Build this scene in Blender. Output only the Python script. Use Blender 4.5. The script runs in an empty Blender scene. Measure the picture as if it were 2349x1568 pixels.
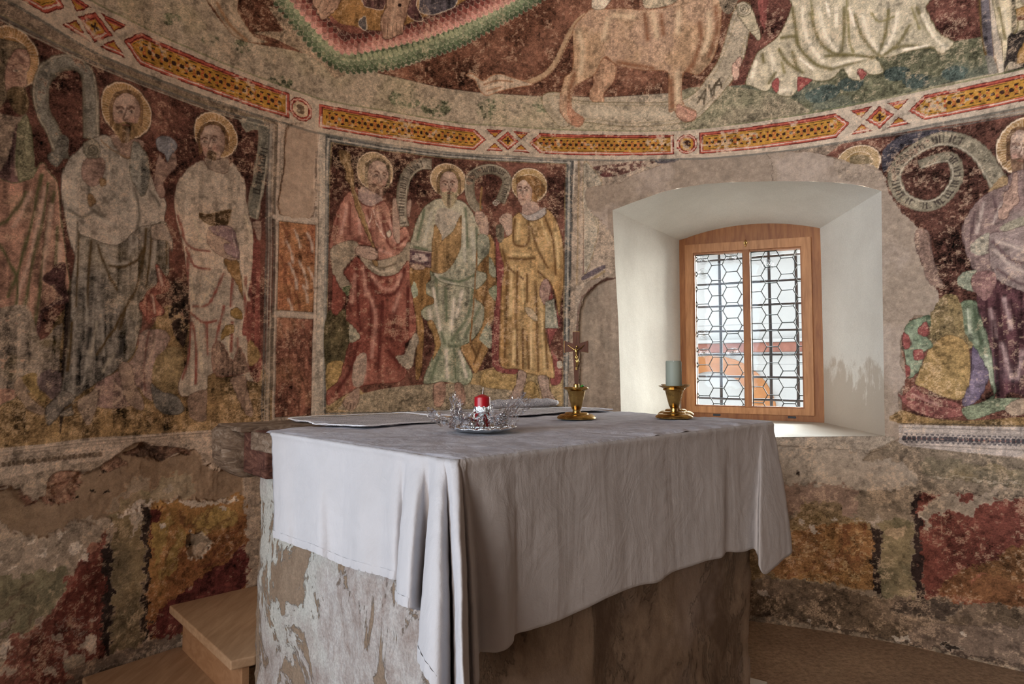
import bpy, bmesh, math, random
import numpy as np
from mathutils import Vector, Matrix, noise

# ---------------------------------------------------------------- camera, world, big lights, exposure
scene = bpy.context.scene
PITCH, CAMZ, FPX = 0.047, 1.22, 1500.0
cam_d = bpy.data.cameras.new('camera'); cam = bpy.data.objects.new('camera', cam_d)
scene.collection.objects.link(cam); scene.camera = cam
cam_d.sensor_width = 36.0; cam_d.lens = FPX / 2349 * 36.0
cam_d.clip_start = .02
cam.location = (0, 0, CAMZ); cam.rotation_euler = (math.pi / 2 + PITCH, 0, 0)

scene.view_settings.view_transform = 'Standard'; scene.view_settings.look = 'None'
scene.view_settings.gamma = 1; scene.view_settings.use_curve_mapping = False
scene.view_settings.exposure = -0.06
scene.cycles.use_denoising = True
scene.cycles.use_adaptive_sampling = True; scene.cycles.adaptive_threshold = .025
scene.cycles.max_bounces = 6; scene.cycles.diffuse_bounces = 4; scene.cycles.transparent_max_bounces = 16
scene.cycles.caustics_reflective = False; scene.cycles.caustics_refractive = False
scene.cycles.sample_clamp_indirect = 4.0

world = bpy.data.worlds.new('overcast_sky'); scene.world = world; world.use_nodes = True
wn = world.node_tree.nodes; bg = wn['Background']
wtc = wn.new('ShaderNodeTexCoord'); wns = wn.new('ShaderNodeTexNoise'); wcr = wn.new('ShaderNodeValToRGB')
wns.inputs['Scale'].default_value = 2.2; wns.inputs['Detail'].default_value = 5
wcr.color_ramp.elements[0].color = (.80, .88, 1.0, 1); wcr.color_ramp.elements[1].color = (1, 1, 1, 1)
world.node_tree.links.new(wtc.outputs['Generated'], wns.inputs['Vector'])
world.node_tree.links.new(wns.outputs['Fac'], wcr.inputs['Fac']); world.node_tree.links.new(wcr.outputs['Color'], bg.inputs['Color'])
bg.inputs['Strength'].default_value = 4.0

def area(name, loc, target, sx, sy, power, color):
    d = bpy.data.lights.new(name, 'AREA'); d.shape = 'RECTANGLE'; d.size = sx; d.size_y = sy; d.energy = power; d.color = color
    o = bpy.data.objects.new(name, d); scene.collection.objects.link(o); o.location = loc
    o.rotation_euler = (Vector(target) - Vector(loc)).to_track_quat('-Z', 'Y').to_euler()
    return o
# daylight by the left nave window, then two added fill lamps
area('daylight_nave_left_window', (-4.33, -1.75, 2.0), (-.2, 1.3, 1.3), 1.9, 2.3, 205, (.60, .80, 1.0))
area('fill_nave_end', (-3.2, -6.9, 2.2), (-.8, 2.4, 1.8), 1.8, 2.8, 350, (1.0, .89, .80))  # added warm fill lamp; the end wall has no opening
area('fill_nave_left_high', (-4.33, -3.9, 4.2), (.6, 2.6, 2.4), 2.4, 1.4, 250, (1.0, .92, .82))  # added high fill to even out the walls, no window behind it
# lamps added out of view in the yard, boosting light through the leaded window
area('fill_over_yard', (2.75, 6.9, 4.3), (1.40, 3.85, 1.55), 3.4, 1.8, 1500, (.92, .96, 1.0))
area('fill_yard_side', (4.35, 6.2, 1.9), (1.40, 3.85, 1.6), 1.9, 2.4, 850, (1.0, .96, .90))  # second added lamp, beside the view, reaching for the left wall

# ---------------------------------------------------------------- apse dimensions
CX, CY, R, ZS = .485, 1.08, 2.3, 2.50           # centre of the round wall, radius, springing of the vault

# ---------------------------------------------------------------- fresco painter
# The chapel paintings are laid out on the wall itself: a = metres round the apse, s = metres up the wall
# and on over the vault.  One colour per wall vertex; everything below is pigment, no light.
A0, A1, S0, S1, ST = -2.80, 2.10, 0.0, 3.50, 0.003
NA = int(round((A1 - A0) / ST)) + 1
NS = int(round((S1 - S0) / ST)) + 1
GA = (A0 + ST * np.arange(NA)).astype(np.float32)
GS = (S0 + ST * np.arange(NS)).astype(np.float32)
rng = np.random.default_rng(7)

def vnoise(cell_a, cell_s=None, seed=0):
    cell_s = cell_s or cell_a
    r = np.random.default_rng(seed)
    na = int((A1 - A0) / cell_a) + 3; ns = int((S1 - S0) / cell_s) + 3
    g = r.random((ns, na)).astype(np.float32)
    fa = (GA - A0) / cell_a; fs = (GS - S0) / cell_s
    ia = fa.astype(int); is_ = fs.astype(int)
    ta = fa - ia; ts = fs - is_
    ta = ta * ta * (3 - 2 * ta); ts = ts * ts * (3 - 2 * ts)
    c0 = g[:, ia] * (1 - ta) + g[:, ia + 1] * ta
    return c0[is_] * (1 - ts)[:, None] + c0[is_ + 1] * ts[:, None]

def fnoise(cell, seed, octs=4, gain=.55, aspect=1.0):
    out = 0; amp = 1; tot = 0
    for k in range(octs):
        out = out + amp * vnoise(cell / 2**k, cell * aspect / 2**k, seed + 31 * k); tot += amp; amp *= gain
        if cell / 2**(k + 1) < ST * 1.3: break
    out = out / tot
    return np.clip((out - .5) * 1.9 + .5, 0, 1)

N_BIG = fnoise(.22, 1, 5); N_MID = fnoise(.06, 2, 4, .7); N_FINE = fnoise(.018, 3, 3, .8)
N_GRIT = rng.random((NS, NA)).astype(np.float32)
N_STREAK = fnoise(.020, 5, 3, .6, 9.0)
N_PATCH = fnoise(.11, 6, 6, .62)
N_DIAG = fnoise(.05, 8, 4, .6)

SAT = .70
def lin(h):
    c = np.array([int(h[i:i + 2], 16) / 255 for i in (0, 2, 4)], np.float32)
    c = np.where(c < .04045, c / 12.92, ((c + .055) / 1.055) ** 2.4).astype(np.float32)
    l = float(c @ np.array([.3, .59, .11], np.float32))
    return (l + (c - l) * SAT) * np.array([1.0, 1.0, .93], np.float32)

CV = np.zeros((NS, NA, 3), np.float32)
PLAIN = np.zeros((NS, NA), np.float32)
RELIEF = np.zeros((NS, NA), np.float32)          # metres, + = towards the room

def smooth_closed(p, n=4):
    q = []
    m = len(p)
    for i in range(m):
        p0, p1, p2, p3 = p[i - 1], p[i], p[(i + 1) % m], p[(i + 2) % m]
        for k in range(n):
            t = k / n
            q.append(.5 * ((2 * p1) + (p2 - p0) * t + (2 * p0 - 5 * p1 + 4 * p2 - p3) * t * t + (3 * p1 - p0 - 3 * p2 + p3) * t**3))
    return np.array(q)

def smooth_open(p, n=4):
    q = []; m = len(p)
    if m < 3: return np.array(p)
    for i in range(m - 1):
        p0, p1, p2, p3 = p[max(i - 1, 0)], p[i], p[i + 1], p[min(i + 2, m - 1)]
        for k in range(n):
            t = k / n
            q.append(.5 * ((2 * p1) + (p2 - p0) * t + (2 * p0 - 5 * p1 + 4 * p2 - p3) * t * t + (3 * p1 - p0 - 3 * p2 + p3) * t**3))
    q.append(p[-1])
    return np.array(q)

def poly_mask(p, sub=3):
    """coverage of a closed polygon (metres) -> (i0,i1,j0,j1,mask)"""
    x = (p[:, 0] - A0) / ST; y = (p[:, 1] - S0) / ST
    j0, j1 = max(int(np.floor(x.min())) - 1, 0), min(int(np.ceil(x.max())) + 2, NA)
    i0, i1 = max(int(np.floor(y.min())) - 1, 0), min(int(np.ceil(y.max())) + 2, NS)
    if j1 - j0 < 1 or i1 - i0 < 1: return None
    M = np.zeros((i1 - i0, j1 - j0 + 1), np.float32)
    x2, y2 = np.roll(x, -1), np.roll(y, -1)
    cols = np.arange(j0, j1 + 1) - .5
    for r in range(i1 - i0):
        acc = 0
        for k in range(sub):
            yy = i0 + r - .5 + (k + .5) / sub
            c = (y <= yy) != (y2 <= yy)
            if not c.any(): continue
            xs = np.sort(x[c] + (yy - y[c]) * (x2[c] - x[c]) / (y2[c] - y[c]))
            for a, b in zip(xs[0::2], xs[1::2]):
                lo = np.clip(cols, a, b); acc = acc + np.append(lo[1:] - lo[:-1], 0)
        M[r] += np.asarray(acc) / sub if not np.isscalar(acc) else 0
    return i0, i1, j0, j1, np.clip(M[:, :j1 - j0], 0, 1)

def seg_dist(p, pad):
    x0, x1 = p[:, 0].min() - pad, p[:, 0].max() + pad
    y0, y1 = p[:, 1].min() - pad, p[:, 1].max() + pad
    j0, j1 = max(int((x0 - A0) / ST), 0), min(int((x1 - A0) / ST) + 2, NA)
    i0, i1 = max(int((y0 - S0) / ST), 0), min(int((y1 - S0) / ST) + 2, NS)
    if j1 <= j0 or i1 <= i0: return None
    D = np.full((i1 - i0, j1 - j0), 9.0, np.float32); T = np.zeros_like(D)
    for k in range(len(p) - 1):
        (ax, ay), (bx, by) = p[k], p[k + 1]
        ja, jb = max(int((min(ax, bx) - pad - A0) / ST), j0), min(int((max(ax, bx) + pad - A0) / ST) + 2, j1)
        ia, ib = max(int((min(ay, by) - pad - S0) / ST), i0), min(int((max(ay, by) + pad - S0) / ST) + 2, i1)
        if jb <= ja or ib <= ia: continue
        X = GA[ja:jb][None, :]; Y = GS[ia:ib][:, None]
        dx, dy = bx - ax, by - ay; L = dx * dx + dy * dy + 1e-12
        t = np.clip(((X - ax) * dx + (Y - ay) * dy) / L, 0, 1)
        d = np.hypot(X - ax - t * dx, Y - ay - t * dy)
        sub = D[ia - i0:ib - i0, ja - j0:jb - j0]; tt = T[ia - i0:ib - i0, ja - j0:jb - j0]
        m = d < sub
        sub[m] = d[m]; tt[m] = ((k + t) / (len(p) - 1))[m]
    return i0, i1, j0, j1, D, T

clip = None
CLIPS = []
def blend(i0, i1, j0, j1, m, col):
    V = CV[i0:i1, j0:j1]
    V += (col - V) * m[..., None]

def fill(col, p, mott=.25, fold=0., edge=None, sharp=False, scuff=.0, n2=None):
    """closed patch of pigment; mott = blotchiness, fold = drapery streaks, scuff = share worn through to plaster"""
    global clip
    if not sharp: p = smooth_closed(p)
    r = poly_mask(p)
    if r is None: return
    i0, i1, j0, j1, M = r
    S = np.s_[i0:i1, j0:j1]
    k = 1 + mott * (.7 * (N_MID[S] - .5) + 1.0 * (N_FINE[S] - .5) + .9 * (N_GRIT[S] - .5) + .9 * (N_BIG[S] - .5)) * 1.5
    if fold: k = k + fold * (N_STREAK[S] - .5) * 2.4
    C = lin(col)[None, None] * k[..., None]
    if n2 is not None:
        C = C + (lin(n2) - lin(col)) * (np.clip((N_BIG[S] - .45) * 4, 0, 1) * (.5 + .5 * N_MID[S]))[..., None]
    A = M
    if scuff: A = M * (1 - .8 * np.clip((N_PATCH[S] * .6 + N_FINE[S] * .4 - (1 - scuff)) * 9, 0, 1))
    blend(i0, i1, j0, j1, A, C)
    clip = (i0, i1, j0, j1, M)
    P_ = PLAIN[S]; P_ += ((1 if mott <= .12 and (i1 - i0) * (j1 - j0) > 9000 else 0) - P_) * A
    CLIPS.append(clip)
    if edge:
        w = edge[1]
        stroke(edge[0], np.vstack([p, p[:1]]), w, .75, clipped=False, smooth=False)

def stroke(col, p, w, alpha=1., soft=False, clipped=True, smooth=True, taper=False):
    if smooth: p = smooth_open(p)
    pad = w * (2.2 if soft else 1) + ST * 2
    r = seg_dist(p, pad)
    if r is None: return
    i0, i1, j0, j1, D, T = r
    ww = w / 2 * (1 if not taper else (1.05 - .9 * T))
    if soft: m = np.exp(-(D / (ww * .95)) ** 2)
    else: m = np.clip((ww - D) / ST + .5, 0, 1)
    m = m * alpha * (.80 + .45 * N_FINE[i0:i1, j0:j1])
    if clipped and clip is not None:
        c0, c1, d0, d1, M = clip
        k = np.zeros_like(m)
        a0, a1, b0, b1 = max(i0, c0), min(i1, c1), max(j0, d0), min(j1, d1)
        if a1 <= a0 or b1 <= b0: return
        k[a0 - i0:a1 - i0, b0 - j0:b1 - j0] = M[a0 - c0:a1 - c0, b0 - d0:b1 - d0]
        m = m * k
    blend(i0, i1, j0, j1, np.clip(m, 0, 1), lin(col)[None, None])

def halo(cx, cy, rx, ry, col='9a752c', rim='b8a383', start=0):
    """gold disc with tooled rays"""
    j0, j1 = max(int((cx - rx * 1.1 - A0) / ST), 0), min(int((cx + rx * 1.1 - A0) / ST) + 1, NA)
    i0, i1 = max(int((cy - ry * 1.1 - S0) / ST), 0), min(int((cy + ry * 1.1 - S0) / ST) + 1, NS)
    X = (GA[j0:j1][None] - cx) / rx; Y = (GS[i0:i1][:, None] - cy) / ry
    R = np.hypot(X, Y); th = np.arctan2(Y, X)
    n = 58
    ray = np.cos(th * n + .9 * np.sin(th * 7)) > .25
    C = lin(col) * (1 + .35 * (N_MID[i0:i1, j0:j1] - .5) + .3 * (N_FINE[i0:i1, j0:j1] - .5))[..., None]
    C = np.where((ray & (R > .62))[..., None], C * .62 + lin(rim) * .42, C)
    C = np.where((np.abs(R - .97) < .03)[..., None], lin(rim), C)
    C = np.where((np.abs(R - .62) < .018)[..., None], lin(rim) * .95, C)
    m = np.clip((1 - R) * rx / ST + .5, 0, 1)
    blend(i0, i1, j0, j1, m, C.astype(np.float32))
    stroke('3a2a20', np.array([[cx + rx * 1.02 * math.cos(t), cy + ry * 1.02 * math.sin(t)] for t in np.linspace(0, 2 * math.pi, 40)]), .006, .6, clipped=False, smooth=False)

def ribbon(col, p, w, edge='5a5040', letters=None, w2=None, scuff=.3, lcol='2c2422'):
    """painted scroll: a band along a path with double edge lines and optional lettering strokes"""
    p = smooth_open(p, 6)
    w2 = w2 or w
    d = np.gradient(p, axis=0); nn = np.stack([-d[:, 1], d[:, 0]], 1) / (np.hypot(d[:, 0], d[:, 1])[:, None] + 1e-9)
    t = np.linspace(0, 1, len(p))[:, None]; hw = (w * (1 - t) + w2 * t) / 2
    L, Rr = p + nn * hw, p - nn * hw
    fill(col, np.vstack([L, Rr[::-1]]), .3, 0, (edge, .006), True, scuff)
    for q in (p + nn * hw * .74, p - nn * hw * .74): stroke(edge, q, .004, .6, clipped=True, smooth=False)
    stroke('a8a08c', p + nn * hw * .86, .006, .35, clipped=True, smooth=False)
    if letters:
        a, b, step = letters
        cum = np.concatenate([[0], np.cumsum(np.hypot(*np.diff(p, axis=0).T))])
        r = np.random.default_rng(int(abs(p[0, 0]) * 1000))
        s = a * cum[-1]
        while s < b * cum[-1]:
            k = min(np.searchsorted(cum, s), len(p) - 2)
            c = p[k]; h = hw[k, 0] * .5; tv = d[k] / (np.hypot(*d[k]) + 1e-9)
            if r.random() > .14:
                q = [c + nn[k] * h, c - nn[k] * h + tv * step * .15]
                stroke(lcol, np.array(q), step * .42, .85, clipped=True, smooth=False)
                if r.random() > .5:
                    sg = 1 if r.random() > .5 else -1
                    stroke(lcol, np.array([c + nn[k] * h * sg, c + nn[k] * h * sg * .8 + tv * step]), step * .3, .8, clipped=True, smooth=False)
            s += step

def scales(p, n, size, cols, rows, off, side):
    """rows of overlapping scallops (feathered border) beside a path"""
    p = smooth_open(p, 8)
    cum = np.concatenate([[0], np.cumsum(np.hypot(*np.diff(p, axis=0).T))])
    d = np.gradient(p, axis=0); nn = np.stack([-d[:, 1], d[:, 0]], 1) / (np.hypot(d[:, 0], d[:, 1])[:, None] + 1e-9) * side
    for r in range(rows):
        for k in range(n):
            u = (k + .5 * (r % 2)) / n * cum[-1]
            c = np.array([np.interp(u, cum, p[:, 0]), np.interp(u, cum, p[:, 1])])
            nv = np.array([np.interp(u, cum, nn[:, 0]), np.interp(u, cum, nn[:, 1])])
            tv = np.array([-nv[1], nv[0]])
            c = c + nv * (off + r * size * .75)
            q = np.array([c + nv * size * .75 * math.cos(t) + tv * size * .48 * math.sin(t) for t in np.linspace(0, 2 * math.pi, 11)[:-1]])
            col = cols[r % len(cols)]
            fill(col, q, .15, 0, None, True)
            stroke('e8d8c0', q[3:8] - nv * 0, .003, .28, clipped=True, smooth=False)

def ragged():
    """flaked, uneven edges of the paint layers: strong on the damp foot of the wall, slight above"""
    global CV, RELIEF
    amp = np.where(GS < .86, .016, .0014)[:, None] * np.ones((1, NA), np.float32)
    amp = np.maximum(amp, .006 * PLAIN)
    fx = fnoise(.035, 41, 4, .72) - .5; fy = fnoise(.035, 57, 4, .72) - .5
    ii = np.clip((np.arange(NS)[:, None] + fy * amp * 2 / ST).round().astype(int), 0, NS - 1)
    jj = np.clip((np.arange(NA)[None] + fx * amp * 2 / ST).round().astype(int), 0, NA - 1)
    CV = CV[ii, jj]; RELIEF = RELIEF[ii, jj]

def mottle_all():
    """age: grain, scratches and worn spots over every painted field"""
    global CV
    q = 1 - .8 * PLAIN
    CV *= (1 + q * (.26 * (N_GRIT - .5) + .20 * (N_FINE - .5) + .08 * (N_MID - .5)))[..., None]
    worn = np.clip((N_FINE * .55 + N_PATCH * .45 - .60) * 7, 0, 1) * (N_GRIT > .35)
    CV += (lin('a8957c') - CV) * (worn * q * .33)[..., None]
    dark = np.clip((.30 - (N_FINE * .7 + N_MID * .3)) * 7, 0, 1) * (N_GRIT > .3)
    CV *= (1 - .30 * dark * q)[..., None]

BAND = np.array([(-2728, 2505, 64), (-2656, 2500, 64), (-2527, 2480, 63), (-2366, 2447, 63), (-2159, 2435, 62), (-1940, 2423, 59), (-1721, 2407, 59), (-1546, 2400, 56), (-1455, 2393, 55), (-1108, 2404, 57), (-705, 2406, 55), (-513, 2415, 55), (-402, 2414, 55), (31, 2412, 55), (357, 2406, 53), (500, 2404, 56), (795, 2409, 60), (1127, 2413, 60), (1309, 2417, 60), (1505, 2421, 58), (1845, 2411, 57), (2100, 2411, 57)]) / 1000.0

def paint_band():
    """the painted cornice band: hexagon panels of gold diaper, crossed diamonds, roundels"""
    global SAT
    SAT = .85
    yc = np.interp(GA, BAND[:, 0], BAND[:, 1]); hw = np.interp(GA, BAND[:, 0], BAND[:, 2])
    i0 = int(2.28 / ST); i1 = int(2.62 / ST)
    Y = GS[i0:i1][:, None]; X = np.broadcast_to(GA[None], (i1 - i0, NA))
    v = (Y - yc) / hw + .05 * (N_BIG[i0:i1] - .5)          # -1..1 inside the red frame
    HWm = .057
    white, red, dred, lwh = lin('8f8576'), lin('8a3f31'), lin('4f1c17'), lin('a08c80')
    gold, dot, rdot, ink = lin('8a6412'), lin('2e1c16'), lin('8a3a1c'), lin('2c2410')
    C = np.zeros(v.shape + (3,), np.float32) + white * (1 + .2 * (N_MID[i0:i1] - .5))[..., None]
    m = (np.abs(v + .03) < 1.36).astype(np.float32)
    def frame(d, base=None, split=None):
        """d = distance inwards from the frame's outer edge (m); moulded red frame with a light line on the lower side"""
        up = (v > 0) if split is None else split
        out = np.where((d < .0035)[..., None], dred, red)
        out = np.where(((d > .012) & (d < .0165) & up)[..., None], dred, out)
        out = np.where(((d > .0095) & (d < .0145) & ~up)[..., None], lwh, out)
        return out
    def panel(a, b, la, lb):
        xa = X - a; xb = b - X; av = np.abs(v) * HWm
        w = .060
        da = xa if not la else (xa * HWm - av * w) / math.hypot(HWm, w)
        db = xb if not lb else (xb * HWm - av * w) / math.hypot(HWm, w)
        d = np.minimum(np.minimum(da, db), HWm - av)
        inside = d > 0
        low = (v < 0) & (HWm - av <= np.minimum(da, db) + .02)
        side = (np.minimum(da, db) < HWm - av)
        left = da < db
        lt = np.where(side, np.where(left, v < .0, True), v < 0)
        col = frame(d, split=~lt)
        g = gold * (1 + .3 * (N_MID[i0:i1] - .5))[..., None]
        core = d > .0185
        col = np.where(core[..., None], g, col)
        col = np.where(((d > .0225) & (d < .0242))[..., None], ink, col)
        pit = .031
        u = (X - (a + .065)) / pit; k = u - np.round(u); vv = v * HWm / pit
        big = np.hypot(k, vv) < .27
        half = (np.hypot(np.abs(k) - .5, np.abs(vv) - .78) < .26) & (np.abs(vv) < .82)
        xx = (np.abs(np.hypot(np.abs(k) - .5, np.abs(vv) - .32) - .16) < .045) | (np.hypot(np.abs(k) - .5, vv) < .07)
        dm = d > .027
        if la or lb: dm = d > .033
        col = np.where((dm & xx)[..., None], rdot, col); col = np.where((dm & (big | half))[..., None], dot, col)
        return inside, col
    def put(ins, col):
        C[ins] = col[ins]
    for a, b, la, lb in [(-3.1, -2.464, 0, 1), (-2.266, -1.599, 1, 0), (-1.463, -.628, 0, 1), (-.402, .357, 1, 0), (.487, 1.185, 0, 1), (1.426, 2.3, 1, 0)]:
        put(*panel(a, b, la, lb))
    for c, hl in [(-2.362, .100), (-.513, .112), (1.309, .122)]:
        x = X - c; av = v * HWm
        w = .062 / HWm * .5
        # diamond
        d = (.047 - (np.abs(x) * .80 + np.abs(av) * .9)) * .8
        col = frame(d, split=(av > 0)); col = np.where((d > .0175)[..., None], gold, col)
        th = np.arctan2(av, x); r = np.hypot(x, av)
        fl = r < .005 + .012 * np.abs(np.cos(2 * th)) ** 1.5
        col = np.where((fl)[..., None], dot, col)
        put(d > 0, col)
        for sx in (-1, 1):
            for sy in (-1, 1):
                # triangles above and below the crossing, left and right of the diamond
                tx = np.abs(x - sx * hl * .62); ty = HWm - sy * av
                d = np.minimum(ty, (.046 - tx) * .6 - ty * .62)
                col = np.where((d < .0035)[..., None], dred, red)
                col = np.where(((ty > .008) & (ty < .013))[..., None], lwh if sy < 0 else dred, col)
                col = np.where(((ty > .018) & (d > .004))[..., None], gold, col)
                put((d > 0) & (ty > 0) & (sy * av > -HWm), col)
    for c in (-1.546, .423):
        r = np.hypot(X - c, v * HWm)
        d = .054 - r
        col = np.where((d < .003)[..., None], dred, red); col = np.where(((d > .006) & (d < .010))[..., None], lwh, col)
        col = np.where(((d > .014) & (d < .018))[..., None], dred, col)
        col = np.where((d > .019)[..., None], gold if c > 0 else lin('96866c'), col)
        th = np.arctan2(v, X - c)
        col = np.where((r < .005 + .017 * np.abs(np.cos(2 * th)) ** 2)[..., None], dot if c > 0 else lin('5a4a3a'), col)
        put(d > 0, col)
    C *= (1 + .22 * (N_FINE[i0:i1] - .5))[..., None]
    ws = np.clip((N_PATCH[i0:i1] * .5 + N_FINE[i0:i1] * .5 - .66) * 8, 0, 1)[..., None] * .5
    C += (white - C) * ws
    CV[i0:i1] += (C - CV[i0:i1]) * m[..., None]
    # thin grey-blue shadow line and green line
    for q, c, w in ((1.40, '5a6040', .006), (-1.47, '50534f', .010)):
        stroke(c, np.stack([GA[::20], (yc + hw * q)[::20]], 1), w, .7, clipped=False, smooth=False)

def run(data):
    global RELIEF
    band = False
    for ln in data.strip().split('\n'):
        h, q = ln.split('|'); h = h.split()
        p = np.array([[float(c) for c in t.split(',')] for t in q.split()]) / 1000.0
        k = h[0]
        if k == 'F':
            fill(h[1], p, float(h[2]), float(h[3]), None if h[4] == '-' else (h[4], int(h[5]) / 1000), h[6] == '1', float(h[7]), None if h[8] == '-' else h[8])
        elif k == 'S':
            stroke(h[1], p, int(h[2]) / 1000, float(h[3]), h[4] == '1', h[5] == '1', h[6] == '1', h[7] == '1')
        elif k == 'H':
            halo(p[0, 0], p[0, 1], p[1, 0], p[1, 1], h[1], h[2])
        elif k == 'R':
            l = None
            if h[6] != '-':
                a, b, c = h[6].split(':'); l = (float(a), float(b), int(c) / 1000)
            ribbon(h[1], p, int(h[2]) / 1000, h[4], l, int(h[3]) / 1000, float(h[5]), h[7])
        elif k == 'U':
            globals()['clip'] = CLIPS[-int(h[1])]
        elif k == 'C':
            scales(p, int(h[1]), int(h[2]) / 1000, h[3].split(','), int(h[4]), int(h[5]) / 1000, int(h[6]))
        elif k == 'E':
            q = smooth_closed(p, 2)
            r = poly_mask(q, 1)
            if r is None: continue
            i0, i1, j0, j1, M = r
            n = int(float(h[2]) / 3)
            for _ in range(max(n, 1)):
                P = np.pad(M, 1, mode='edge'); M = (P[1:-1, 1:-1] * 2 + P[:-2, 1:-1] + P[2:, 1:-1] + P[1:-1, :-2] + P[1:-1, 2:]) / 6
            RELIEF[i0:i1, j0:j1] += float(h[1]) / 1000 * M * (1 - float(h[3]) * N_MID[i0:i1, j0:j1])

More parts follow.
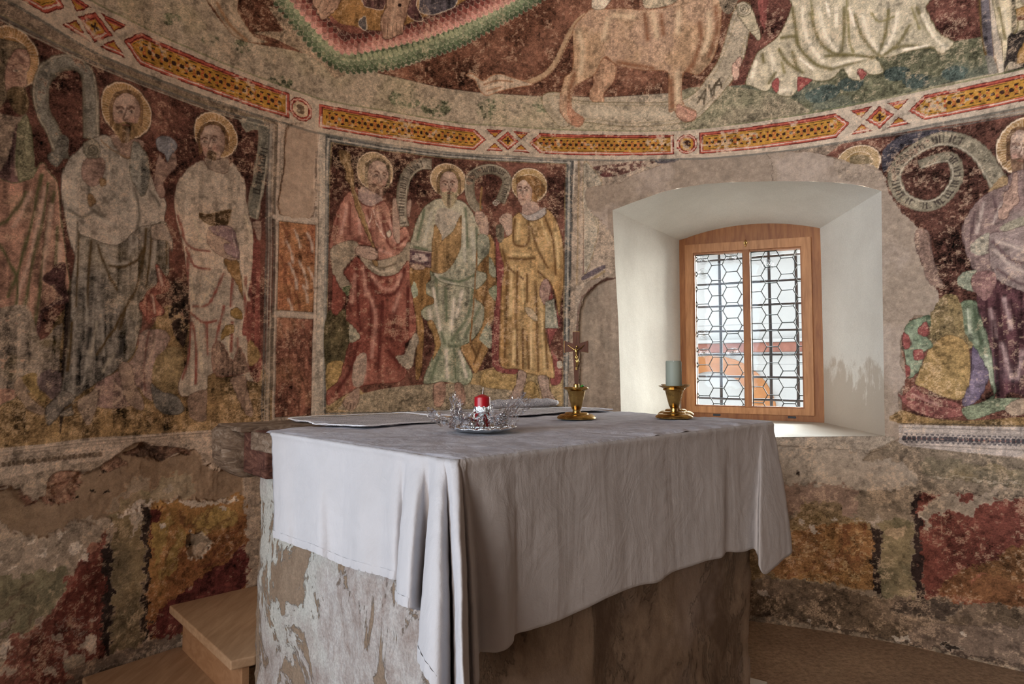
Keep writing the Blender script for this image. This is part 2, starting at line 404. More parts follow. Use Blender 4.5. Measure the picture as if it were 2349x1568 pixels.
FRESCO_DATA = """
F 6e5f4c 0.3 0 - 0 1 0 5c5044|-2901,2763 -2841,2811 -2778,2861 -2711,2911 -2642,2963 -2569,3016 -2493,3070 -2413,3125 -2329,3180 -2241,3236 -2149,3291 -2052,3347 -1951,3402 -1845,3456 -1734,3509 -1618,3560 -1497,3609 -1371,3655 -1241,3698 -1105,3738 -965,3774 -822,3805 -675,3832 -525,3854 -374,3870 -221,3881 -68,3886 84,3885 235,3880 384,3869 529,3853 671,3833 808,3808 942,3779 1070,3748 1193,3713 1311,3676 1424,3636 1532,3595 1635,3553 1733,3509 1827,3465 1916,3420 2001,3375 2081,3331 2158,3286 2232,3241 2223,3155 2215,3066 2208,2975 2201,2882 2195,2787 2190,2690 2186,2591 2182,2491 2179,2390 2176,2289 2172,2189 2169,2089 2166,1988 2162,1888 2159,1789 2156,1689 2152,1589 2149,1490 2146,1391 2143,1292 2139,1193 2136,1094 2133,996 2130,898 2126,799 2123,701 2120,603 2117,506 2114,408 2110,311 2107,214 2104,117 2101,20 2098,-77 2095,-173 2091,-270 2088,-366 2085,-462 2010,-501 1933,-541 1852,-581 1768,-621 1680,-661 1589,-701 1494,-741 1396,-779 1294,-817 1189,-854 1080,-888 968,-921 853,-951 734,-978 612,-1002 488,-1021 361,-1037 232,-1048 101,-1055 -31,-1056 -165,-1052 -299,-1043 -433,-1029 -566,-1009 -699,-985 -830,-956 -960,-923 -1087,-886 -1212,-846 -1334,-803 -1453,-757 -1569,-709 -1681,-661 -1789,-611 -1893,-560 -1994,-510 -2090,-459 -2183,-409 -2272,-360 -2357,-312 -2438,-265 -2515,-219 -2589,-174 -2660,-131 -2727,-89 -2791,-49 -2794,24 -2797,97 -2799,170 -2802,243 -2804,316 -2807,389 -2810,463 -2812,536 -2815,609 -2818,683 -2820,757 -2823,830 -2826,904 -2828,978 -2831,1052 -2834,1126 -2836,1200 -2839,1274 -2842,1348 -2844,1422 -2847,1497 -2850,1571 -2852,1646 -2855,1720 -2858,1795 -2860,1870 -2863,1945 -2866,2020 -2869,2095 -2871,2170 -2874,2245 -2877,2320 -2879,2395 -2882,2471 -2885,2546 -2889,2620 -2895,2692
F 76695a 0.35 0 - 0 1 0 -|-2831,1054 -2765,1053 -2696,1053 -2624,1052 -2547,1052 -2467,1051 -2383,1051 -2294,1052 -2202,1052 -2102,1056 -1999,1061 -1890,1066 -1777,1073 -1659,1079 -1541,1076 -1419,1072 -1294,1069 -1165,1065 -1033,1062 -899,1059 -762,1057 -624,1055 -484,1053 -344,1052 -204,1051 -61,1045 81,1040 221,1035 360,1030 496,1026 629,1022 759,1019 885,1017 1007,1015 1126,1013 1241,1012 1351,1011 1452,1011 1550,1012 1644,1014 1734,1015 1820,1017 1904,1018 1984,1020 2060,1022 2134,1024 2131,923 2127,823 2124,723 2121,624 2117,524 2114,425 2111,326 2108,227 2104,128 2101,29 2098,-70 2095,-168 2092,-266 2088,-364 2085,-462 2010,-501 1933,-541 1852,-581 1768,-621 1680,-661 1589,-701 1494,-741 1396,-779 1294,-817 1189,-854 1080,-888 968,-921 853,-951 734,-978 612,-1002 488,-1021 361,-1037 232,-1048 101,-1055 -31,-1056 -165,-1052 -299,-1043 -433,-1029 -566,-1009 -699,-985 -830,-956 -960,-923 -1087,-886 -1212,-846 -1334,-803 -1453,-757 -1569,-709 -1681,-661 -1789,-611 -1893,-560 -1994,-510 -2090,-459 -2183,-409 -2272,-360 -2357,-312 -2438,-265 -2515,-219 -2589,-174 -2660,-131 -2727,-89 -2791,-49 -2794,24 -2797,97 -2799,170 -2802,244 -2805,317 -2807,390 -2810,464 -2812,537 -2815,611 -2818,685 -2820,758 -2823,832 -2826,906 -2828,980
F 857a65 0.22 0 - 0 1 0 7c7458|-2915,2876 -2856,2926 -2794,2978 -2729,3031 -2661,3085 -2590,3139 -2516,3195 -2437,3252 -2355,3309 -2269,3366 -2179,3424 -2083,3481 -1984,3538 -1879,3594 -1769,3648 -1654,3701 -1533,3752 -1407,3800 -1276,3845 -1140,3887 -1000,3924 -854,3957 -705,3985 -553,4008 -399,4025 -243,4037 -87,4043 69,4044 223,4038 375,4028 524,4012 669,3991 810,3966 946,3937 1076,3904 1202,3869 1322,3830 1436,3790 1545,3747 1649,3703 1748,3658 1842,3613 1932,3566 2017,3520 2097,3473 2174,3427 2248,3380 2237,3291 2227,3199 2219,3104 2210,3007 2203,2908 2197,2806 2191,2703 2186,2597 2182,2489 2179,2381 2101,2392 2019,2402 1934,2411 1846,2420 1748,2423 1645,2425 1538,2425 1426,2423 1309,2419 1188,2427 1061,2433 931,2437 796,2438 613,2442 424,2442 230,2447 31,2447 -149,2455 -331,2458 -513,2456 -665,2457 -815,2454 -963,2448 -1108,2438 -1258,2439 -1405,2436 -1546,2430 -1683,2443 -1815,2451 -1941,2456 -2053,2462 -2160,2465 -2266,2478 -2367,2488 -2450,2505 -2528,2521 -2607,2524 -2681,2526 -2752,2526 -2820,2525 -2884,2523 -2888,2597 -2893,2669 -2899,2740 -2906,2809
F 5c6246 0.5 0 - 0 0 0.55 -|-2240,2523 -2209,2567 -2147,2574 -2165,2531 -2212,2505
F 5c6246 0.5 0 - 0 0 0.55 -|-2134,2583 -2110,2616 -2063,2622 -2076,2589 -2112,2570
F 5c6246 0.5 0 - 0 0 0.55 -|-1856,2583 -1825,2623 -1762,2626 -1780,2586 -1827,2565
F 5c6246 0.5 0 - 0 0 0.55 -|-1703,2474 -1663,2521 -1587,2520 -1610,2472 -1668,2450
F 5c6246 0.5 0 - 0 0 0.55 -|-683,2564 -620,2625 -500,2601 -536,2534 -628,2516
F 5c6246 0.5 0 - 0 0 0.55 -|-384,2614 -336,2658 -245,2636 -272,2587 -342,2576
F 5c6246 0.5 0 - 0 0 0.55 -|-164,2579 -107,2629 -2,2598 -35,2541 -115,2532
F 5c6246 0.5 0 - 0 0 0.55 -|-1131,2547 -1071,2610 -955,2597 -990,2530 -1078,2506
F 5c6246 0.5 0 - 0 0 0.55 -|-968,2534 -912,2590 -806,2575 -838,2514 -919,2494
F 5c6246 0.5 0 - 0 0 0.55 -|-1978,2564 -1955,2595 -1909,2598 -1922,2568 -1957,2551
F 54321f 0.5 0 2c1c18 4 1 0 64402c|-1201,2659 -1050,2655 -851,2651 -646,2653 -488,2659 -329,2661 -148,2668 32,2668 184,2676 333,2679 568,2675 737,2672 901,2665 929,2793 956,2918 984,3039 1012,3156 885,3183 754,3207 619,3228 481,3245 339,3258 195,3267 48,3271 -99,3270 -248,3264 -396,3253 -544,3238 -690,3218 -680,3089 -672,2956 -805,2852 -1026,2728
F 54321f 0.5 0 - 0 0 0 64402c|-1974,2795 -1913,2679 -1801,2627 -1650,2645 -1522,2654 -1440,2634 -1536,2739 -1640,2819 -1709,2940
F 83755e 0.25 0.3 6a4a28 4 0 0 -|-1981,2757 -1931,2708 -1881,2657 -1831,2627 -1757,2631 -1702,2655 -1758,2659 -1804,2698 -1837,2746 -1842,2815
S 7a5a34 16 0.95 1 1 1 0|-1921,2736 -1863,2669 -1794,2634
S 9a8a70 16 0.85 1 1 1 0|-1880,2752 -1828,2695 -1758,2647
F 75664f 0.5 0 - 0 0 0.2 -|-1762,2674 -1683,2679 -1577,2662 -1480,2638 -1431,2610 -1393,2584 -1344,2620 -1433,2675 -1557,2737 -1667,2808 -1701,2801 -1639,2728 -1695,2703
F 3f5236 0.25 0 2a3424 4 1 0 -|-1712,2933 -1706,2865 -1651,2819 -1569,2748 -1482,2679 -1413,2645 -1338,2629 -1245,2654 -1117,2698 -988,2762 -790,2860 -656,2946 -522,3031 -352,3136 -215,3229 -255,3298 -413,3289 -570,3274 -725,3254 -877,3229 -1026,3199 -1172,3165 -1313,3127 -1450,3086 -1582,3042
C 62 26 37492f,4c6040,5f7150,78845f 4 5 1|-1746,2920 -1706,2865 -1650,2808 -1569,2739 -1482,2673 -1413,2639 -1338,2629 -1245,2655 -1117,2698 -988,2762 -790,2860 -656,2944 -522,3031 -352,3136 -215,3229
F 8c6352 0.15 0 9c8a68 7 1 0 -|-1645,2959 -1617,2875 -1543,2810 -1442,2743 -1385,2712 -1348,2709 -1248,2745 -1122,2801 -992,2858 -861,2923 -728,2994 -594,3065 -485,3130 -356,3202 -512,3245 -668,3280 -824,3309 -973,3278 -1118,3243 -1260,3203 -1397,3161 -1529,3115
C 46 29 a87468,8c5448,6a3028,43201c,44201c 5 13 1|-1645,2959 -1617,2875 -1543,2810 -1442,2743 -1385,2712 -1348,2709 -1248,2745 -1122,2801 -992,2858 -861,2923 -728,2994 -594,3065 -485,3130 -356,3202
F 7e5a1c 0.3 0.2 4a3418 4 1 0 -|-1541,3002 -1493,2872 -1404,2830 -1354,2833 -1253,2843 -1170,2859 -1062,2913 -933,2989 -801,3056 -722,3111 -744,3208 -885,3182 -1023,3152 -1158,3119 -1290,3083 -1418,3043
F 6a3c2e 0.3 0.3 - 0 0 0 -|-1431,2863 -1380,2838 -1317,2844 -1253,2839 -1303,2811 -1366,2811 -1416,2827
F 4c4848 0.3 0.2 b0a894 3 0 0 -|-1293,2868 -1264,2902 -1252,2873 -1253,2840 -1279,2845
S 5a3c14 10 0.95 1 1 1 0|-1372,2910 -1357,2873 -1324,2848
S 5a3c14 10 0.95 1 1 1 0|-1236,2871 -1194,2918 -1176,2940
S 5a3c14 10 0.95 1 1 1 0|-1322,2918 -1275,2961
S a0782c 10 0.85 1 1 1 0|-1346,2888 -1307,2876
S a0782c 10 0.85 1 1 1 0|-1226,2915 -1196,2947
S 5a3c14 10 0.95 1 1 1 0|-1044,2941 -1013,2972
F 4e3432 0.2 0.5 b0a08c 3 0 0 -|-1278,3006 -1274,2949 -1235,2945 -1183,2952 -1166,2978 -1151,3040
F 45424a 0.4 0.3 a8a090 3 0 0 -|-995,3006 -974,3082 -806,3115 -808,3054 -841,3030 -913,2993 -973,2986
F 4a2e2e 0.2 0.4 b0a08c 3 0 0 -|-1060,3062 -1053,2969 -1011,2945 -971,2954 -990,2989 -1009,3015 -1007,3074
F 8f7058 0.18 0 3a2016 5 0 0 -|-1154,3039 -1162,2967 -1181,2921 -1180,2867 -1165,2826 -1146,2826 -1120,2838 -1095,2857 -1070,2875 -1064,2919 -1053,2975 -1050,3065
S b09478 19 0.5 1 1 1 0|-1110,3027 -1124,2941 -1126,2880
S 5a3826 21 0.6 1 1 1 0|-1167,2912 -1167,2847
S 5a3826 19 0.5 1 1 1 0|-1058,3039 -1070,2929
S 3a2016 3 0.7 0 1 1 0|-1147,2899 -1146,2833
S 3a2016 3 0.7 0 1 1 0|-1124,2905 -1121,2842
S 3a2016 3 0.7 0 1 1 0|-1102,2916 -1097,2857
S 3a2016 3 0.7 0 1 1 0|-1083,2923 -1076,2870
F 1c1010 0.1 0 - 0 0 0 -|-1100,3000 -1093,3005 -1084,3002 -1085,2992 -1093,2988 -1101,2990
F 8f7058 0.18 0 3a2016 4 0 0 -|-1511,2934 -1509,2878 -1490,2868 -1494,2846 -1479,2848 -1472,2829 -1454,2833 -1425,2865 -1397,2902 -1382,2947 -1384,2975
S b09478 13 0.5 1 1 1 0|-1466,2910 -1480,2859
S 3a2016 3 0.7 0 1 1 0|-1471,2857 -1445,2887 -1435,2919
S 3a2016 3 0.7 0 1 1 0|-1487,2874 -1472,2908
S 3a2016 3 0.7 0 1 1 0|-1443,2859 -1409,2904
F 4c2a20 0.55 0 - 0 1 0 60382c|746,3125 873,3102 996,3077 1115,3049 1230,3019 1341,2988 1448,2955 1550,2921 1648,2886 1742,2851 1734,2667 1594,2686 1476,2707 1352,2727 1244,2711 1133,2691 1017,2669 869,2677 716,2682 647,2684 685,2761 750,2935 745,3029
F 4e5038 0.4 0 - 0 1 0 454d42|538,2686 647,2686 734,2683 878,2677 1017,2669 1132,2687 1244,2703 1352,2715 1481,2703 1604,2688 1707,2675 1722,2587 1761,2501 1646,2508 1550,2508 1450,2506 1293,2504 1128,2488 1014,2491 896,2492 744,2495 587,2494 393,2499
F 6f6850 0.35 0 - 0 0 0.25 5b5c42|395,2685 646,2680 777,2644 898,2600 985,2533 979,2495 587,2490 393,2496
F 34423c 0.5 0 - 0 0 0.35 -|992,2590 1045,2613 1108,2588 1084,2541 1021,2547
F 34423c 0.5 0 - 0 0 0.35 -|1033,2602 1086,2624 1147,2598 1124,2553 1061,2558
F 34423c 0.5 0 - 0 0 0.35 -|1328,2625 1376,2643 1432,2616 1411,2574 1354,2582
F 34423c 0.5 0 - 0 0 0.35 -|1405,2569 1452,2587 1507,2560 1485,2518 1430,2526
F 34423c 0.5 0 - 0 0 0.35 -|1556,2563 1600,2580 1652,2552 1632,2512 1579,2521
F 34423c 0.5 0 - 0 0 0.35 -|1137,2620 1187,2640 1247,2614 1224,2569 1164,2576
F 6a332c 0.3 0.3 - 0 0 0 -|777,3120 783,3047 794,2972 812,2947 825,3027 827,3111
F 8c6a4a 0.25 0.2 6a4022 5 0 0 -|-21,2865 48,2838 61,2792 42,2739 -5,2685 -5,2641 -67,2648 -78,2698 -57,2739 -58,2792
S 5e3a22 34 0.5 1 1 1 0|-41,2832 -47,2699
S 8e7350 28 1 0 0 1 0|-89,3081 -144,3048 -184,2996 -210,2944 -237,2885 -270,2825 -317,2773 -386,2735 -455,2716
S 6a4426 5 0.8 0 0 1 0|-96,3065 -136,3033 -177,2987 -203,2938 -229,2879 -263,2819 -310,2763 -379,2726 -448,2707
F 8b7a64 0.25 0.3 8a5a30 5 0 0 -|-393,2725 -434,2733 -490,2743 -552,2756 -600,2745 -641,2714 -669,2723 -703,2742 -734,2731 -689,2714 -667,2671 -626,2640 -557,2670 -468,2697 -392,2715
S 7a522c 9 0.95 1 1 1 0|-640,2694 -572,2722 -489,2723
S 7a522c 9 0.95 1 1 1 0|-626,2663 -551,2691
S a4957c 9 0.85 1 1 1 0|-620,2683 -544,2711
F 847a64 0.22 0 5c522c 5 0 0 -|-329,2662 -295,2683 -233,2684 -177,2655 -88,2643 117,2638 319,2632 412,2640 484,2684 536,2752 582,2818 621,2922 651,3024 686,3080 731,3079 750,3034 735,2931 709,2821 651,2713 554,2604 469,2530 384,2517 251,2510 83,2512 -115,2533 -225,2502 -294,2562 -329,2621
S 6c6034 3 0.7 0 1 1 0|-302,2664 -233,2666 -156,2639 -19,2628 185,2620 345,2615 425,2625 503,2676 556,2743 601,2822 640,2920 670,3015
S 6c6034 3 0.7 0 1 1 0|-205,2525 -88,2552 90,2531 252,2530 384,2535 463,2551 542,2622 635,2728 693,2830 720,2934
S 9e957c 41 0.5 1 1 1 0|-88,2589 185,2573 352,2579
S 5f583c 27 0.4 1 1 1 0|-309,2650 -280,2583 -232,2531
S 3c3424 11 0.85 0 0 1 0|520,2681 480,2617
S 3c3424 11 0.85 0 0 1 0|520,2681 512,2608
S 3c3424 11 0.85 0 0 1 0|484,2644 516,2631
S 3c3424 10 0.85 0 0 1 0|536,2699 555,2631
S 3c3424 10 0.85 0 0 1 0|555,2631 571,2709
S 3c3424 10 0.85 0 0 1 0|588,2726 549,2671
S 3c3424 10 0.85 0 0 1 0|588,2726 600,2679
S 3c3424 10 0.85 0 0 1 0|565,2699 594,2696
F 8d8468 0.2 0 3a351c 4 0 0 -|679,3032 711,3018 746,3053 774,2981 793,2910 780,2892 766,2908 739,2943 705,2992
S 3a351c 3 0.8 0 0 1 0|745,2939 779,2946
S 3a351c 3 0.8 0 0 1 0|757,2922 789,2929
F 948b72 0.2 0 3a351c 4 0 0 -|680,3081 712,3088 743,3062 746,3034 724,3020 692,3026 676,3051
S 3a351c 4 0.8 0 0 1 0|710,3053 711,3053 711,3051 709,3050 706,3052 704,3055 705,3059 709,3062 715,3061 720,3056 722,3049 718,3042 710,3039 701,3043 694,3051 693,3062 700,3071 713,3073 725,3066 733,3053 731,3039 720,3029 704,3029 688,3040 681,3057 686,3074
F 9a7a66 0.2 0 4a1c18 3 0 0 -|652,2790 671,2801 686,2767 683,2722 664,2711 651,2745
F 9a7a66 0.2 0 4a1c18 3 0 0 -|671,2807 693,2827 699,2797 683,2773
F 91734f 0.2 0.12 70461f 5 0 0 8a6e56|-83,3103 -6,3105 91,3109 208,3096 351,3112 384,3170 589,3148 597,3019 589,2939 563,2846 517,2786 478,2761 416,2782 404,2737 400,2671 411,2609 450,2586 473,2564 460,2528 417,2522 378,2550 364,2585 335,2584 333,2689 336,2755 313,2793 198,2802 62,2833 -1,2874 -54,2785 -116,2748 -157,2717 -176,2655 -170,2601 -143,2575 -108,2551 -122,2517 -139,2507 -191,2525 -218,2559 -236,2592 -236,2660 -218,2735 -210,2768 -172,2803 -167,2894 -173,2990 -161,3029 -124,3067
S 6e4524 29 0.95 1 1 1 0|491,3012 498,2936 472,2856 445,2793
S 6e4524 28 0.95 1 1 1 0|573,3077 579,2965 537,2849
S a8926e 28 0.85 1 1 1 0|537,3057 537,2957 511,2871
S a8926e 29 0.85 1 1 1 0|385,3072 379,2979
S 6e4524 29 0.95 1 1 1 0|425,2775 452,2812
S a8926e 29 0.85 1 1 1 0|43,3075 147,3067
S 6e4524 29 0.95 1 1 1 0|209,3077 224,2956
S a8926e 29 0.85 1 1 1 0|250,3075 271,2967
S 6e4524 29 0.95 1 1 1 0|291,3066 305,2977
S 6e4524 30 0.95 1 1 1 0|-158,2790 -185,2696 -191,2614
S a8926e 30 0.85 1 1 1 0|-142,2998 -119,2896 -130,2791
S a8926e 29 0.85 1 1 1 0|9,3057 -9,2962
S 6e4524 29 0.95 1 1 1 0|69,2844 252,2809
S 6e4524 29 0.95 1 1 1 0|346,2741 352,2607
S a8926e 29 0.85 1 1 1 0|379,2778 379,2632
F 8a5e40 0.2 0 - 0 0 0 -|-191,2635 -198,2573 -170,2519 -139,2507 -108,2551 -156,2588
F 8f6650 0.2 0 5a3820 4 0 0 -|379,2618 372,2565 411,2524 460,2530 473,2564 418,2595
S 5a3820 3 0.8 0 0 1 0|-160,2574 -115,2558
S 5a3820 3 0.8 0 0 1 0|-170,2560 -125,2520
S 5a3820 3 0.8 0 0 1 0|424,2568 457,2552
F 8f8570 0.3 0.3 5a4c38 4 0 0 -|-76,3112 -58,3186 40,3186 7,3125 -27,3103
F 84795f 0.4 0.3 5a4c38 3 0 0 -|208,3108 220,3181 384,3170 351,3118
F 6c5f4a 0.5 0.3 - 0 0 0 -|589,3148 599,3074 635,3039 667,3065 686,3134
F 968e72 0.15 0.12 4a4420 5 0 0 8c846c|961,3084 942,3029 916,2968 873,2896 805,2852 774,2831 748,2778 716,2692 740,2675 777,2651 805,2637 829,2643 845,2667 862,2618 898,2597 934,2595 958,2622 988,2674 1029,2653 1075,2642 1120,2651 1161,2686 1182,2641 1209,2619 1236,2616 1222,2651 1243,2664 1270,2634 1302,2624 1328,2631 1319,2670 1298,2708 1351,2692 1419,2697 1475,2693 1525,2683 1554,2651 1578,2655 1605,2685 1557,2736 1529,2798 1507,2868 1495,2940
S 575024 21 0.95 1 1 1 0|942,3017 957,2905 962,2848 996,2786 1048,2726 1110,2694
S 575024 21 0.95 1 1 1 0|962,2848 951,2882 891,2887
S b8b096 20 0.85 1 1 1 0|989,3007 999,2890 1032,2804 1077,2738
S 575024 20 0.95 1 1 1 0|1024,2976 1056,2848 1112,2774 1179,2744
S b8b096 20 0.85 1 1 1 0|1060,2992 1091,2852 1135,2781
S 575024 20 0.95 1 1 1 0|1174,2964 1170,2852 1157,2770
S b8b096 20 0.85 1 1 1 0|1140,2973 1138,2890
S 575024 20 0.95 1 1 1 0|1217,2918 1247,2815 1299,2729 1320,2706
S b8b096 20 0.85 1 1 1 0|1250,2909 1274,2808 1315,2731
S 575024 19 0.95 1 1 1 0|1358,2902 1344,2807 1315,2725
S b8b096 19 0.85 1 1 1 0|1394,2880 1375,2792 1331,2721
S 575024 19 0.95 1 1 1 0|1439,2809 1395,2745 1336,2708
S 575024 18 0.95 1 1 1 0|1472,2879 1508,2770 1555,2698
S b8b096 18 0.85 1 1 1 0|1491,2839 1532,2734 1574,2669
S 575024 19 0.95 1 1 1 0|1525,2684 1430,2723 1379,2726
S 575024 21 0.95 1 1 1 0|878,2833 913,2764 983,2701
S b8b096 21 0.85 1 1 1 0|841,2814 852,2749 869,2695
S 575024 21 0.95 1 1 1 0|798,2821 804,2782
S b8b096 22 0.85 1 1 1 0|767,2788 747,2713
S 575024 21 0.95 1 1 1 0|938,2810 960,2717
S 575024 20 0.95 1 1 1 0|1110,2694 1189,2701 1288,2708
S b8b096 20 0.85 1 1 1 0|1122,2710 1189,2717 1272,2712
S 575024 20 0.95 1 1 1 0|1089,2761 1190,2744 1288,2708
S b8b096 20 0.85 1 1 1 0|1166,2663 1188,2671
S b8b096 21 0.85 1 1 1 0|880,2629 922,2628
S 575024 21 0.95 1 1 1 0|827,2676 858,2722
S 6b6434 13 0.95 1 1 1 0|1186,2996 1192,2816 1207,2752
S c0b8a2 13 0.85 1 1 1 0|1196,2958 1216,2871
S 6b6434 12 0.95 1 1 1 0|1288,2910 1319,2861 1378,2867
S c0b8a2 13 0.85 1 1 1 0|972,2772 1030,2710
S 6b6434 14 0.95 1 1 1 0|889,2768 900,2715
S c0b8a2 12 0.85 1 1 1 0|1415,2710 1506,2701
S 6b6434 13 0.95 1 1 1 0|1026,3047 1035,2949
S c0b8a2 13 0.85 1 1 1 0|1095,3007 1110,2944
S 6b6434 12 0.95 1 1 1 0|1452,2885 1479,2785
F 823a34 0.2 0 3a1a18 3 0 0 -|863,2696 842,2674 847,2640 865,2623 876,2662 875,2686
F 7a342e 0.2 0 3a1a18 3 0 0 -|959,2679 982,2677 1023,2658 993,2632 958,2612
F 823a34 0.2 0 3a1a18 3 0 0 -|1222,2660 1232,2670 1259,2642 1242,2614 1226,2637
F 4c3a12 0.2 0 - 0 0 0 -|1701,2867 1703,2678 1716,2592 1722,2590 1712,2675 1711,2863
F 4b474c 0.3 0.3 - 0 1 0 -|1711,2863 1712,2675 1722,2590 1748,2571 1744,2680 1738,2853
F 5c5a50 0.3 0 - 0 1 0 -|1716,2592 1748,2571 1758,2499 1724,2504
F 918775 0.18 0 5a3c1c 3 1 0 -|1737,2853 1743,2681 1749,2572 1760,2495 1781,2498 1773,2625 1760,2844
F 8b8264 0.2 0.5 4a4420 3 0 0 -|1756,2846 1756,2748 1773,2625 1781,2502 1795,2534 1799,2578 1794,2635 1828,2650 1852,2668 1857,2742 1822,2820
S 5c5428 10 0.95 1 1 1 0|1770,2775 1787,2637
S a8a088 10 0.85 1 1 1 0|1788,2768 1801,2643
S 5c5428 10 0.95 1 1 1 0|1827,2753 1833,2675 1810,2640
F 2e2824 0.5 0 - 0 0 0 -|1798,2639 1827,2643 1858,2644 1853,2503 1819,2526 1797,2534 1781,2500 1801,2499 1853,2492 1850,2394 1776,2417
F 7e5c14 0.2 0 3a2810 3 1 0 -|1828,2748 1862,2750 1861,2713 1828,2715
F 542c10 0.2 0 - 0 1 0 -|1828,2715 1861,2713 1860,2692 1834,2697
F 7e5c14 0.2 0 3a2810 3 1 0 -|1824,2558 1857,2612 1853,2514 1821,2519
F 4a2b21 0.6 0 - 0 1 0 644032|-2723,2351 -2651,2343 -2522,2327 -2384,2315 -2234,2306 -2139,2303 -2040,2297 -1866,2290 -1684,2291 -1684,2173 -1683,2057 -1682,1940 -1682,1825 -1681,1709 -1680,1594 -1680,1479 -1679,1365 -1678,1251 -1678,1138 -1677,1025 -1790,1016 -1899,1008 -2004,1000 -2104,994 -2200,988 -2289,986 -2374,984 -2455,983 -2532,982 -2606,982 -2677,982 -2679,1062 -2682,1142 -2685,1222 -2688,1302 -2690,1382 -2693,1462 -2696,1542 -2698,1623 -2701,1703 -2704,1784 -2707,1864 -2709,1945 -2712,2026 -2715,2107 -2717,2188 -2720,2269
F 40251d 0.5 0 - 0 0 0 5a3426|-2561,1877 -2442,1895 -2284,1889 -2049,1960 -1860,2002 -1686,2075 -1680,1396 -2085,1411 -2429,1449 -2515,1643
F 5e4a26 0.5 0.3 - 0 0 0.1 7a6236|-2685,1213 -2540,1226 -2415,1450 -2295,1212 -2163,1357 -2087,1478 -2003,1416 -1772,1210 -1684,1228 -1684,997 -2200,985 -2606,982 -2677,989
F 755c30 0.45 0.3 - 0 0 0 856d42|-2683,1160 -2487,1169 -2203,1100 -1683,1136 -1684,1003 -2200,985 -2606,982 -2677,989
F 2a201a 0.5 0.5 - 0 0 0.3 -|-2431,1538 -2407,1421 -2408,1212 -2436,1008 -2429,1449
F 2c2018 0.5 0.5 - 0 0 0.3 -|-2081,1563 -2006,1553 -2010,1330 -2052,1362 -2078,1445
H 8a6428 a8967a|-2607,2235 78,96
F 6e6048 0.3 0.4 3a2c1e 2 0 0 -|-2672,2246 -2624,2280 -2587,2286 -2569,2272 -2598,2257 -2618,2210 -2620,2148 -2626,2080 -2665,2056
F 856454 0.22 0 3a2018 2 0 0 -|-2622,2213 -2609,2252 -2586,2270 -2569,2272 -2558,2251 -2560,2216 -2571,2195 -2565,2171 -2566,2158 -2578,2146 -2575,2128 -2597,2096 -2623,2109 -2629,2163
S a88e7c 12 0.6 1 1 1 0|-2586,2253 -2568,2246
S 4a241c 14 0.5 1 1 1 0|-2609,2191 -2591,2160
S 4a241c 6 0.7 0 1 1 0|-2609,2205 -2589,2218 -2572,2216
S c0b09c 6 0.8 0 1 1 0|-2607,2189 -2592,2193
S 2a1814 6 0.9 0 1 1 0|-2600,2191 -2595,2192
S 9c8070 7 0.7 1 1 1 0|-2572,2197 -2572,2168
F 665433 0.3 0.7 3a2c1e 2 0 0 -|-2623,2109 -2611,2133 -2576,2145 -2565,2132 -2559,2091 -2573,2053 -2596,2054 -2613,2071
F 82705f 0.25 0.25 4a3428 2 0 0 -|-2711,2007 -2628,2037 -2591,2042 -2566,2060 -2557,1994 -2535,1899 -2557,1749 -2701,1689
F 5f4543 0.3 0.5 - 0 0 0 -|-2629,1858 -2591,2025 -2590,1855 -2537,1862 -2557,1778 -2700,1676 -2705,1823
F 6e6c50 0.4 0.3 46502c 3 0 0 -|-2569,2059 -2552,2010 -2539,1912 -2524,1873 -2560,1846 -2582,1843 -2590,1997
F 87624f 0.22 0.35 3c4a28 3 0 0 8a7258|-2704,1783 -2597,1825 -2541,1861 -2516,1916 -2492,1889 -2464,1845 -2449,1714 -2430,1597 -2417,1509 -2456,1461 -2501,1410 -2514,1298 -2514,1212 -2538,1156 -2683,1160
S 474826 12 0.95 1 1 1 0|-2515,1875 -2534,1754 -2564,1577 -2598,1461
S 474826 12 0.95 1 1 1 0|-2495,1851 -2521,1641 -2556,1409
S a08472 12 0.85 1 1 1 0|-2507,1833 -2533,1625 -2578,1435
S 474826 12 0.95 1 1 1 0|-2478,1826 -2500,1587 -2521,1354
S a08472 13 0.85 1 1 1 0|-2482,1781 -2498,1529
S 474826 12 0.95 1 1 1 0|-2558,1806 -2606,1710 -2641,1675
S a08472 12 0.85 1 1 1 0|-2546,1809 -2592,1685
S 474826 13 0.95 1 1 1 0|-2461,1711 -2462,1563
S a08472 13 0.85 1 1 1 0|-2451,1654 -2452,1535
S 474826 12 0.95 1 1 1 0|-2627,1623 -2575,1519 -2583,1407
F 4c302e 0.4 0.2 2c1c1a 2 0 0 -|-2440,1593 -2430,1575 -2431,1523 -2418,1464 -2469,1442 -2501,1399 -2514,1298 -2522,1312 -2513,1398 -2482,1444 -2446,1477 -2464,1504 -2498,1529 -2475,1564 -2460,1584
F 74685a 0.35 0.5 - 0 0 0.3 6a5c3a|-2690,1371 -2547,1438 -2505,1327 -2440,1388 -2445,1300 -2448,1183 -2538,1156 -2588,1171 -2684,1186
F 7e6a56 0.2 0 3a2c22 2 0 0 -|-2577,1180 -2559,1208 -2540,1200 -2534,1159 -2514,1127 -2484,1104 -2485,1081 -2523,1096 -2547,1123
S 3a2c22 2 0.7 0 1 1 0|-2505,1113 -2486,1094
S 3a2c22 2 0.7 0 1 1 0|-2511,1106 -2494,1084
F 5c4c4a 0.35 0.4 - 0 0 0 -|-2510,1200 -2474,1232 -2435,1216 -2433,1151 -2457,1130 -2487,1158 -2507,1179
F 76602c 0.35 0.3 - 0 0 0 -|-2554,1206 -2513,1219 -2507,1179 -2476,1136 -2491,1126 -2530,1164
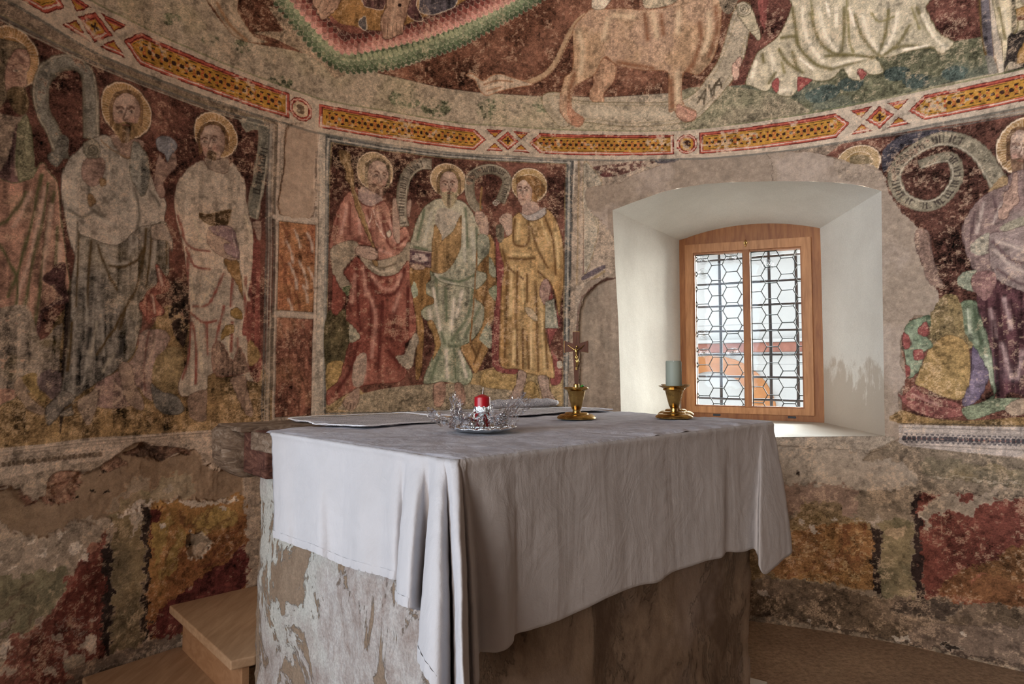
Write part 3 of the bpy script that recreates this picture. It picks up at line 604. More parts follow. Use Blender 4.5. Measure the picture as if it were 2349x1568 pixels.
R 6b6a60 49 49 4a4636 0.35 - 2c2422|-2454,1950 -2469,2000 -2492,2042 -2516,2083 -2526,2128 -2523,2183 -2503,2235 -2463,2277 -2418,2291 -2384,2269 -2372,2206 -2367,2125 -2362,2043
F 5b5a52 0.4 0 3c382c 2 0 0 -|-2471,2009 -2452,2030 -2435,2016 -2436,1985 -2458,1929 -2479,1913 -2498,1942 -2477,1973
S 2c2820 3 0.8 0 0 1 0|-2455,1999 -2454,1999 -2455,1998 -2456,1996 -2458,1997 -2459,1999 -2459,2002 -2456,2006 -2452,2007 -2448,2004 -2447,1999 -2450,1992 -2456,1988 -2462,1988 -2467,1993 -2467,2002 -2461,2011 -2452,2016 -2443,2013 -2439,2004
H 86662c a8967a|-2249,2185 89,102
F 5f4726 0.3 0.3 4a2e24 2 0 0 -|-2306,2143 -2307,2189 -2287,2235 -2252,2260 -2215,2261 -2193,2229 -2191,2181 -2194,2140 -2223,2163 -2275,2146 -2302,2106
F 8a7262 0.2 0 4a2e24 2 0 0 -|-2295,2162 -2291,2202 -2272,2236 -2247,2250 -2220,2245 -2204,2213 -2204,2173 -2212,2135 -2230,2103 -2248,2092 -2268,2093 -2286,2119
S a89484 33 0.55 1 1 1 0|-2261,2221 -2245,2225
S a89484 15 0.6 1 1 1 0|-2252,2192 -2249,2160
S 4a2e24 33 0.4 1 1 1 0|-2206,2216 -2210,2143
S 9a5f4c 28 0.35 1 1 1 0|-2272,2139 -2271,2136
S 9a5f4c 29 0.35 1 1 1 0|-2229,2153 -2230,2149
S 4a2e24 8 0.85 0 1 1 0|-2281,2182 -2271,2191 -2260,2187
S b8aa98 8 0.8 0 1 1 0|-2278,2170 -2263,2175
S 2a1a16 8 0.9 0 1 1 0|-2272,2172 -2268,2173
S 4a2e24 4 0.8 0 1 1 0|-2280,2167 -2270,2178 -2261,2174
S 4a2e24 3 0.6 0 1 1 0|-2278,2164 -2270,2165 -2262,2170
S 4a2e24 8 0.85 0 1 1 0|-2244,2191 -2234,2204 -2223,2200
S b8aa98 9 0.8 0 1 1 0|-2241,2182 -2225,2187
S 2a1a16 9 0.9 0 1 1 0|-2234,2184 -2231,2185
S 4a2e24 4 0.8 0 1 1 0|-2243,2180 -2233,2190 -2223,2186
S 4a2e24 3 0.6 0 1 1 0|-2241,2176 -2233,2177 -2225,2183
S 4a2e24 5 0.75 0 1 1 0|-2248,2194 -2253,2169 -2258,2150 -2252,2145 -2246,2151
F 67512c 0.3 0.6 - 0 0 0 -|-2293,2144 -2285,2126 -2264,2134 -2251,2141 -2233,2144 -2211,2149 -2205,2175 -2206,2120 -2224,2076 -2241,2055 -2262,2055 -2283,2085
S 4a2e24 11 0.4 1 1 1 0|-2255,2109 -2255,2062
S a89484 9 0.3 1 1 1 0|-2242,2117 -2242,2070
S 6e4434 6 0.7 0 1 1 0|-2261,2125 -2251,2130 -2240,2131
S 4a2e24 3 0.8 0 1 1 0|-2263,2124 -2250,2126 -2238,2131
F 7b6558 0.2 0 - 0 0 0 -|-2282,2084 -2256,2060 -2216,2088 -2179,2082 -2209,2024 -2249,2003 -2290,2023 -2320,2056
F 878276 0.2 0.12 3f3830 3 0 0 928676|-2335,2065 -2301,2068 -2280,2037 -2249,2008 -2219,2022 -2210,2079 -2173,2045 -2156,1972 -2100,1879 -2104,1817 -2107,1749 -2159,1702 -2239,1598 -2296,1523 -2344,1523 -2382,1559 -2403,1611 -2428,1692 -2443,1758 -2455,1855 -2444,1928 -2395,2002
F 696a62 0.35 0.3 4a4430 3 0 0 -|-2216,2080 -2173,2045 -2156,1972 -2165,1920 -2185,1878 -2211,1915 -2228,1970 -2225,2031
U 2|0,0
S 59554c 15 0.95 1 1 1 0|-2373,1896 -2361,1807 -2322,1774
S 9a9486 15 0.85 1 1 1 0|-2394,1962 -2420,1879 -2408,1796
S 59554c 16 0.95 1 1 1 0|-2211,1904 -2193,1810 -2202,1743
S 9a9486 15 0.85 1 1 1 0|-2298,1973 -2306,1882
S 59554c 15 0.95 1 1 1 0|-2426,1777 -2388,1760 -2351,1788
S 9a9486 15 0.85 1 1 1 0|-2351,1768 -2273,1752
S 59554c 16 0.95 1 1 1 0|-2154,1906 -2121,1858
S 9a9486 15 0.85 1 1 1 0|-2321,1722 -2241,1683
S 59554c 15 0.95 1 1 1 0|-2367,1662 -2317,1593
S 59554c 15 0.95 1 1 1 0|-2396,1688 -2366,1622
S 6e5024 6 0.6 0 0 1 0|-2330,2051 -2300,2031 -2250,2013 -2229,2016
F 625e56 0.35 0.6 3a3226 3 0 0.12 6b6454|-2404,1744 -2393,1701 -2356,1691 -2313,1680 -2258,1687 -2192,1760 -2140,1780 -2099,1797 -2081,1731 -2081,1662 -2082,1599 -2120,1570 -2123,1552 -2163,1511 -2184,1473 -2177,1407 -2203,1287 -2268,1221 -2372,1149 -2431,1096 -2469,1045 -2478,1104 -2433,1156 -2421,1281 -2415,1392 -2414,1530 -2406,1626
S 42320f 11 0.95 1 1 1 0|-2398,1711 -2394,1549 -2396,1449
S 42320f 11 0.95 1 1 1 0|-2334,1671 -2305,1595 -2265,1518
S 42320f 12 0.95 1 1 1 0|-2289,1603 -2245,1606 -2195,1640 -2173,1686
S 42320f 12 0.95 1 1 1 0|-2169,1759 -2173,1674 -2198,1537 -2235,1451 -2266,1378
S 42320f 11 0.95 1 1 1 0|-2355,1679 -2358,1565 -2360,1452
S 7e7a70 11 0.85 1 1 1 0|-2312,1669 -2278,1616 -2234,1622
S 7e7a70 12 0.85 1 1 1 0|-2196,1706 -2224,1666
S 7e7a70 11 0.85 1 1 1 0|-2373,1563 -2358,1395
S 42320f 12 0.95 1 1 1 0|-2146,1757 -2149,1653 -2163,1541
S 7e7a70 12 0.85 1 1 1 0|-2133,1717 -2142,1629
S 42320f 12 0.95 1 1 1 0|-2092,1748 -2089,1636
S 42320f 11 0.95 1 1 1 0|-2250,1379 -2230,1463
S 7e7a70 11 0.85 1 1 1 0|-2318,1478 -2302,1284
S 42320f 11 0.95 1 1 1 0|-2409,1392 -2415,1227
S 7e7a70 11 0.85 1 1 1 0|-2346,1340 -2362,1182
S 42320f 11 0.95 1 1 1 0|-2256,1402 -2323,1284
S 8a8474 14 0.85 1 1 1 0|-2326,1397 -2344,1283
S 2c2a28 15 0.95 1 1 1 0|-2238,1344 -2247,1286
S 2c2a28 14 0.95 1 1 1 0|-2347,1374 -2353,1306
S 8a8474 15 0.85 1 1 1 0|-2269,1285 -2300,1227
F 7f7264 0.2 0 3a3226 3 0 0 -|-2146,1776 -2099,1788 -2073,1739 -2072,1688 -2085,1724 -2121,1725 -2145,1727
F 7e4636 0.25 0.3 3a2018 3 0 0 -|-2133,1624 -2119,1629 -2106,1603 -2074,1563 -2081,1531 -2116,1515 -2127,1505 -2096,1461 -2102,1439 -2137,1428 -2143,1403 -2157,1408 -2186,1467 -2174,1492 -2160,1523 -2120,1564
S 5a2a20 8 0.95 1 1 1 0|-2129,1551 -2156,1493 -2160,1420
S a88c7a 8 0.85 1 1 1 0|-2118,1614 -2105,1553
S a88c7a 8 0.85 1 1 1 0|-2139,1507 -2132,1446
F 796058 0.28 0.3 4a3830 2 0 0 836f62|-2176,1371 -2130,1384 -2089,1379 -2073,1351 -2090,1301 -2116,1258 -2135,1203 -2130,1119 -2153,1131 -2183,1168 -2209,1098 -2307,1097 -2324,1125 -2320,1182 -2267,1216 -2224,1245 -2186,1311
S 603c34 9 0.95 1 1 1 0|-2148,1373 -2162,1251 -2154,1155
S 98826f 10 0.85 1 1 1 0|-2124,1349 -2156,1227
S 98826f 9 0.85 1 1 1 0|-2267,1192 -2232,1140 -2264,1106
F 5c564c 0.3 0.2 2c2620 2 0 0 -|-2381,1122 -2401,1111 -2390,1078 -2420,1073 -2435,1079 -2411,1101
F 5e5850 0.3 0.3 2c2620 3 0 0 -|-2428,1161 -2457,1125 -2478,1104 -2471,1048 -2454,1055 -2421,1101 -2387,1133
F 7a6656 0.2 0 3a2c22 2 0 0 -|-2246,1251 -2213,1254 -2195,1198 -2161,1114 -2159,1084 -2180,1085 -2215,1116 -2239,1181
F 786858 0.2 0 3a2c22 2 0 0 -|-2379,1127 -2351,1143 -2317,1165 -2318,1097 -2338,1047 -2350,1040 -2363,1065 -2380,1094
S 3a2c22 2 0.7 0 1 1 0|-2360,1093 -2353,1054
S 3a2c22 2 0.7 0 1 1 0|-2347,1095 -2344,1048
S 3a2c22 2 0.7 0 1 1 0|-2190,1115 -2163,1087
S 3a2c22 2 0.7 0 1 1 0|-2198,1109 -2175,1084
F 6b5a34 0.35 0.2 - 0 0 0 7e6c44|-2110,1289 -2064,1321 -2027,1303 -2013,1228 -2047,1141 -2095,1148 -2126,1191 -2133,1240
F 585650 0.35 0.2 3a3630 3 0 0 -|-2137,1179 -2095,1148 -2047,1135 -2010,1090 -2021,1062 -2075,1062 -2117,1094
F 7d655a 0.2 0 4a2e28 2 0 0 -|-2380,1966 -2357,1980 -2318,1986 -2315,1942 -2326,1906 -2354,1875 -2378,1880 -2390,1912
S 4a2e28 2 0.7 0 1 1 0|-2352,1964 -2320,1967
S 4a2e28 2 0.7 0 1 1 0|-2349,1949 -2317,1952
S 4a2e28 2 0.7 0 1 1 0|-2351,1930 -2319,1933
S 4a2e28 2 0.7 0 1 1 0|-2355,1914 -2326,1917
F 6c6a5c 0.2 0 3a3626 3 0 0 -|-2386,2021 -2359,2045 -2334,2031 -2333,1990 -2366,1975 -2381,1986
S 3a3626 4 0.8 0 0 1 0|-2358,2008 -2357,2007 -2357,2006 -2358,2005 -2361,2005 -2362,2007 -2361,2011 -2358,2014 -2354,2015 -2350,2013 -2349,2008 -2352,2001 -2357,1996 -2364,1996 -2369,2001 -2370,2010 -2365,2019 -2356,2024 -2347,2023 -2341,2014 -2342,2002 -2350,1991 -2362,1986 -2373,1990
F 7a6038 0.3 0 3a2814 2 0 0 -|-2335,1903 -2316,1916 -2310,1896 -2325,1882
F 6a5230 0.3 0 3a2814 2 0 0 -|-2372,1845 -2353,1844 -2345,1820 -2361,1801 -2371,1815
F 7c6458 0.2 0 4a2e28 3 0 0 -|-2126,2053 -2098,2032 -2080,2076 -2063,2064 -2064,2018 -2107,1953 -2101,1913 -2116,1887 -2139,1927 -2142,1976
F 6d7076 0.2 0.1 44464a 3 0 0 -|-2139,2111 -2111,2130 -2079,2131 -2061,2104 -2077,2071 -2093,2033 -2107,2063 -2132,2074
S 50545c 2 0.7 0 1 1 0|-2099,2065 -2130,2119
S 50545c 2 0.7 0 1 1 0|-2099,2065 -2119,2122
S 50545c 2 0.7 0 1 1 0|-2099,2065 -2109,2125
S 50545c 2 0.7 0 1 1 0|-2099,2065 -2098,2128
S 50545c 2 0.7 0 1 1 0|-2099,2065 -2087,2131
S 50545c 2 0.7 0 1 1 0|-2099,2065 -2075,2135
R 56564c 50 50 6c6a5a 0.3 0.35:0.8:14 25201e|-1798,2260 -1755,2284 -1712,2276 -1704,2215 -1715,2124 -1726,2034 -1743,1943 -1754,1879
H 876424 a8967a|-1908,2192 89,94
F 5f4626 0.3 0.3 4a2e24 2 0 0 -|-1979,2126 -1982,2169 -1965,2213 -1929,2241 -1891,2245 -1865,2217 -1860,2174 -1860,2135 -1893,2153 -1946,2132 -1972,2091
F 8a7262 0.2 0 4a2e24 2 0 0 -|-1968,2145 -1966,2183 -1949,2217 -1923,2231 -1895,2230 -1876,2201 -1874,2164 -1879,2128 -1896,2096 -1914,2084 -1936,2083 -1957,2105
S a89484 33 0.55 1 1 1 0|-1945,2199 -1929,2205
S a89484 15 0.6 1 1 1 0|-1934,2174 -1929,2144
S 4a2e24 34 0.4 1 1 1 0|-1878,2205 -1877,2136
S 9a5f4c 28 0.35 1 1 1 0|-1952,2122 -1951,2119
S 9a5f4c 29 0.35 1 1 1 0|-1908,2139 -1909,2136
S 4a2e24 7 0.85 0 1 1 0|-1964,2161 -1954,2170 -1943,2168
S b8aa98 8 0.8 0 1 1 0|-1960,2150 -1944,2156
S 2a1a16 8 0.9 0 1 1 0|-1955,2152 -1951,2153
S 4a2e24 4 0.8 0 1 1 0|-1962,2148 -1952,2158 -1942,2156
S 4a2e24 3 0.6 0 1 1 0|-1960,2145 -1951,2146 -1943,2152
S 4a2e24 7 0.85 0 1 1 0|-1925,2174 -1916,2186 -1904,2184
S b8aa98 8 0.8 0 1 1 0|-1922,2165 -1906,2172
S 2a1a16 8 0.9 0 1 1 0|-1916,2168 -1913,2169
S 4a2e24 4 0.8 0 1 1 0|-1924,2163 -1914,2174 -1904,2171
S 4a2e24 3 0.6 0 1 1 0|-1922,2160 -1913,2161 -1905,2168
S 4a2e24 4 0.75 0 1 1 0|-1930,2176 -1933,2152 -1938,2133 -1931,2130 -1925,2136
S 6e4434 6 0.7 0 1 1 0|-1939,2110 -1929,2116 -1918,2118
S 4a2e24 3 0.8 0 1 1 0|-1941,2109 -1928,2112 -1916,2118
F 695238 0.3 0.4 - 0 0 0 -|-1938,2120 -1903,2116 -1914,2078 -1943,2089
F 7f7060 0.2 0 - 0 0 0 -|-1949,2087 -1914,2084 -1867,2107 -1849,2087 -1865,2023 -1912,2018 -1942,2047
F 8a8070 0.18 0.15 4a3226 4 0 0 968672|-2021,2022 -1960,2075 -1936,2049 -1866,2041 -1843,2095 -1812,2065 -1781,2016 -1776,1937 -1753,1837 -1725,1636 -1723,1512 -1712,1267 -1729,1182 -1849,1224 -1918,1207 -1928,1149 -2017,1128 -2035,1179 -2004,1264 -1996,1434 -2011,1604 -2043,1760 -2067,1858 -2061,1939
F 68342a 0.35 0.4 - 0 0 0 -|-1742,1824 -1716,1709 -1710,1434 -1708,1188 -1755,1228 -1764,1363 -1785,1390 -1761,1567 -1750,1705
U 2|0,0
S 74392c 11 0.95 1 1 1 0|-2037,1757 -1999,1712 -1929,1709
S 74392c 12 0.95 1 1 1 0|-2018,1709 -1985,1643 -1921,1638
S 74392c 12 0.95 1 1 1 0|-1981,1483 -1918,1501 -1869,1624
S 74392c 12 0.95 1 1 1 0|-1993,1456 -1942,1421 -1891,1431
S 74392c 11 0.95 1 1 1 0|-1986,1419 -1968,1317 -1968,1177
S a2977e 11 0.85 1 1 1 0|-1961,1394 -1944,1228
S 74392c 12 0.95 1 1 1 0|-1893,1228 -1889,1346 -1860,1492
S a2977e 12 0.85 1 1 1 0|-1920,1553 -1956,1485
S 74392c 11 0.95 1 1 1 0|-2011,1672 -2006,1481 -1997,1354
S a2977e 11 0.85 1 1 1 0|-1996,1597 -1982,1508
S 74392c 12 0.95 1 1 1 0|-1829,1615 -1834,1494
S 74392c 12 0.95 1 1 1 0|-1776,1620 -1774,1498 -1764,1363
S a2977e 12 0.85 1 1 1 0|-1796,1618 -1761,1526
S 74392c 12 0.95 1 1 1 0|-1929,1422 -1920,1293
S a2977e 12 0.85 1 1 1 0|-1940,1603 -1901,1574
S 74392c 11 0.95 1 1 1 0|-2018,1196 -1996,1291 -1992,1418
S a2977e 12 0.85 1 1 1 0|-1852,1426 -1836,1294
S 74392c 12 0.95 1 1 1 0|-1826,1428 -1830,1308
S 74392c 11 0.95 1 1 1 0|-2051,1831 -2031,1758
S a2977e 12 0.85 1 1 1 0|-1989,1830 -1962,1743
S a2977e 12 0.85 1 1 1 0|-1781,1879 -1752,1774
S 74392c 12 0.95 1 1 1 0|-1804,1362 -1802,1255
F 7a604e 0.3 0.5 6a3a30 3 0 0 -|-1893,1215 -1902,1319 -1870,1346 -1822,1268 -1797,1329 -1762,1255 -1762,1222 -1834,1207
F 745624 0.2 0 2a1c10 3 0 0 -|-1867,1684 -1811,1684 -1789,1578 -1782,1525 -1809,1583 -1850,1639
F 745a1c 0.2 0 2a1c10 3 0 0 -|-1832,1477 -1807,1491 -1788,1470 -1786,1443 -1826,1449
F 745a1c 0.2 0 2a1c10 3 0 0 -|-1867,1379 -1852,1413 -1819,1417 -1820,1388 -1851,1367 -1869,1350
F 755c2c 0.3 0 - 0 0 0 -|-1757,1357 -1716,1317 -1708,1283 -1742,1249 -1759,1262
F 3e2e16 0.3 0.2 6c5424 3 0 0 -|-1970,1858 -1933,1859 -1848,1895 -1845,1875 -1860,1822 -1925,1815 -1964,1834
F 6e585a 0.2 0.1 33242a 3 0 0 -|-1928,1809 -1833,1818 -1806,1699 -1838,1701 -1898,1733 -1918,1783
S 9c8c84 4 0.7 0 0 1 0|-1837,1809 -1815,1704
F 85705f 0.2 0 4a2e24 3 0 0 -|-1934,1793 -1898,1776 -1859,1765 -1845,1754 -1872,1743 -1851,1699 -1811,1694 -1844,1684 -1910,1712 -1940,1753
F 7a6658 0.2 0 4a2e24 3 0 0 -|-1750,1857 -1716,1869 -1710,1842 -1714,1793 -1728,1784 -1739,1817
S 4a2e24 3 0.7 0 1 1 0|-1739,1848 -1713,1856
S 4a2e24 3 0.7 0 1 1 0|-1736,1832 -1713,1836
S 4a2e24 3 0.7 0 1 1 0|-1732,1815 -1714,1817
F 7a6352 0.2 0 3a2c22 3 0 0 -|-1828,1198 -1768,1207 -1760,1154 -1735,1073 -1736,1038 -1762,1047 -1793,1102 -1813,1149
F 77614f 0.25 0 3a2c22 2 0 0.2 -|-1989,1133 -1925,1151 -1925,1080 -1927,1029 -1978,1038 -1997,1095
S 3a2c22 3 0.7 0 1 1 0|-1759,1080 -1739,1046
S 3a2c22 3 0.7 0 1 1 0|-1771,1077 -1751,1045
S 4c4c48 10 0.8 0 0 1 0|-2723,2347 -2651,2343 -2523,2333 -2384,2321 -2235,2313 -2041,2305 -1866,2299 -1677,2296
S 7f7c6c 5 0.8 0 0 1 0|-2723,2337 -2650,2333 -2522,2322 -2384,2310 -2234,2302 -2040,2293 -1866,2286 -1677,2283
S 6c6242 5 0.7 0 0 1 0|-2723,2355 -2651,2351 -2523,2341 -2384,2330 -2235,2323 -2041,2316 -1866,2310 -1677,2308
S 77736a 9 0.8 0 0 0 0|-1677,2296 -1679,1886 -1681,1434 -1684,1014
S 4b4a46 6 0.8 0 0 0 0|-1688,2293 -1690,1885 -1692,1433 -1695,1014
S 837a6c 8 0.8 0 0 0 0|-1665,2299 -1668,1888 -1669,1434 -1673,1013
S 4c453c 6 0.8 0 0 0 0|-1654,2302 -1656,1890 -1658,1435 -1662,1013
F 85796a 0.2 0.2 - 0 1 0 -|-1650,2315 -1454,2322 -1466,2118 -1466,1998 -1467,1878 -1468,1759 -1468,1641 -1469,1522 -1470,1395 -1471,1268 -1472,1141 -1474,1016 -1654,1014 -1653,1138 -1652,1262 -1651,1387 -1650,1512 -1649,1638 -1648,1764 -1647,1891 -1639,2085 -1644,2200
F 6a5c36 0.2 0 - 0 1 0 -|-1635,1884 -1637,1749 -1640,1616 -1642,1483 -1628,1482 -1627,1616 -1625,1750 -1624,1885
F 8d7a66 0.1 0 4a3a2e 5 0 0 7d6c5a|-1606,2320 -1466,2321 -1472,2177 -1483,1926 -1634,1915 -1632,2009 -1616,2144
E -8 6 0.1|-1606,2320 -1466,2321 -1472,2177 -1478,2051 -1483,1926 -1634,1915 -1632,2009 -1616,2144
F 9a8568 0.12 0 584430 3 1 0 -|-1604,2362 -1455,2364 -1458,2325 -1602,2325
F 84572a 0.35 0.3 2e2018 3 1 0 7a4424|-1637,1881 -1472,1886 -1472,1753 -1472,1622 -1473,1491 -1642,1492 -1640,1621 -1639,1751
S 5a2c16 12 0.7 1 1 1 0|-1621,1870 -1604,1836 -1598,1801
S a39484 12 0.7 1 1 1 0|-1601,1794 -1581,1751 -1573,1706
S a39484 12 0.7 1 1 1 0|-1566,1848 -1549,1813 -1542,1777
S 5a2c16 12 0.7 1 1 1 0|-1631,1736 -1612,1696 -1604,1655
S a39484 12 0.7 1 1 1 0|-1588,1699 -1563,1646 -1553,1592
S a39484 12 0.7 1 1 1 0|-1545,1715 -1517,1657 -1506,1596
S 5a2c16 12 0.7 1 1 1 0|-1611,1630 -1589,1583 -1580,1536
S a39484 13 0.7 1 1 1 0|-1510,1843 -1491,1805 -1484,1765
S a39484 12 0.7 1 1 1 0|-1525,1607 -1508,1571 -1501,1535
S 5a2c16 12 0.7 1 1 1 0|-1561,1573 -1544,1538 -1538,1502
S a39484 12 0.7 1 1 1 0|-1501,1689 -1478,1642 -1470,1593
S a39484 12 0.7 1 1 1 0|-1591,1541 -1577,1512 -1572,1482
F 6e4230 0.4 0.3 2e2018 3 1 0 7c5234|-1643,1460 -1474,1459 -1477,1316 -1479,1173 -1482,1031 -1642,1029 -1642,1172 -1643,1316
S 40251d 11 0.55 1 1 1 0|-1628,1436 -1598,1369 -1577,1324
S 40251d 12 0.55 1 1 1 0|-1589,1400 -1543,1298 -1513,1229
S 40251d 12 0.55 1 1 1 0|-1531,1441 -1490,1349 -1462,1287
S 40251d 12 0.55 1 1 1 0|-1606,1266 -1566,1175 -1538,1114
S 40251d 12 0.55 1 1 1 0|-1548,1248 -1502,1144 -1471,1074
S 40251d 11 0.55 1 1 1 0|-1623,1135 -1598,1077 -1581,1039
S 40251d 12 0.55 1 1 1 0|-1510,1325 -1479,1256 -1458,1209
S 40251d 12 0.55 1 1 1 0|-1570,1439 -1545,1382 -1528,1344
S 968a7a 18 0.9 0 0 1 0|-1655,1896 -1471,1906
S 968a7a 17 0.9 0 0 1 0|-1647,1479 -1464,1472
S a09484 10 0.8 0 0 1 0|-1452,2322 -1463,2079 -1467,1522 -1472,1019
S 998c7c 10 0.7 0 0 1 0|-1642,2307 -1647,1891 -1647,1023
F 8d8678 0.2 0.15 - 0 1 0 -|-1454,2330 -1326,2331 -1193,2329 -1041,2334 -886,2335 -751,2341 -614,2345 -361,2349 -95,2344 -96,2185 -97,2026 -101,1881 -105,1738 -109,1595 -113,1452 -117,1311 -121,1169 -125,1029 -265,1024 -406,1021 -546,1018 -685,1015 -822,1013 -958,1012 -1092,1011 -1222,1011 -1350,1011 -1474,1012 -1469,1138 -1465,1266 -1461,1394 -1457,1523 -1457,1642 -1456,1760 -1456,1880 -1456,2000 -1455,2120
F 4b4d4c 0.3 0.2 - 0 1 0 -|-1428,2316 -1193,2312 -1041,2315 -886,2315 -751,2320 -614,2322 -361,2326 -165,2327 -169,2175 -173,2025 -177,1882 -181,1740 -184,1599 -188,1459 -192,1318 -196,1179 -200,1040 -342,1037 -484,1035 -626,1033 -766,1032 -905,1031 -1041,1031 -1175,1031 -1305,1032 -1432,1033 -1431,1155 -1431,1278 -1430,1401 -1429,1525 -1429,1644 -1430,1763 -1430,1883 -1431,2004 -1431,2125
F 40241b 0.6 0 6a5c34 4 1 0 5e3a2c|-1401,2281 -1193,2286 -1041,2291 -886,2293 -751,2299 -614,2302 -361,2308 -206,2309 -209,2166 -212,2024 -214,1883 -216,1743 -218,1604 -220,1465 -223,1326 -225,1189 -227,1051 -364,1048 -501,1046 -637,1044 -772,1042 -906,1041 -1037,1040 -1166,1040 -1292,1040 -1414,1041 -1414,1161 -1414,1282 -1413,1404 -1413,1526 -1412,1665 -1411,1806 -1409,1946 -1408,2088
S 8a897e 7 0.8 0 0 1 0|-1417,2295 -1193,2299 -886,2304 -614,2311 -361,2317 -185,2317
S 8a897e 6 0.8 0 0 0 0|-1417,2295 -1423,2086 -1423,1525 -1424,1037
S 8a897e 9 0.8 0 0 0 0|-185,2317 -193,2024 -211,1045
S 7f848a 11 0.7 0 0 0 0|-144,2320 -154,2025 -173,1040
S 2c2c2a 7 0.8 0 0 0 0|-169,2324 -180,1887 -195,1040
F 3f3a22 0.5 0.2 - 0 0 0 54492a|-1416,1486 -1310,1501 -1284,1371 -1307,1209 -1388,1170 -1417,1209
F 7c6638 0.4 0.1 - 0 1 0 74653f|-1412,1170 -1328,1269 -1244,1128 -1053,1125 -879,1144 -657,1230 -476,1274 -226,1185 -227,1051 -363,1049 -500,1047 -636,1045 -770,1044 -903,1043 -1034,1043 -1162,1043 -1288,1043 -1410,1044
F 786c54 0.4 0 - 0 0 0 6c6450|-1223,1128 -879,1166 -544,1142 -431,1057 -1305,1039
F 836c34 0.3 0 4a3a1c 3 0 0 -|-655,1184 -634,1232 -563,1233 -470,1205 -477,1142 -563,1139 -648,1153
F 7c652c 0.35 0 - 0 0 0 -|-1413,1250 -1356,1275 -1330,1250 -1367,1163 -1411,1126
F 7c652c 0.35 0 2c2418 4 0 0 -|-413,1170 -370,1170 -348,1113 -363,1071 -434,1086
H 7e6a42 a8967a|-1191,2180 91,95
F 60543c 0.3 0.3 4a2e24 3 0 0 -|-1240,2147 -1236,2195 -1211,2234 -1171,2247 -1133,2233 -1114,2192 -1117,2144 -1123,2104 -1152,2137 -1207,2138 -1239,2107
F 8a7262 0.2 0 4a2e24 2 0 0 -|-1226,2163 -1218,2203 -1195,2230 -1167,2234 -1140,2219 -1127,2181 -1131,2140 -1143,2104 -1164,2079 -1184,2074 -1206,2083 -1222,2115
S a89484 33 0.55 1 1 1 0|-1170,2210 -1153,2208
S a89484 16 0.6 1 1 1 0|-1164,2178 -1164,2144
S 4a2e24 33 0.4 1 1 1 0|-1223,2187 -1222,2115
S 9a5f4c 29 0.35 1 1 1 0|-1191,2130 -1190,2127
S 9a5f4c 29 0.35 1 1 1 0|-1144,2129 -1145,2126
S 4a2e24 8 0.85 0 1 1 0|-1195,2177 -1183,2183 -1173,2175
S b8aa98 9 0.8 0 1 1 0|-1193,2164 -1176,2163
S 2a1a16 9 0.9 0 1 1 0|-1184,2164 -1181,2163
S 4a2e24 5 0.8 0 1 1 0|-1195,2162 -1184,2169 -1174,2162
S 4a2e24 4 0.6 0 1 1 0|-1194,2158 -1185,2156 -1176,2159
S 4a2e24 8 0.85 0 1 1 0|-1155,2173 -1143,2182 -1133,2174
S b8aa98 9 0.8 0 1 1 0|-1153,2163 -1137,2162
S 2a1a16 9 0.9 0 1 1 0|-1144,2163 -1141,2162
S 4a2e24 5 0.8 0 1 1 0|-1156,2161 -1144,2168 -1134,2161
S 4a2e24 4 0.6 0 1 1 0|-1154,2157 -1145,2155 -1136,2158
S 4a2e24 5 0.75 0 1 1 0|-1168,2178 -1164,2153 -1159,2136 -1166,2129 -1173,2133
F 6a5040 0.3 0.6 - 0 0 0 -|-1226,2143 -1219,2121 -1197,2122 -1168,2125 -1164,2121 -1141,2119 -1132,2143 -1139,2088 -1161,2049 -1181,2034 -1203,2041 -1222,2079
S 4a2e24 11 0.4 1 1 1 0|-1176,2094 -1180,2046
S a89484 9 0.3 1 1 1 0|-1161,2097 -1165,2049
S 6e4434 6 0.7 0 1 1 0|-1180,2112 -1169,2113 -1158,2111
S 4a2e24 3 0.8 0 1 1 0|-1182,2111 -1169,2109 -1155,2110
F 84706a 0.2 0 - 0 0 0 -|-1274,2074 -1248,2097 -1214,2082 -1174,2068 -1153,2044 -1207,2007 -1247,2012 -1274,2035
F 7f4f40 0.2 0.15 55281c 4 0 0 8a5e4c|-1281,2089 -1333,2042 -1374,1956 -1399,1857 -1404,1787 -1363,1810 -1304,1836 -1268,1821 -1185,1816 -1171,1758 -1097,1764 -1042,1815 -1022,1891 -1043,1929 -1071,1907 -1105,1916 -1119,1995 -1150,2041 -1207,2006 -1244,2009 -1274,2028
S 5e2e24 15 0.95 1 1 1 0|-1365,1951 -1382,1827
S a2786a 16 0.85 1 1 1 0|-1326,1995 -1351,1863
S 5e2e24 16 0.95 1 1 1 0|-1313,2009 -1311,1868
S a2786a 16 0.85 1 1 1 0|-1273,1969 -1259,1874
S 5e2e24 16 0.95 1 1 1 0|-1227,1988 -1205,1847
S a2786a 16 0.85 1 1 1 0|-1180,1981 -1152,1885
S 5e2e24 16 0.95 1 1 1 0|-1153,1951 -1124,1835 -1070,1813
S a2786a 16 0.85 1 1 1 0|-1119,1955 -1097,1857 -1043,1842
S 5e2e24 16 0.95 1 1 1 0|-1285,1845 -1232,1824
S a2786a 16 0.85 1 1 1 0|-1219,1911 -1233,1955
S 5e2e24 16 0.95 1 1 1 0|-1084,1832 -1036,1876
S a2786a 16 0.85 1 1 1 0|-1171,1804 -1110,1789
S 5e2e24 16 0.95 1 1 1 0|-1160,1984 -1118,1902
S b8a89a 3 0.7 0 0 1 0|-1207,1991 -1213,1944 -1226,1910
S b8a89a 3 0.7 0 0 1 0|-1200,1992 -1179,1922 -1138,1860
S 5c241c 5 0.8 0 0 1 0|-1274,2035 -1247,2012 -1207,2007 -1174,2022 -1153,2041
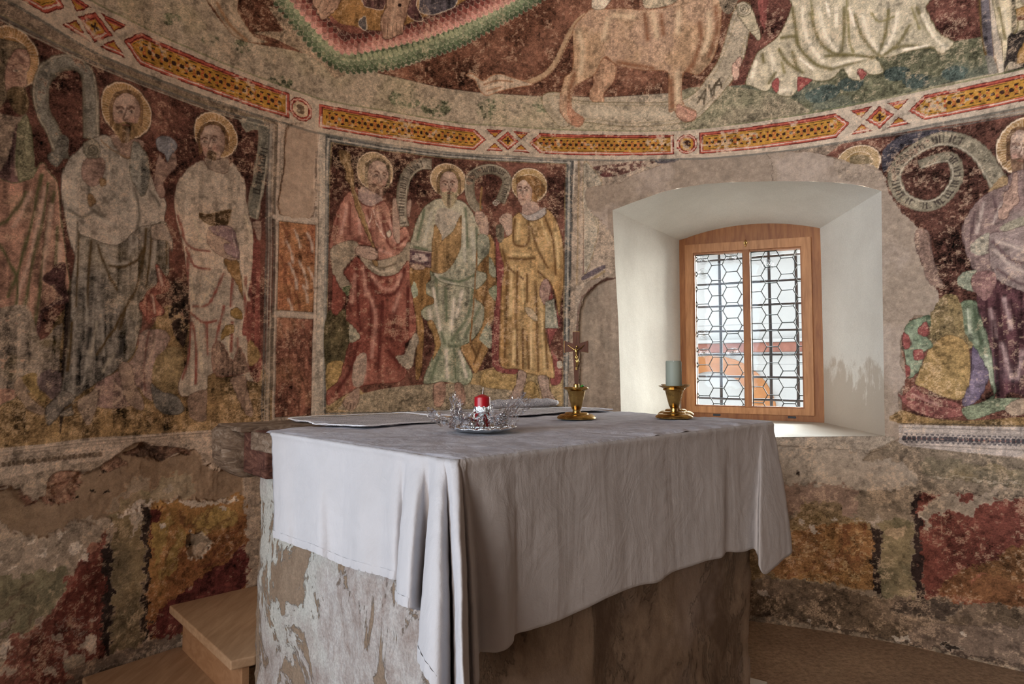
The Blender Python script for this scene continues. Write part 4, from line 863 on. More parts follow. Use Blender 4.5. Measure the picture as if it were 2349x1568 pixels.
F 786e5c 0.22 0.1 4a3a2e 3 0 0 -|-1401,1786 -1363,1814 -1304,1836 -1268,1821 -1281,1767 -1323,1719 -1338,1679 -1302,1624 -1320,1578 -1354,1614 -1387,1668 -1400,1730
F 3c4a2c 0.4 0 - 0 0 0 -|-1341,1612 -1302,1624 -1308,1585 -1324,1575 -1334,1590
F 7c725f 0.18 0.2 4a3a2e 3 0 0 -|-1271,1775 -1231,1756 -1164,1755 -1070,1793 -1022,1857 -1020,1763 -1076,1699 -1157,1677 -1217,1705
S 5a4e3c 9 0.95 1 1 1 0|-1218,1741 -1157,1719 -1083,1745
S 9c927e 9 0.85 1 1 1 0|-1204,1722 -1157,1700 -1096,1717
F 6d3528 0.22 0.2 4a1c14 4 0 0 784536|-1310,1720 -1277,1761 -1217,1707 -1157,1679 -1079,1697 -1027,1763 -1017,1696 -999,1547 -978,1463 -991,1406 -1032,1362 -1045,1309 -1082,1295 -1031,1239 -1038,1200 -1075,1174 -1132,1171 -1238,1159 -1354,1104 -1404,1074 -1411,1136 -1355,1191 -1318,1324 -1305,1356 -1253,1383 -1300,1445 -1325,1476 -1308,1585 -1299,1631 -1335,1679
S 4c1c16 20 0.95 1 1 1 0|-1277,1742 -1268,1549 -1254,1421
S 98695a 20 0.85 1 1 1 0|-1244,1719 -1229,1584
S 4c1c16 20 0.95 1 1 1 0|-1231,1714 -1190,1619 -1136,1589 -1082,1612 -1042,1721
S 98695a 20 0.85 1 1 1 0|-1204,1683 -1149,1621 -1095,1625 -1062,1693
S 4c1c16 20 0.95 1 1 1 0|-1202,1566 -1207,1390
S 98695a 20 0.85 1 1 1 0|-1223,1604 -1182,1489 -1200,1294
S 4c1c16 20 0.95 1 1 1 0|-1081,1572 -1094,1426
S 98695a 20 0.85 1 1 1 0|-1068,1600 -1094,1519
S 4c1c16 20 0.95 1 1 1 0|-1149,1556 -1160,1359 -1172,1229
S 4c1c16 20 0.95 1 1 1 0|-1027,1629 -1026,1428
S 98695a 19 0.85 1 1 1 0|-1283,1677 -1295,1548
S 4c1c16 19 0.95 1 1 1 0|-1266,1357 -1304,1229 -1367,1135
S 98695a 19 0.85 1 1 1 0|-1226,1261 -1238,1178
S 4c1c16 20 0.95 1 1 1 0|-1120,1327 -1065,1262
F 6d3528 0.25 0.2 4a1c14 4 0 0 -|-1387,1668 -1360,1617 -1327,1578 -1332,1536 -1371,1483 -1396,1513 -1389,1570
F 7b6a5c 0.25 0.2 - 0 0 0.2 -|-1272,1293 -1226,1306 -1238,1178 -1277,1153 -1297,1197
F 7a7864 0.3 0 - 0 0 0 -|-1306,1445 -1260,1395 -1266,1376 -1302,1362
F 7c6656 0.2 0 3c2a22 3 0 0 -|-1328,1103 -1264,1153 -1260,1102 -1276,1058 -1302,1046 -1331,1066
S 3c2a22 3 0.7 0 1 1 0|-1315,1084 -1318,1059
S 3c2a22 3 0.7 0 1 1 0|-1299,1080 -1302,1049
S 3c2a22 3 0.7 0 1 1 0|-1284,1083 -1287,1052
F 74592c 0.3 0.1 33240f 4 0 0 -|-1368,2246 -1349,2256 -1316,2249 -1306,2206 -1296,2155 -1293,2097 -1270,2028 -1233,1929 -1195,1828 -1174,1764 -1197,1808 -1243,1901 -1280,1975 -1300,2050 -1317,2100 -1334,2123 -1333,2162 -1358,2203
S a0885a 9 0.6 1 1 1 0|-1342,2238 -1315,2178 -1301,2102 -1247,1966 -1205,1847
F 6f562c 0.2 0 33240f 3 0 0 -|-1201,1755 -1179,1751 -1176,1726 -1194,1730
F 8a7466 0.18 0 4a2e24 3 0 0 -|-1278,1807 -1245,1816 -1205,1814 -1179,1797 -1181,1760 -1218,1754 -1258,1766 -1281,1774
S 4a2e24 3 0.7 0 1 1 0|-1211,1800 -1181,1790
S 4a2e24 3 0.7 0 1 1 0|-1215,1787 -1181,1777
R 756f60 51 51 4c4838 0.3 0.12:0.95:12 241b19|-910,2255 -969,2247 -1018,2207 -1045,2152 -1057,2083 -1061,1995 -1050,1929
F 806a5c 0.2 0 4a2e24 3 0 0 -|-1103,2051 -1089,2062 -1078,2006 -1067,1860 -1091,1851 -1106,1923 -1109,1990
F 806a5c 0.2 0 4a2e24 3 0 0 -|-1029,2056 -1011,2065 -1010,2034 -1020,1979 -1033,1991
F 8a8270 0.2 0.1 3c2c24 3 0 0 -|-1135,1887 -1118,1905 -1111,1882 -1125,1865
F 735420 0.25 0.35 3c2a10 3 0 0 -|-1018,1723 -952,1741 -903,1724 -931,1647 -930,1607 -892,1588 -895,1557 -937,1535 -958,1504 -943,1431 -956,1230 -983,1196 -978,1430 -1003,1590
F 785a26 0.25 0.35 3c2a10 4 0 0 -|-678,1749 -649,1835 -614,1928 -578,1860 -577,1747 -563,1593 -577,1508 -641,1396 -613,1341 -634,1299 -676,1216 -712,1264 -761,1349 -705,1374 -655,1437 -634,1528 -684,1596
S 503612 14 0.95 1 1 1 0|-635,1800 -620,1647 -677,1437
S 98783c 14 0.85 1 1 1 0|-606,1858 -592,1718
S 503612 14 0.95 1 1 1 0|-648,1368 -690,1264
S 98783c 14 0.85 1 1 1 0|-973,1699 -964,1497
S 503612 14 0.95 1 1 1 0|-952,1700 -951,1579
S 503612 14 0.95 1 1 1 0|-705,1367 -676,1299
F 767a64 0.2 0 3a4028 3 0 0 -|-606,1809 -577,1754 -577,1705 -606,1725
F 6a7458 0.3 0 3a4028 3 0 0 -|-610,1640 -570,1663 -567,1586 -592,1599
F 747a66 0.35 0.1 - 0 0 0.2 -|-655,1403 -606,1480 -598,1348 -648,1375
H 80683c a8967a|-823,2182 93,88
F 7d806c 0.18 0.12 3c4430 4 0 0 868470|-870,2083 -919,2058 -961,2012 -995,1927 -1015,1844 -1015,1821 -911,1815 -900,1785 -903,1725 -861,1671 -762,1654 -681,1638 -627,1689 -628,1724 -674,1739 -649,1786 -613,1837 -621,1907 -671,1967 -707,2042 -764,2085
F 858072 0.15 0.1 - 0 0 0 -|-870,2035 -771,2023 -767,1988 -806,1929 -854,1879 -889,1950
F 7e6332 0.2 0.3 4a3414 3 0 0 -|-758,2010 -756,1933 -763,1828 -833,1722 -912,1723 -907,1812 -854,1876 -799,1927
F 7e6332 0.2 0.3 4a3414 3 0 0 -|-889,1954 -854,1878 -904,1819 -900,1908
S 54391a 10 0.95 1 1 1 0|-764,1919 -834,1845 -897,1806
S 54391a 10 0.95 1 1 1 0|-770,1835 -841,1782 -904,1771
S a08450 10 0.85 1 1 1 0|-770,1877 -848,1809
S a08450 10 0.85 1 1 1 0|-791,1792 -862,1747
U 4|0,0
S 4c5a42 17 0.95 1 1 1 0|-947,2020 -981,1868
S 96988a 17 0.85 1 1 1 0|-912,2010 -946,1850
S 4c5a42 17 0.95 1 1 1 0|-736,2046 -721,1852
S 96988a 17 0.85 1 1 1 0|-742,1990 -735,1781
S 4c5a42 17 0.95 1 1 1 0|-678,1952 -664,1820
S 96988a 17 0.85 1 1 1 0|-889,1704 -791,1661
S 4c5a42 17 0.95 1 1 1 0|-861,1692 -763,1676 -685,1714
S 96988a 17 0.85 1 1 1 0|-699,1923 -685,1784
S 4c5a42 16 0.95 1 1 1 0|-994,1833 -932,1824
F 66542f 0.3 0.3 4a2e24 3 0 0 -|-879,2140 -878,2185 -857,2225 -820,2241 -783,2233 -761,2197 -760,2152 -764,2114 -793,2142 -846,2136 -875,2104
F 8a7262 0.2 0 4a2e24 2 0 0 -|-867,2157 -861,2195 -841,2223 -815,2230 -788,2219 -773,2185 -774,2147 -782,2113 -801,2086 -819,2079 -841,2085 -859,2113
S a89484 32 0.55 1 1 1 0|-828,2206 -812,2206
S a89484 15 0.6 1 1 1 0|-820,2177 -818,2145
S 4a2e24 32 0.4 1 1 1 0|-865,2179 -859,2113
S 9a5f4c 27 0.35 1 1 1 0|-842,2129 -841,2127
S 9a5f4c 28 0.35 1 1 1 0|-797,2134 -798,2131
S 4a2e24 8 0.85 0 1 1 0|-850,2173 -839,2179 -828,2173
S b8aa98 8 0.8 0 1 1 0|-847,2160 -831,2162
S 2a1a16 8 0.9 0 1 1 0|-840,2161 -837,2161
S 4a2e24 4 0.8 0 1 1 0|-849,2159 -839,2166 -829,2161
S 4a2e24 3 0.6 0 1 1 0|-847,2155 -839,2154 -830,2158
S 4a2e24 8 0.85 0 1 1 0|-811,2174 -801,2183 -790,2177
S b8aa98 8 0.8 0 1 1 0|-809,2164 -793,2166
S 2a1a16 8 0.9 0 1 1 0|-802,2165 -799,2165
S 4a2e24 4 0.8 0 1 1 0|-811,2162 -801,2170 -791,2165
S 4a2e24 3 0.6 0 1 1 0|-809,2159 -801,2158 -792,2161
S 4a2e24 5 0.75 0 1 1 0|-824,2176 -819,2154 -812,2138 -819,2132 -825,2134
F 70684c 0.3 0.6 - 0 0 0 -|-865,2138 -857,2119 -836,2123 -820,2127 -804,2126 -781,2126 -775,2150 -777,2098 -795,2059 -814,2042 -835,2047 -857,2080
S 4a2e24 11 0.4 1 1 1 0|-825,2098 -826,2053
S a89484 8 0.3 1 1 1 0|-812,2102 -812,2058
S 6e4434 6 0.7 0 1 1 0|-830,2114 -820,2117 -809,2115
S 4a2e24 3 0.8 0 1 1 0|-832,2113 -820,2113 -807,2115
F 787a66 0.28 0.25 3c4834 4 0 0 66725a|-912,1720 -861,1671 -762,1654 -688,1639 -684,1596 -649,1569 -634,1528 -655,1437 -712,1374 -761,1346 -733,1285 -697,1216 -725,1161 -838,1176 -928,1166 -942,1189 -901,1297 -866,1365 -881,1432 -919,1472 -944,1485 -958,1518 -930,1546 -895,1559 -894,1588 -930,1607 -931,1654 -909,1676
S 4e5c44 18 0.95 1 1 1 0|-882,1684 -874,1500 -839,1365
S a8a496 18 0.85 1 1 1 0|-896,1635 -860,1433
S 4e5c44 18 0.95 1 1 1 0|-692,1644 -719,1505 -804,1379
S a8a496 18 0.85 1 1 1 0|-748,1628 -776,1503
S 4e5c44 18 0.95 1 1 1 0|-833,1638 -825,1475
S a8a496 18 0.85 1 1 1 0|-790,1585 -804,1434
S 4e5c44 18 0.95 1 1 1 0|-656,1548 -733,1408
S a8a496 18 0.85 1 1 1 0|-831,1331 -824,1196
S 4e5c44 18 0.95 1 1 1 0|-789,1332 -782,1189
S a8a496 18 0.85 1 1 1 0|-761,1325 -726,1202
S 4e5c44 18 0.95 1 1 1 0|-859,1331 -907,1189
S a8a496 18 0.85 1 1 1 0|-916,1526 -902,1445
S 4e5c44 18 0.95 1 1 1 0|-817,1352 -761,1353
F 6f7a66 0.3 0 - 0 0 0 -|-993,1664 -975,1604 -999,1583 -1010,1629
F 7e6128 0.2 0 3a2a14 3 0 0 -|-923,1472 -902,1478 -881,1446 -859,1365 -880,1311 -901,1283 -886,1351 -902,1418 -919,1445
F 7c7464 0.25 0.1 4a3830 3 0 0 -|-978,1410 -998,1402 -1025,1342 -1038,1309 -1082,1295 -1031,1239 -997,1256 -984,1329 -970,1370
F 5c4648 0.15 0 2c1e22 4 1 0 -|-1016,1823 -909,1817 -909,1737 -1018,1746
F 8d7e78 0.3 0 - 0 1 0 -|-1004,1805 -923,1801 -928,1759 -1008,1764
F 433038 0.1 0 - 0 1 0 -|-973,1785 -961,1786 -961,1773 -973,1773
F 433038 0.1 0 - 0 0 0 -|-1011,1808 -991,1808 -993,1794 -1011,1794
F 433038 0.1 0 - 0 0 0 -|-936,1803 -916,1803 -918,1789 -936,1790
F 433038 0.1 0 - 0 0 0 -|-1012,1767 -992,1767 -994,1754 -1012,1754
F 433038 0.1 0 - 0 0 0 -|-941,1765 -922,1765 -923,1752 -941,1752
S 9a9080 4 0.8 0 0 1 0|-1015,1819 -911,1813
F 85705f 0.2 0 4a2e24 3 0 0 -|-1011,1742 -994,1750 -945,1747 -942,1729 -987,1722 -1007,1730
S 4a2e24 3 0.7 0 1 1 0|-994,1745 -995,1726
S 4a2e24 3 0.7 0 1 1 0|-976,1743 -976,1724
S 4a2e24 3 0.7 0 1 1 0|-959,1742 -959,1727
R 625c4c 47 47 4c4838 0.4 0.3:0.95:12 2a2220|-660,2042 -696,2078 -714,2139 -707,2203 -665,2243 -600,2262 -542,2245 -517,2204 -531,2146 -553,2095
S a09c8c 4 0.8 0 0 1 0|-574,2086 -573,2086 -573,2085 -575,2084 -577,2084 -578,2087 -578,2090 -574,2093 -569,2093 -565,2090 -564,2084 -568,2078 -575,2075 -582,2077 -587,2083 -587,2092 -580,2100 -569,2103 -560,2098 -555,2088
S 73561f 8 0.9 0 0 1 0|-650,2162 -658,2038
S 6b4a18 8 0.9 0 0 1 0|-665,1918 -691,1558 -708,1374
F 867062 0.18 0 4a2e24 3 0 0 -|-687,2029 -650,2037 -621,2005 -612,1964 -617,1914 -649,1918 -664,1960 -682,1987
S 4a2e24 3 0.7 0 1 1 0|-682,2017 -650,2019
S 4a2e24 3 0.7 0 1 1 0|-678,2002 -648,2005
S 4a2e24 3 0.7 0 1 1 0|-673,1987 -646,1993
F 6d7260 0.2 0.2 3c4430 3 0 0 -|-671,1911 -614,1911 -610,1830 -663,1799
F 7a5e4e 0.3 0.1 3c2a22 3 0 0.1 -|-888,1166 -838,1172 -834,1101 -858,1054 -889,1062 -896,1129
F 785c4c 0.3 0.1 3c2a22 3 0 0.1 -|-789,1165 -754,1168 -731,1107 -739,1059 -771,1080 -785,1128
F 6b322e 0.25 0.2 3c1a18 3 0 0 -|-578,1881 -545,1889 -520,1756 -534,1579 -556,1272 -484,1251 -456,1237 -484,1213 -591,1258 -584,1508 -567,1649
F 6b3430 0.3 0.2 3c1a18 3 0 0 -|-300,1655 -261,1563 -234,1478 -254,1442 -283,1385 -291,1350 -255,1301 -232,1230 -241,1167 -291,1167 -283,1301 -305,1442
H 84692f a8967a|-399,2188 96,91
F 6e4e1e 0.3 0.3 4a3012 3 0 0 -|-470,2214 -433,2234 -368,2234 -324,2193 -321,2157 -354,2134 -368,2083 -390,2125 -397,2182
F 8a7262 0.2 0 4a2e24 3 0 0 -|-465,2158 -461,2197 -443,2225 -420,2230 -397,2217 -384,2181 -385,2143 -392,2107 -409,2081 -425,2075 -443,2082 -459,2112
S a89484 28 0.55 1 1 1 0|-439,2206 -425,2205
S a89484 13 0.6 1 1 1 0|-432,2175 -430,2143
S 4a2e24 28 0.4 1 1 1 0|-385,2185 -390,2115
S 9a5f4c 24 0.35 1 1 1 0|-451,2128 -450,2125
S 9a5f4c 24 0.35 1 1 1 0|-412,2130 -413,2127
S 4a2e24 8 0.85 0 1 1 0|-458,2173 -448,2179 -439,2172
S b8aa98 9 0.8 0 1 1 0|-455,2160 -441,2161
S 2a1a16 9 0.9 0 1 1 0|-450,2160 -447,2160
S 4a2e24 4 0.8 0 1 1 0|-457,2158 -448,2166 -440,2159
S 4a2e24 3 0.6 0 1 1 0|-456,2154 -448,2152 -441,2156
S 4a2e24 8 0.85 0 1 1 0|-424,2172 -415,2181 -406,2174
S b8aa98 9 0.8 0 1 1 0|-422,2162 -408,2162
S 2a1a16 9 0.9 0 1 1 0|-417,2162 -414,2162
S 4a2e24 4 0.8 0 1 1 0|-424,2160 -415,2167 -406,2161
S 4a2e24 3 0.6 0 1 1 0|-422,2156 -415,2154 -408,2158
S 4a2e24 5 0.75 0 1 1 0|-428,2175 -433,2152 -438,2135 -433,2129 -427,2132
S 6e4434 6 0.7 0 1 1 0|-441,2111 -432,2113 -422,2111
S 4a2e24 3 0.8 0 1 1 0|-443,2110 -432,2109 -421,2111
F 5f4419 0.3 0.3 - 0 0 0 -|-470,2186 -462,2222 -412,2236 -375,2198 -372,2155 -404,2196 -433,2216
F 6e4e1e 0.3 0.3 4a3012 3 0 0 -|-372,2184 -332,2193 -319,2157 -339,2135 -368,2140
F 846e62 0.2 0 - 0 0 0 -|-426,2088 -375,2104 -346,2077 -318,2070 -361,2026 -412,2016 -441,2044
F 85807c 0.15 0 4c3c30 3 0 0 -|-448,2043 -412,2031 -368,2047 -316,2076 -313,2042 -361,2008 -412,2006 -441,2022
F 836226 0.2 0.25 4c3410 5 0 0 8d7440|-466,2035 -448,2040 -412,2006 -361,2008 -313,2040 -310,2069 -267,2029 -231,1929 -217,1814 -219,1699 -232,1599 -243,1514 -254,1563 -268,1641 -304,1698 -333,1655 -297,1641 -308,1570 -319,1442 -283,1301 -269,1202 -298,1195 -377,1210 -434,1223 -463,1240 -548,1258 -552,1439 -545,1649 -531,1756 -552,1839 -553,1896 -499,1927 -490,2006
S 553a10 16 0.95 1 1 1 0|-477,2006 -484,1892 -448,1869 -412,1881 -397,1938 -405,1995
S aa9258 16 0.85 1 1 1 0|-455,1993 -462,1907
S aa9258 16 0.85 1 1 1 0|-390,1989 -383,1903
S 553a10 16 0.95 1 1 1 0|-390,1974 -361,1868 -304,1762
S 553a10 16 0.95 1 1 1 0|-318,2027 -275,1906 -261,1727
S aa9258 16 0.85 1 1 1 0|-339,2012 -303,1905
S aa9258 16 0.85 1 1 1 0|-260,1943 -246,1763
S 553a10 16 0.95 1 1 1 0|-513,1756 -520,1580 -527,1300
S aa9258 16 0.85 1 1 1 0|-491,1757 -498,1510
S 553a10 16 0.95 1 1 1 0|-462,1737 -470,1510 -463,1265
S aa9258 16 0.85 1 1 1 0|-441,1737 -434,1582
S 553a10 16 0.95 1 1 1 0|-412,1724 -412,1582
S aa9258 16 0.85 1 1 1 0|-391,1512 -391,1244
S 553a10 16 0.95 1 1 1 0|-369,1689 -362,1512 -355,1230
S aa9258 16 0.85 1 1 1 0|-340,1619 -333,1442 -319,1230
S 553a10 16 0.95 1 1 1 0|-319,1442 -305,1244
S 553a10 16 0.95 1 1 1 0|-506,1806 -434,1802 -376,1810
S aa9258 16 0.85 1 1 1 0|-491,1828 -405,1824
S 553a10 16 0.95 1 1 1 0|-542,1847 -506,1756 -434,1702
S 553a10 16 0.95 1 1 1 0|-354,1740 -290,1684
S aa9258 16 0.85 1 1 1 0|-477,1440 -484,1265
S 553a10 16 0.95 1 1 1 0|-434,1441 -434,1244
S 553a10 16 0.95 1 1 1 0|-412,1406 -405,1244
F 857060 0.18 0 4a2e24 3 0 0 -|-495,2030 -535,2033 -560,1998 -535,1961 -520,1922 -495,1931 -491,1977
S 4a2e24 3 0.7 0 1 1 0|-545,2017 -524,2004
S 4a2e24 3 0.7 0 1 1 0|-535,2026 -513,2013
S 4a2e24 3 0.7 0 1 1 0|-553,2002 -531,1989
F 4b4536 0.4 0 - 0 0 0 -|-578,1958 -549,1978 -531,1940 -542,1890 -563,1888
F 7c6258 0.2 0 3c2018 3 0 0 -|-313,1705 -290,1673 -291,1634 -304,1577 -326,1573 -346,1619 -340,1676
S 3c2018 3 0.7 0 1 1 0|-329,1640 -329,1580
S 3c2018 3 0.7 0 1 1 0|-315,1641 -315,1577
S 3c2018 3 0.7 0 1 1 0|-304,1648 -308,1584
F 7a7c6c 0.3 0 2c3020 4 1 0.1 -|-317,1584 -270,1602 -247,1450 -320,1449
S 3c4c34 14 0.5 1 1 1 0|-283,1570 -276,1485
F 8d7e60 0.2 0 4a3a1c 4 0 0 -|-425,1554 -384,1544 -355,1495 -373,1485 -412,1518
S 4a3a1c 4 0.7 0 0 1 0|-430,1553 -419,1596
S 4a3a1c 4 0.6 0 0 1 0|-380,1547 -363,1618 -373,1668
F 8a8474 0.2 0 - 0 0 0 -|-255,1276 -233,1280 -226,1255 -244,1241 -256,1255
F 7e6a5c 0.18 0 2c201a 4 0 0 -|-456,1233 -416,1212 -431,1139 -445,1080 -506,1084 -470,1160
F 7e6a5c 0.18 0 2c201a 4 0 0 -|-355,1202 -304,1198 -291,1125 -259,1072 -320,1069 -341,1132
S a08c7c 11 0.6 1 1 1 0|-327,1188 -313,1118
S 3c2a22 21 0.5 1 1 1 0|-434,1202 -463,1104
S 2c201a 3 0.7 0 1 1 0|-305,1103 -291,1072
S 2c201a 3 0.7 0 1 1 0|-291,1107 -273,1072
S 2c201a 3 0.7 0 1 1 0|-320,1097 -313,1070
S 2c201a 3 0.7 0 1 1 0|-477,1111 -488,1085
S 2c201a 3 0.7 0 1 1 0|-463,1108 -470,1082
F 7c7060 0.25 0.1 - 0 1 0 -|-147,2339 -4,2344 138,2347 278,2346 415,2343 375,2294 234,2258 8,2194 -101,2172 -96,2073 48,2073 52,1902 56,1731 -140,1628 -145,1463 -149,1300 -154,1137 -158,976 -205,956 -200,1101 -195,1247 -190,1394 -186,1541 -181,1689 -177,1826 -173,1965 -169,2103
S 76633c 8 0.7 0 0 1 0|-145,2342 255,2336
S 76633c 8 0.7 0 0 0 0|-137,2334 -150,1648
F 5a3c34 0.4 0 - 0 0 0.4 -|-54,2298 234,2331 239,2305 39,2246 -23,2272
F 4e2a28 0.3 0 - 0 0 0 -|-23,2262 39,2267 24,2246 -12,2246
F 4b474c 0.4 0 - 0 0 0 -|275,2338 405,2342 375,2309 275,2309
F 86806f 0.25 0.2 6c5c34 4 0 0 -|-111,2303 -74,2298 -13,2209 -75,2146 -35,1980 -108,1731 -117,2000
S 5c4040 7 0.6 0 0 1 0|-112,2073 -117,1731
S 6e6242 12 0.5 1 1 1 0|-65,2073 -35,1949
F 4a4248 0.3 0 - 0 0 0 -|-114,1726 -15,1778 -7,1760 -114,1700
S 77653a 12 0.7 0 0 1 0|-140,1648 -88,1690 -5,1747
F 8b8070 0.2 0 - 0 0 0 -|-156,1607 -140,1669 -78,1700 20,1719 46,1721 -140,1597 -148,996 -163,996
F 776b5c 0.12 0 5a4e42 3 0 0 80756a|-101,2172 -44,2196 70,2209 142,2250 234,2279 305,2302 375,2320 415,2341 494,2343 706,2340 855,2328 1016,2297 1094,2261 1144,2238 1285,2193 1316,2158 1355,2096 1392,2007 1442,1918 1536,1709 1554,1567 1508,1465 1431,1477 1369,1363 1373,1237 1403,1183 1355,1120 1358,932 1254,854 775,868 772,694 -206,675 -205,976 71,1026 62,1229 46,1710 -140,1597 -78,1700 46,1731 47,1917 -86,2073
F 6e6557 0.12 0.15 - 0 0 0 75695a|61,1710 -47,1680 -119,1597 -139,1484 -145,996 76,1006 66,1382
E -28 10 0.05|68,1708 -47,1677 -117,1597 -137,1484 -139,1314 -141,1144 -143,975 79,975 74,1110 70,1246 66,1382 67,1545
S 4e2e2a 9 0.75 0 0 1 0|46,1710 -6,1700 -88,1648 -132,1586 -146,1484 -152,1341 -151,996
E 9 6 0.3|-101,2172 142,2250 280,2297 415,2341 563,2342 706,2340 864,2320 1016,2297 1144,2238 1316,2158 1392,2007 1442,1918 1536,1709 1554,1567 1508,1465 1431,1477 1369,1363 1403,1183 1381,1058 1358,932 1254,854 1140,856 1022,859 901,863 775,868 641,893 503,919 361,947 217,976 71,1006 68,1193 66,1382 67,1545 68,1708 47,1917 -86,2073
S 4c4238 3 0.8 0 0 1 0|809,2329 840,2245 834,2180
F 45281e 0.6 0 - 0 1 0 62392a|1080,2271 1150,2322 1285,2330 1406,2327 1523,2322 1634,2315 1740,2308 1842,2299 1946,2306 1943,2196 1940,2087 1936,1978 1933,1869 1930,1760 1927,1652 1923,1544 1920,1436 1917,1328 1913,1221 1910,1113 1907,1006 1808,1002 1704,998 1595,995 1481,991 1361,988 1371,1112 1391,1236 1375,1299 1382,1402 1410,1464 1489,1470 1525,1539 1510,1601 1477,1666 1452,1730 1435,1815 1447,1877 1387,1958 1343,2050 1309,2163 1216,2222 1129,2253
F 34323a 0.5 0 - 0 0 0.2 -|1320,2258 1404,2317 1536,2308 1603,2272 1412,2262 1337,2169 1314,2162
H 7a6230 a8967a|1216,2217 94,83
F 776b5c 0.12 0 - 0 0 0 -|1109,2239 1148,2244 1196,2212 1263,2205 1311,2152 1317,2108 1146,2144
F 5c5034 0.3 0 - 0 0 0 -|1177,2228 1188,2251 1236,2252 1273,2223 1268,2205 1196,2212
S 6e6a60 9 0.8 0 0 1 0|1150,2329 1285,2338 1554,2325 1843,2311 1903,2305
S 4c4a44 5 0.8 0 0 1 0|1111,2317 1285,2324 1554,2311 1842,2299 1902,2292
F 6a5448 0.3 0 443430 3 0 0 765f50|1435,1815 1449,1871 1490,1850 1497,1767 1520,1662 1535,1599 1484,1624 1461,1719
R 6e6854 62 38 5a5644 0.25 0.22:0.9:16 2c2422|1754,2004 1725,2083 1683,2172 1619,2238 1544,2265 1465,2246 1392,2196 1363,2122 1388,2032 1458,1979 1528,1979 1580,2031 1603,2098 1584,2169 1533,2179 1463,2165
H 7a5c28 a8967a|1841,2164 100,122
F 5a4024 0.3 0.3 4a2e24 2 0 0 -|1776,2157 1780,2208 1800,2245 1833,2247 1863,2222 1879,2173 1877,2122 1871,2081 1849,2123 1804,2138 1777,2112
F 8a7262 0.2 0 4a2e24 2 0 0 -|1788,2170 1795,2212 1814,2236 1836,2232 1858,2208 1868,2164 1865,2122 1856,2086 1838,2063 1822,2062 1805,2077 1791,2116
S a89484 31 0.55 1 1 1 0|1822,2211 1836,2204
S a89484 14 0.6 1 1 1 0|1827,2174 1827,2138
S 4a2e24 31 0.4 1 1 1 0|1867,2169 1858,2094
S 9a5f4c 27 0.35 1 1 1 0|1805,2129 1806,2125
S 9a5f4c 27 0.35 1 1 1 0|1843,2116 1842,2113
S 4a2e24 8 0.85 0 1 1 0|1802,2182 1811,2185 1820,2174
S b8aa98 9 0.8 0 1 1 0|1803,2167 1817,2162
S 2a1a16 9 0.9 0 1 1 0|1809,2165 1811,2164
S 4a2e24 4 0.8 0 1 1 0|1801,2166 1810,2170 1818,2160
S 4a2e24 3 0.6 0 1 1 0|1802,2161 1809,2156 1817,2157
S 4a2e24 8 0.85 0 1 1 0|1834,2167 1843,2174 1852,2163
S b8aa98 8 0.8 0 1 1 0|1836,2156 1849,2151
S 2a1a16 8 0.9 0 1 1 0|1841,2154 1844,2153
S 4a2e24 4 0.8 0 1 1 0|1834,2154 1843,2159 1851,2149
S 4a2e24 3 0.6 0 1 1 0|1835,2150 1842,2145 1849,2146
S 4a2e24 5 0.75 0 1 1 0|1831,2173 1825,2149 1818,2132 1823,2123 1829,2125
F 5c4530 0.3 0.6 - 0 0 0 -|1788,2148 1793,2122 1812,2118 1824,2118 1839,2109 1857,2101 1865,2125 1859,2068 1841,2030 1825,2018 1807,2030 1791,2077
S 4a2e24 10 0.4 1 1 1 0|1817,2086 1814,2034
S a89484 8 0.3 1 1 1 0|1829,2086 1826,2035
S 6e4434 6 0.7 0 1 1 0|1814,2107 1823,2106 1832,2100
S 4a2e24 3 0.8 0 1 1 0|1812,2107 1823,2101 1834,2099
F 755f3a 0.3 0 - 0 0 0 -|1710,1997 1726,1999 1781,2018 1767,2055 1743,2040
F 6a5753 0.22 0.15 3c2a2a 3 0 0 746862|1612,1834 1626,1892 1669,1960 1718,1996 1774,2014 1790,2060 1866,2062 1938,2026 1924,1565 1761,1590 1727,1622 1700,1644 1653,1659 1623,1752
F 7a7666 0.3 0.1 - 0 0 0 -|1639,1770 1705,1820 1709,1741 1663,1727
F 6e6a58 0.3 0.1 - 0 0 0 -|1753,1843 1860,1873 1859,1816 1768,1811
U 3|0,0
S 463436 13 0.95 1 1 1 0|1660,1917 1640,1790
S 8c7e76 13 0.85 1 1 1 0|1693,1951 1665,1826
S 463436 12 0.95 1 1 1 0|1737,1816 1703,1742
S 463436 12 0.95 1 1 1 0|1725,1975 1739,1894
S 8c7e76 12 0.85 1 1 1 0|1756,1940 1722,1857
S 463436 12 0.95 1 1 1 0|1750,1736 1802,1672 1855,1675
S 8c7e76 12 0.85 1 1 1 0|1734,1719 1793,1634 1853,1628
S 463436 12 0.95 1 1 1 0|1725,1661 1792,1596 1852,1581
S 8c7e76 12 0.85 1 1 1 0|1828,1802 1856,1722
F 856a5a 0.2 0 3a221c 3 0 0 -|1741,1903 1756,1930 1766,1982 1781,1993 1799,2058 1813,2045 1809,1978 1816,1938 1786,1905 1769,1869 1746,1873
S 3a221c 2 0.7 0 1 1 0|1768,1947 1788,1992
S 3a221c 2 0.7 0 1 1 0|1779,1935 1799,1970
S 3a221c 2 0.7 0 1 1 0|1790,1929 1809,1959
F 70625e 0.2 0.1 3c2a2a 3 0 0 -|1711,1810 1768,1815 1859,1835 1932,1823 1924,1565 1851,1543 1776,1578 1731,1617 1707,1702
S 4f3c3e 14 0.95 1 1 1 0|1720,1779 1780,1694 1854,1665
S 96887e 14 0.85 1 1 1 0|1727,1739 1794,1653 1853,1637
S 4f3c3e 14 0.95 1 1 1 0|1732,1660 1800,1595 1866,1579
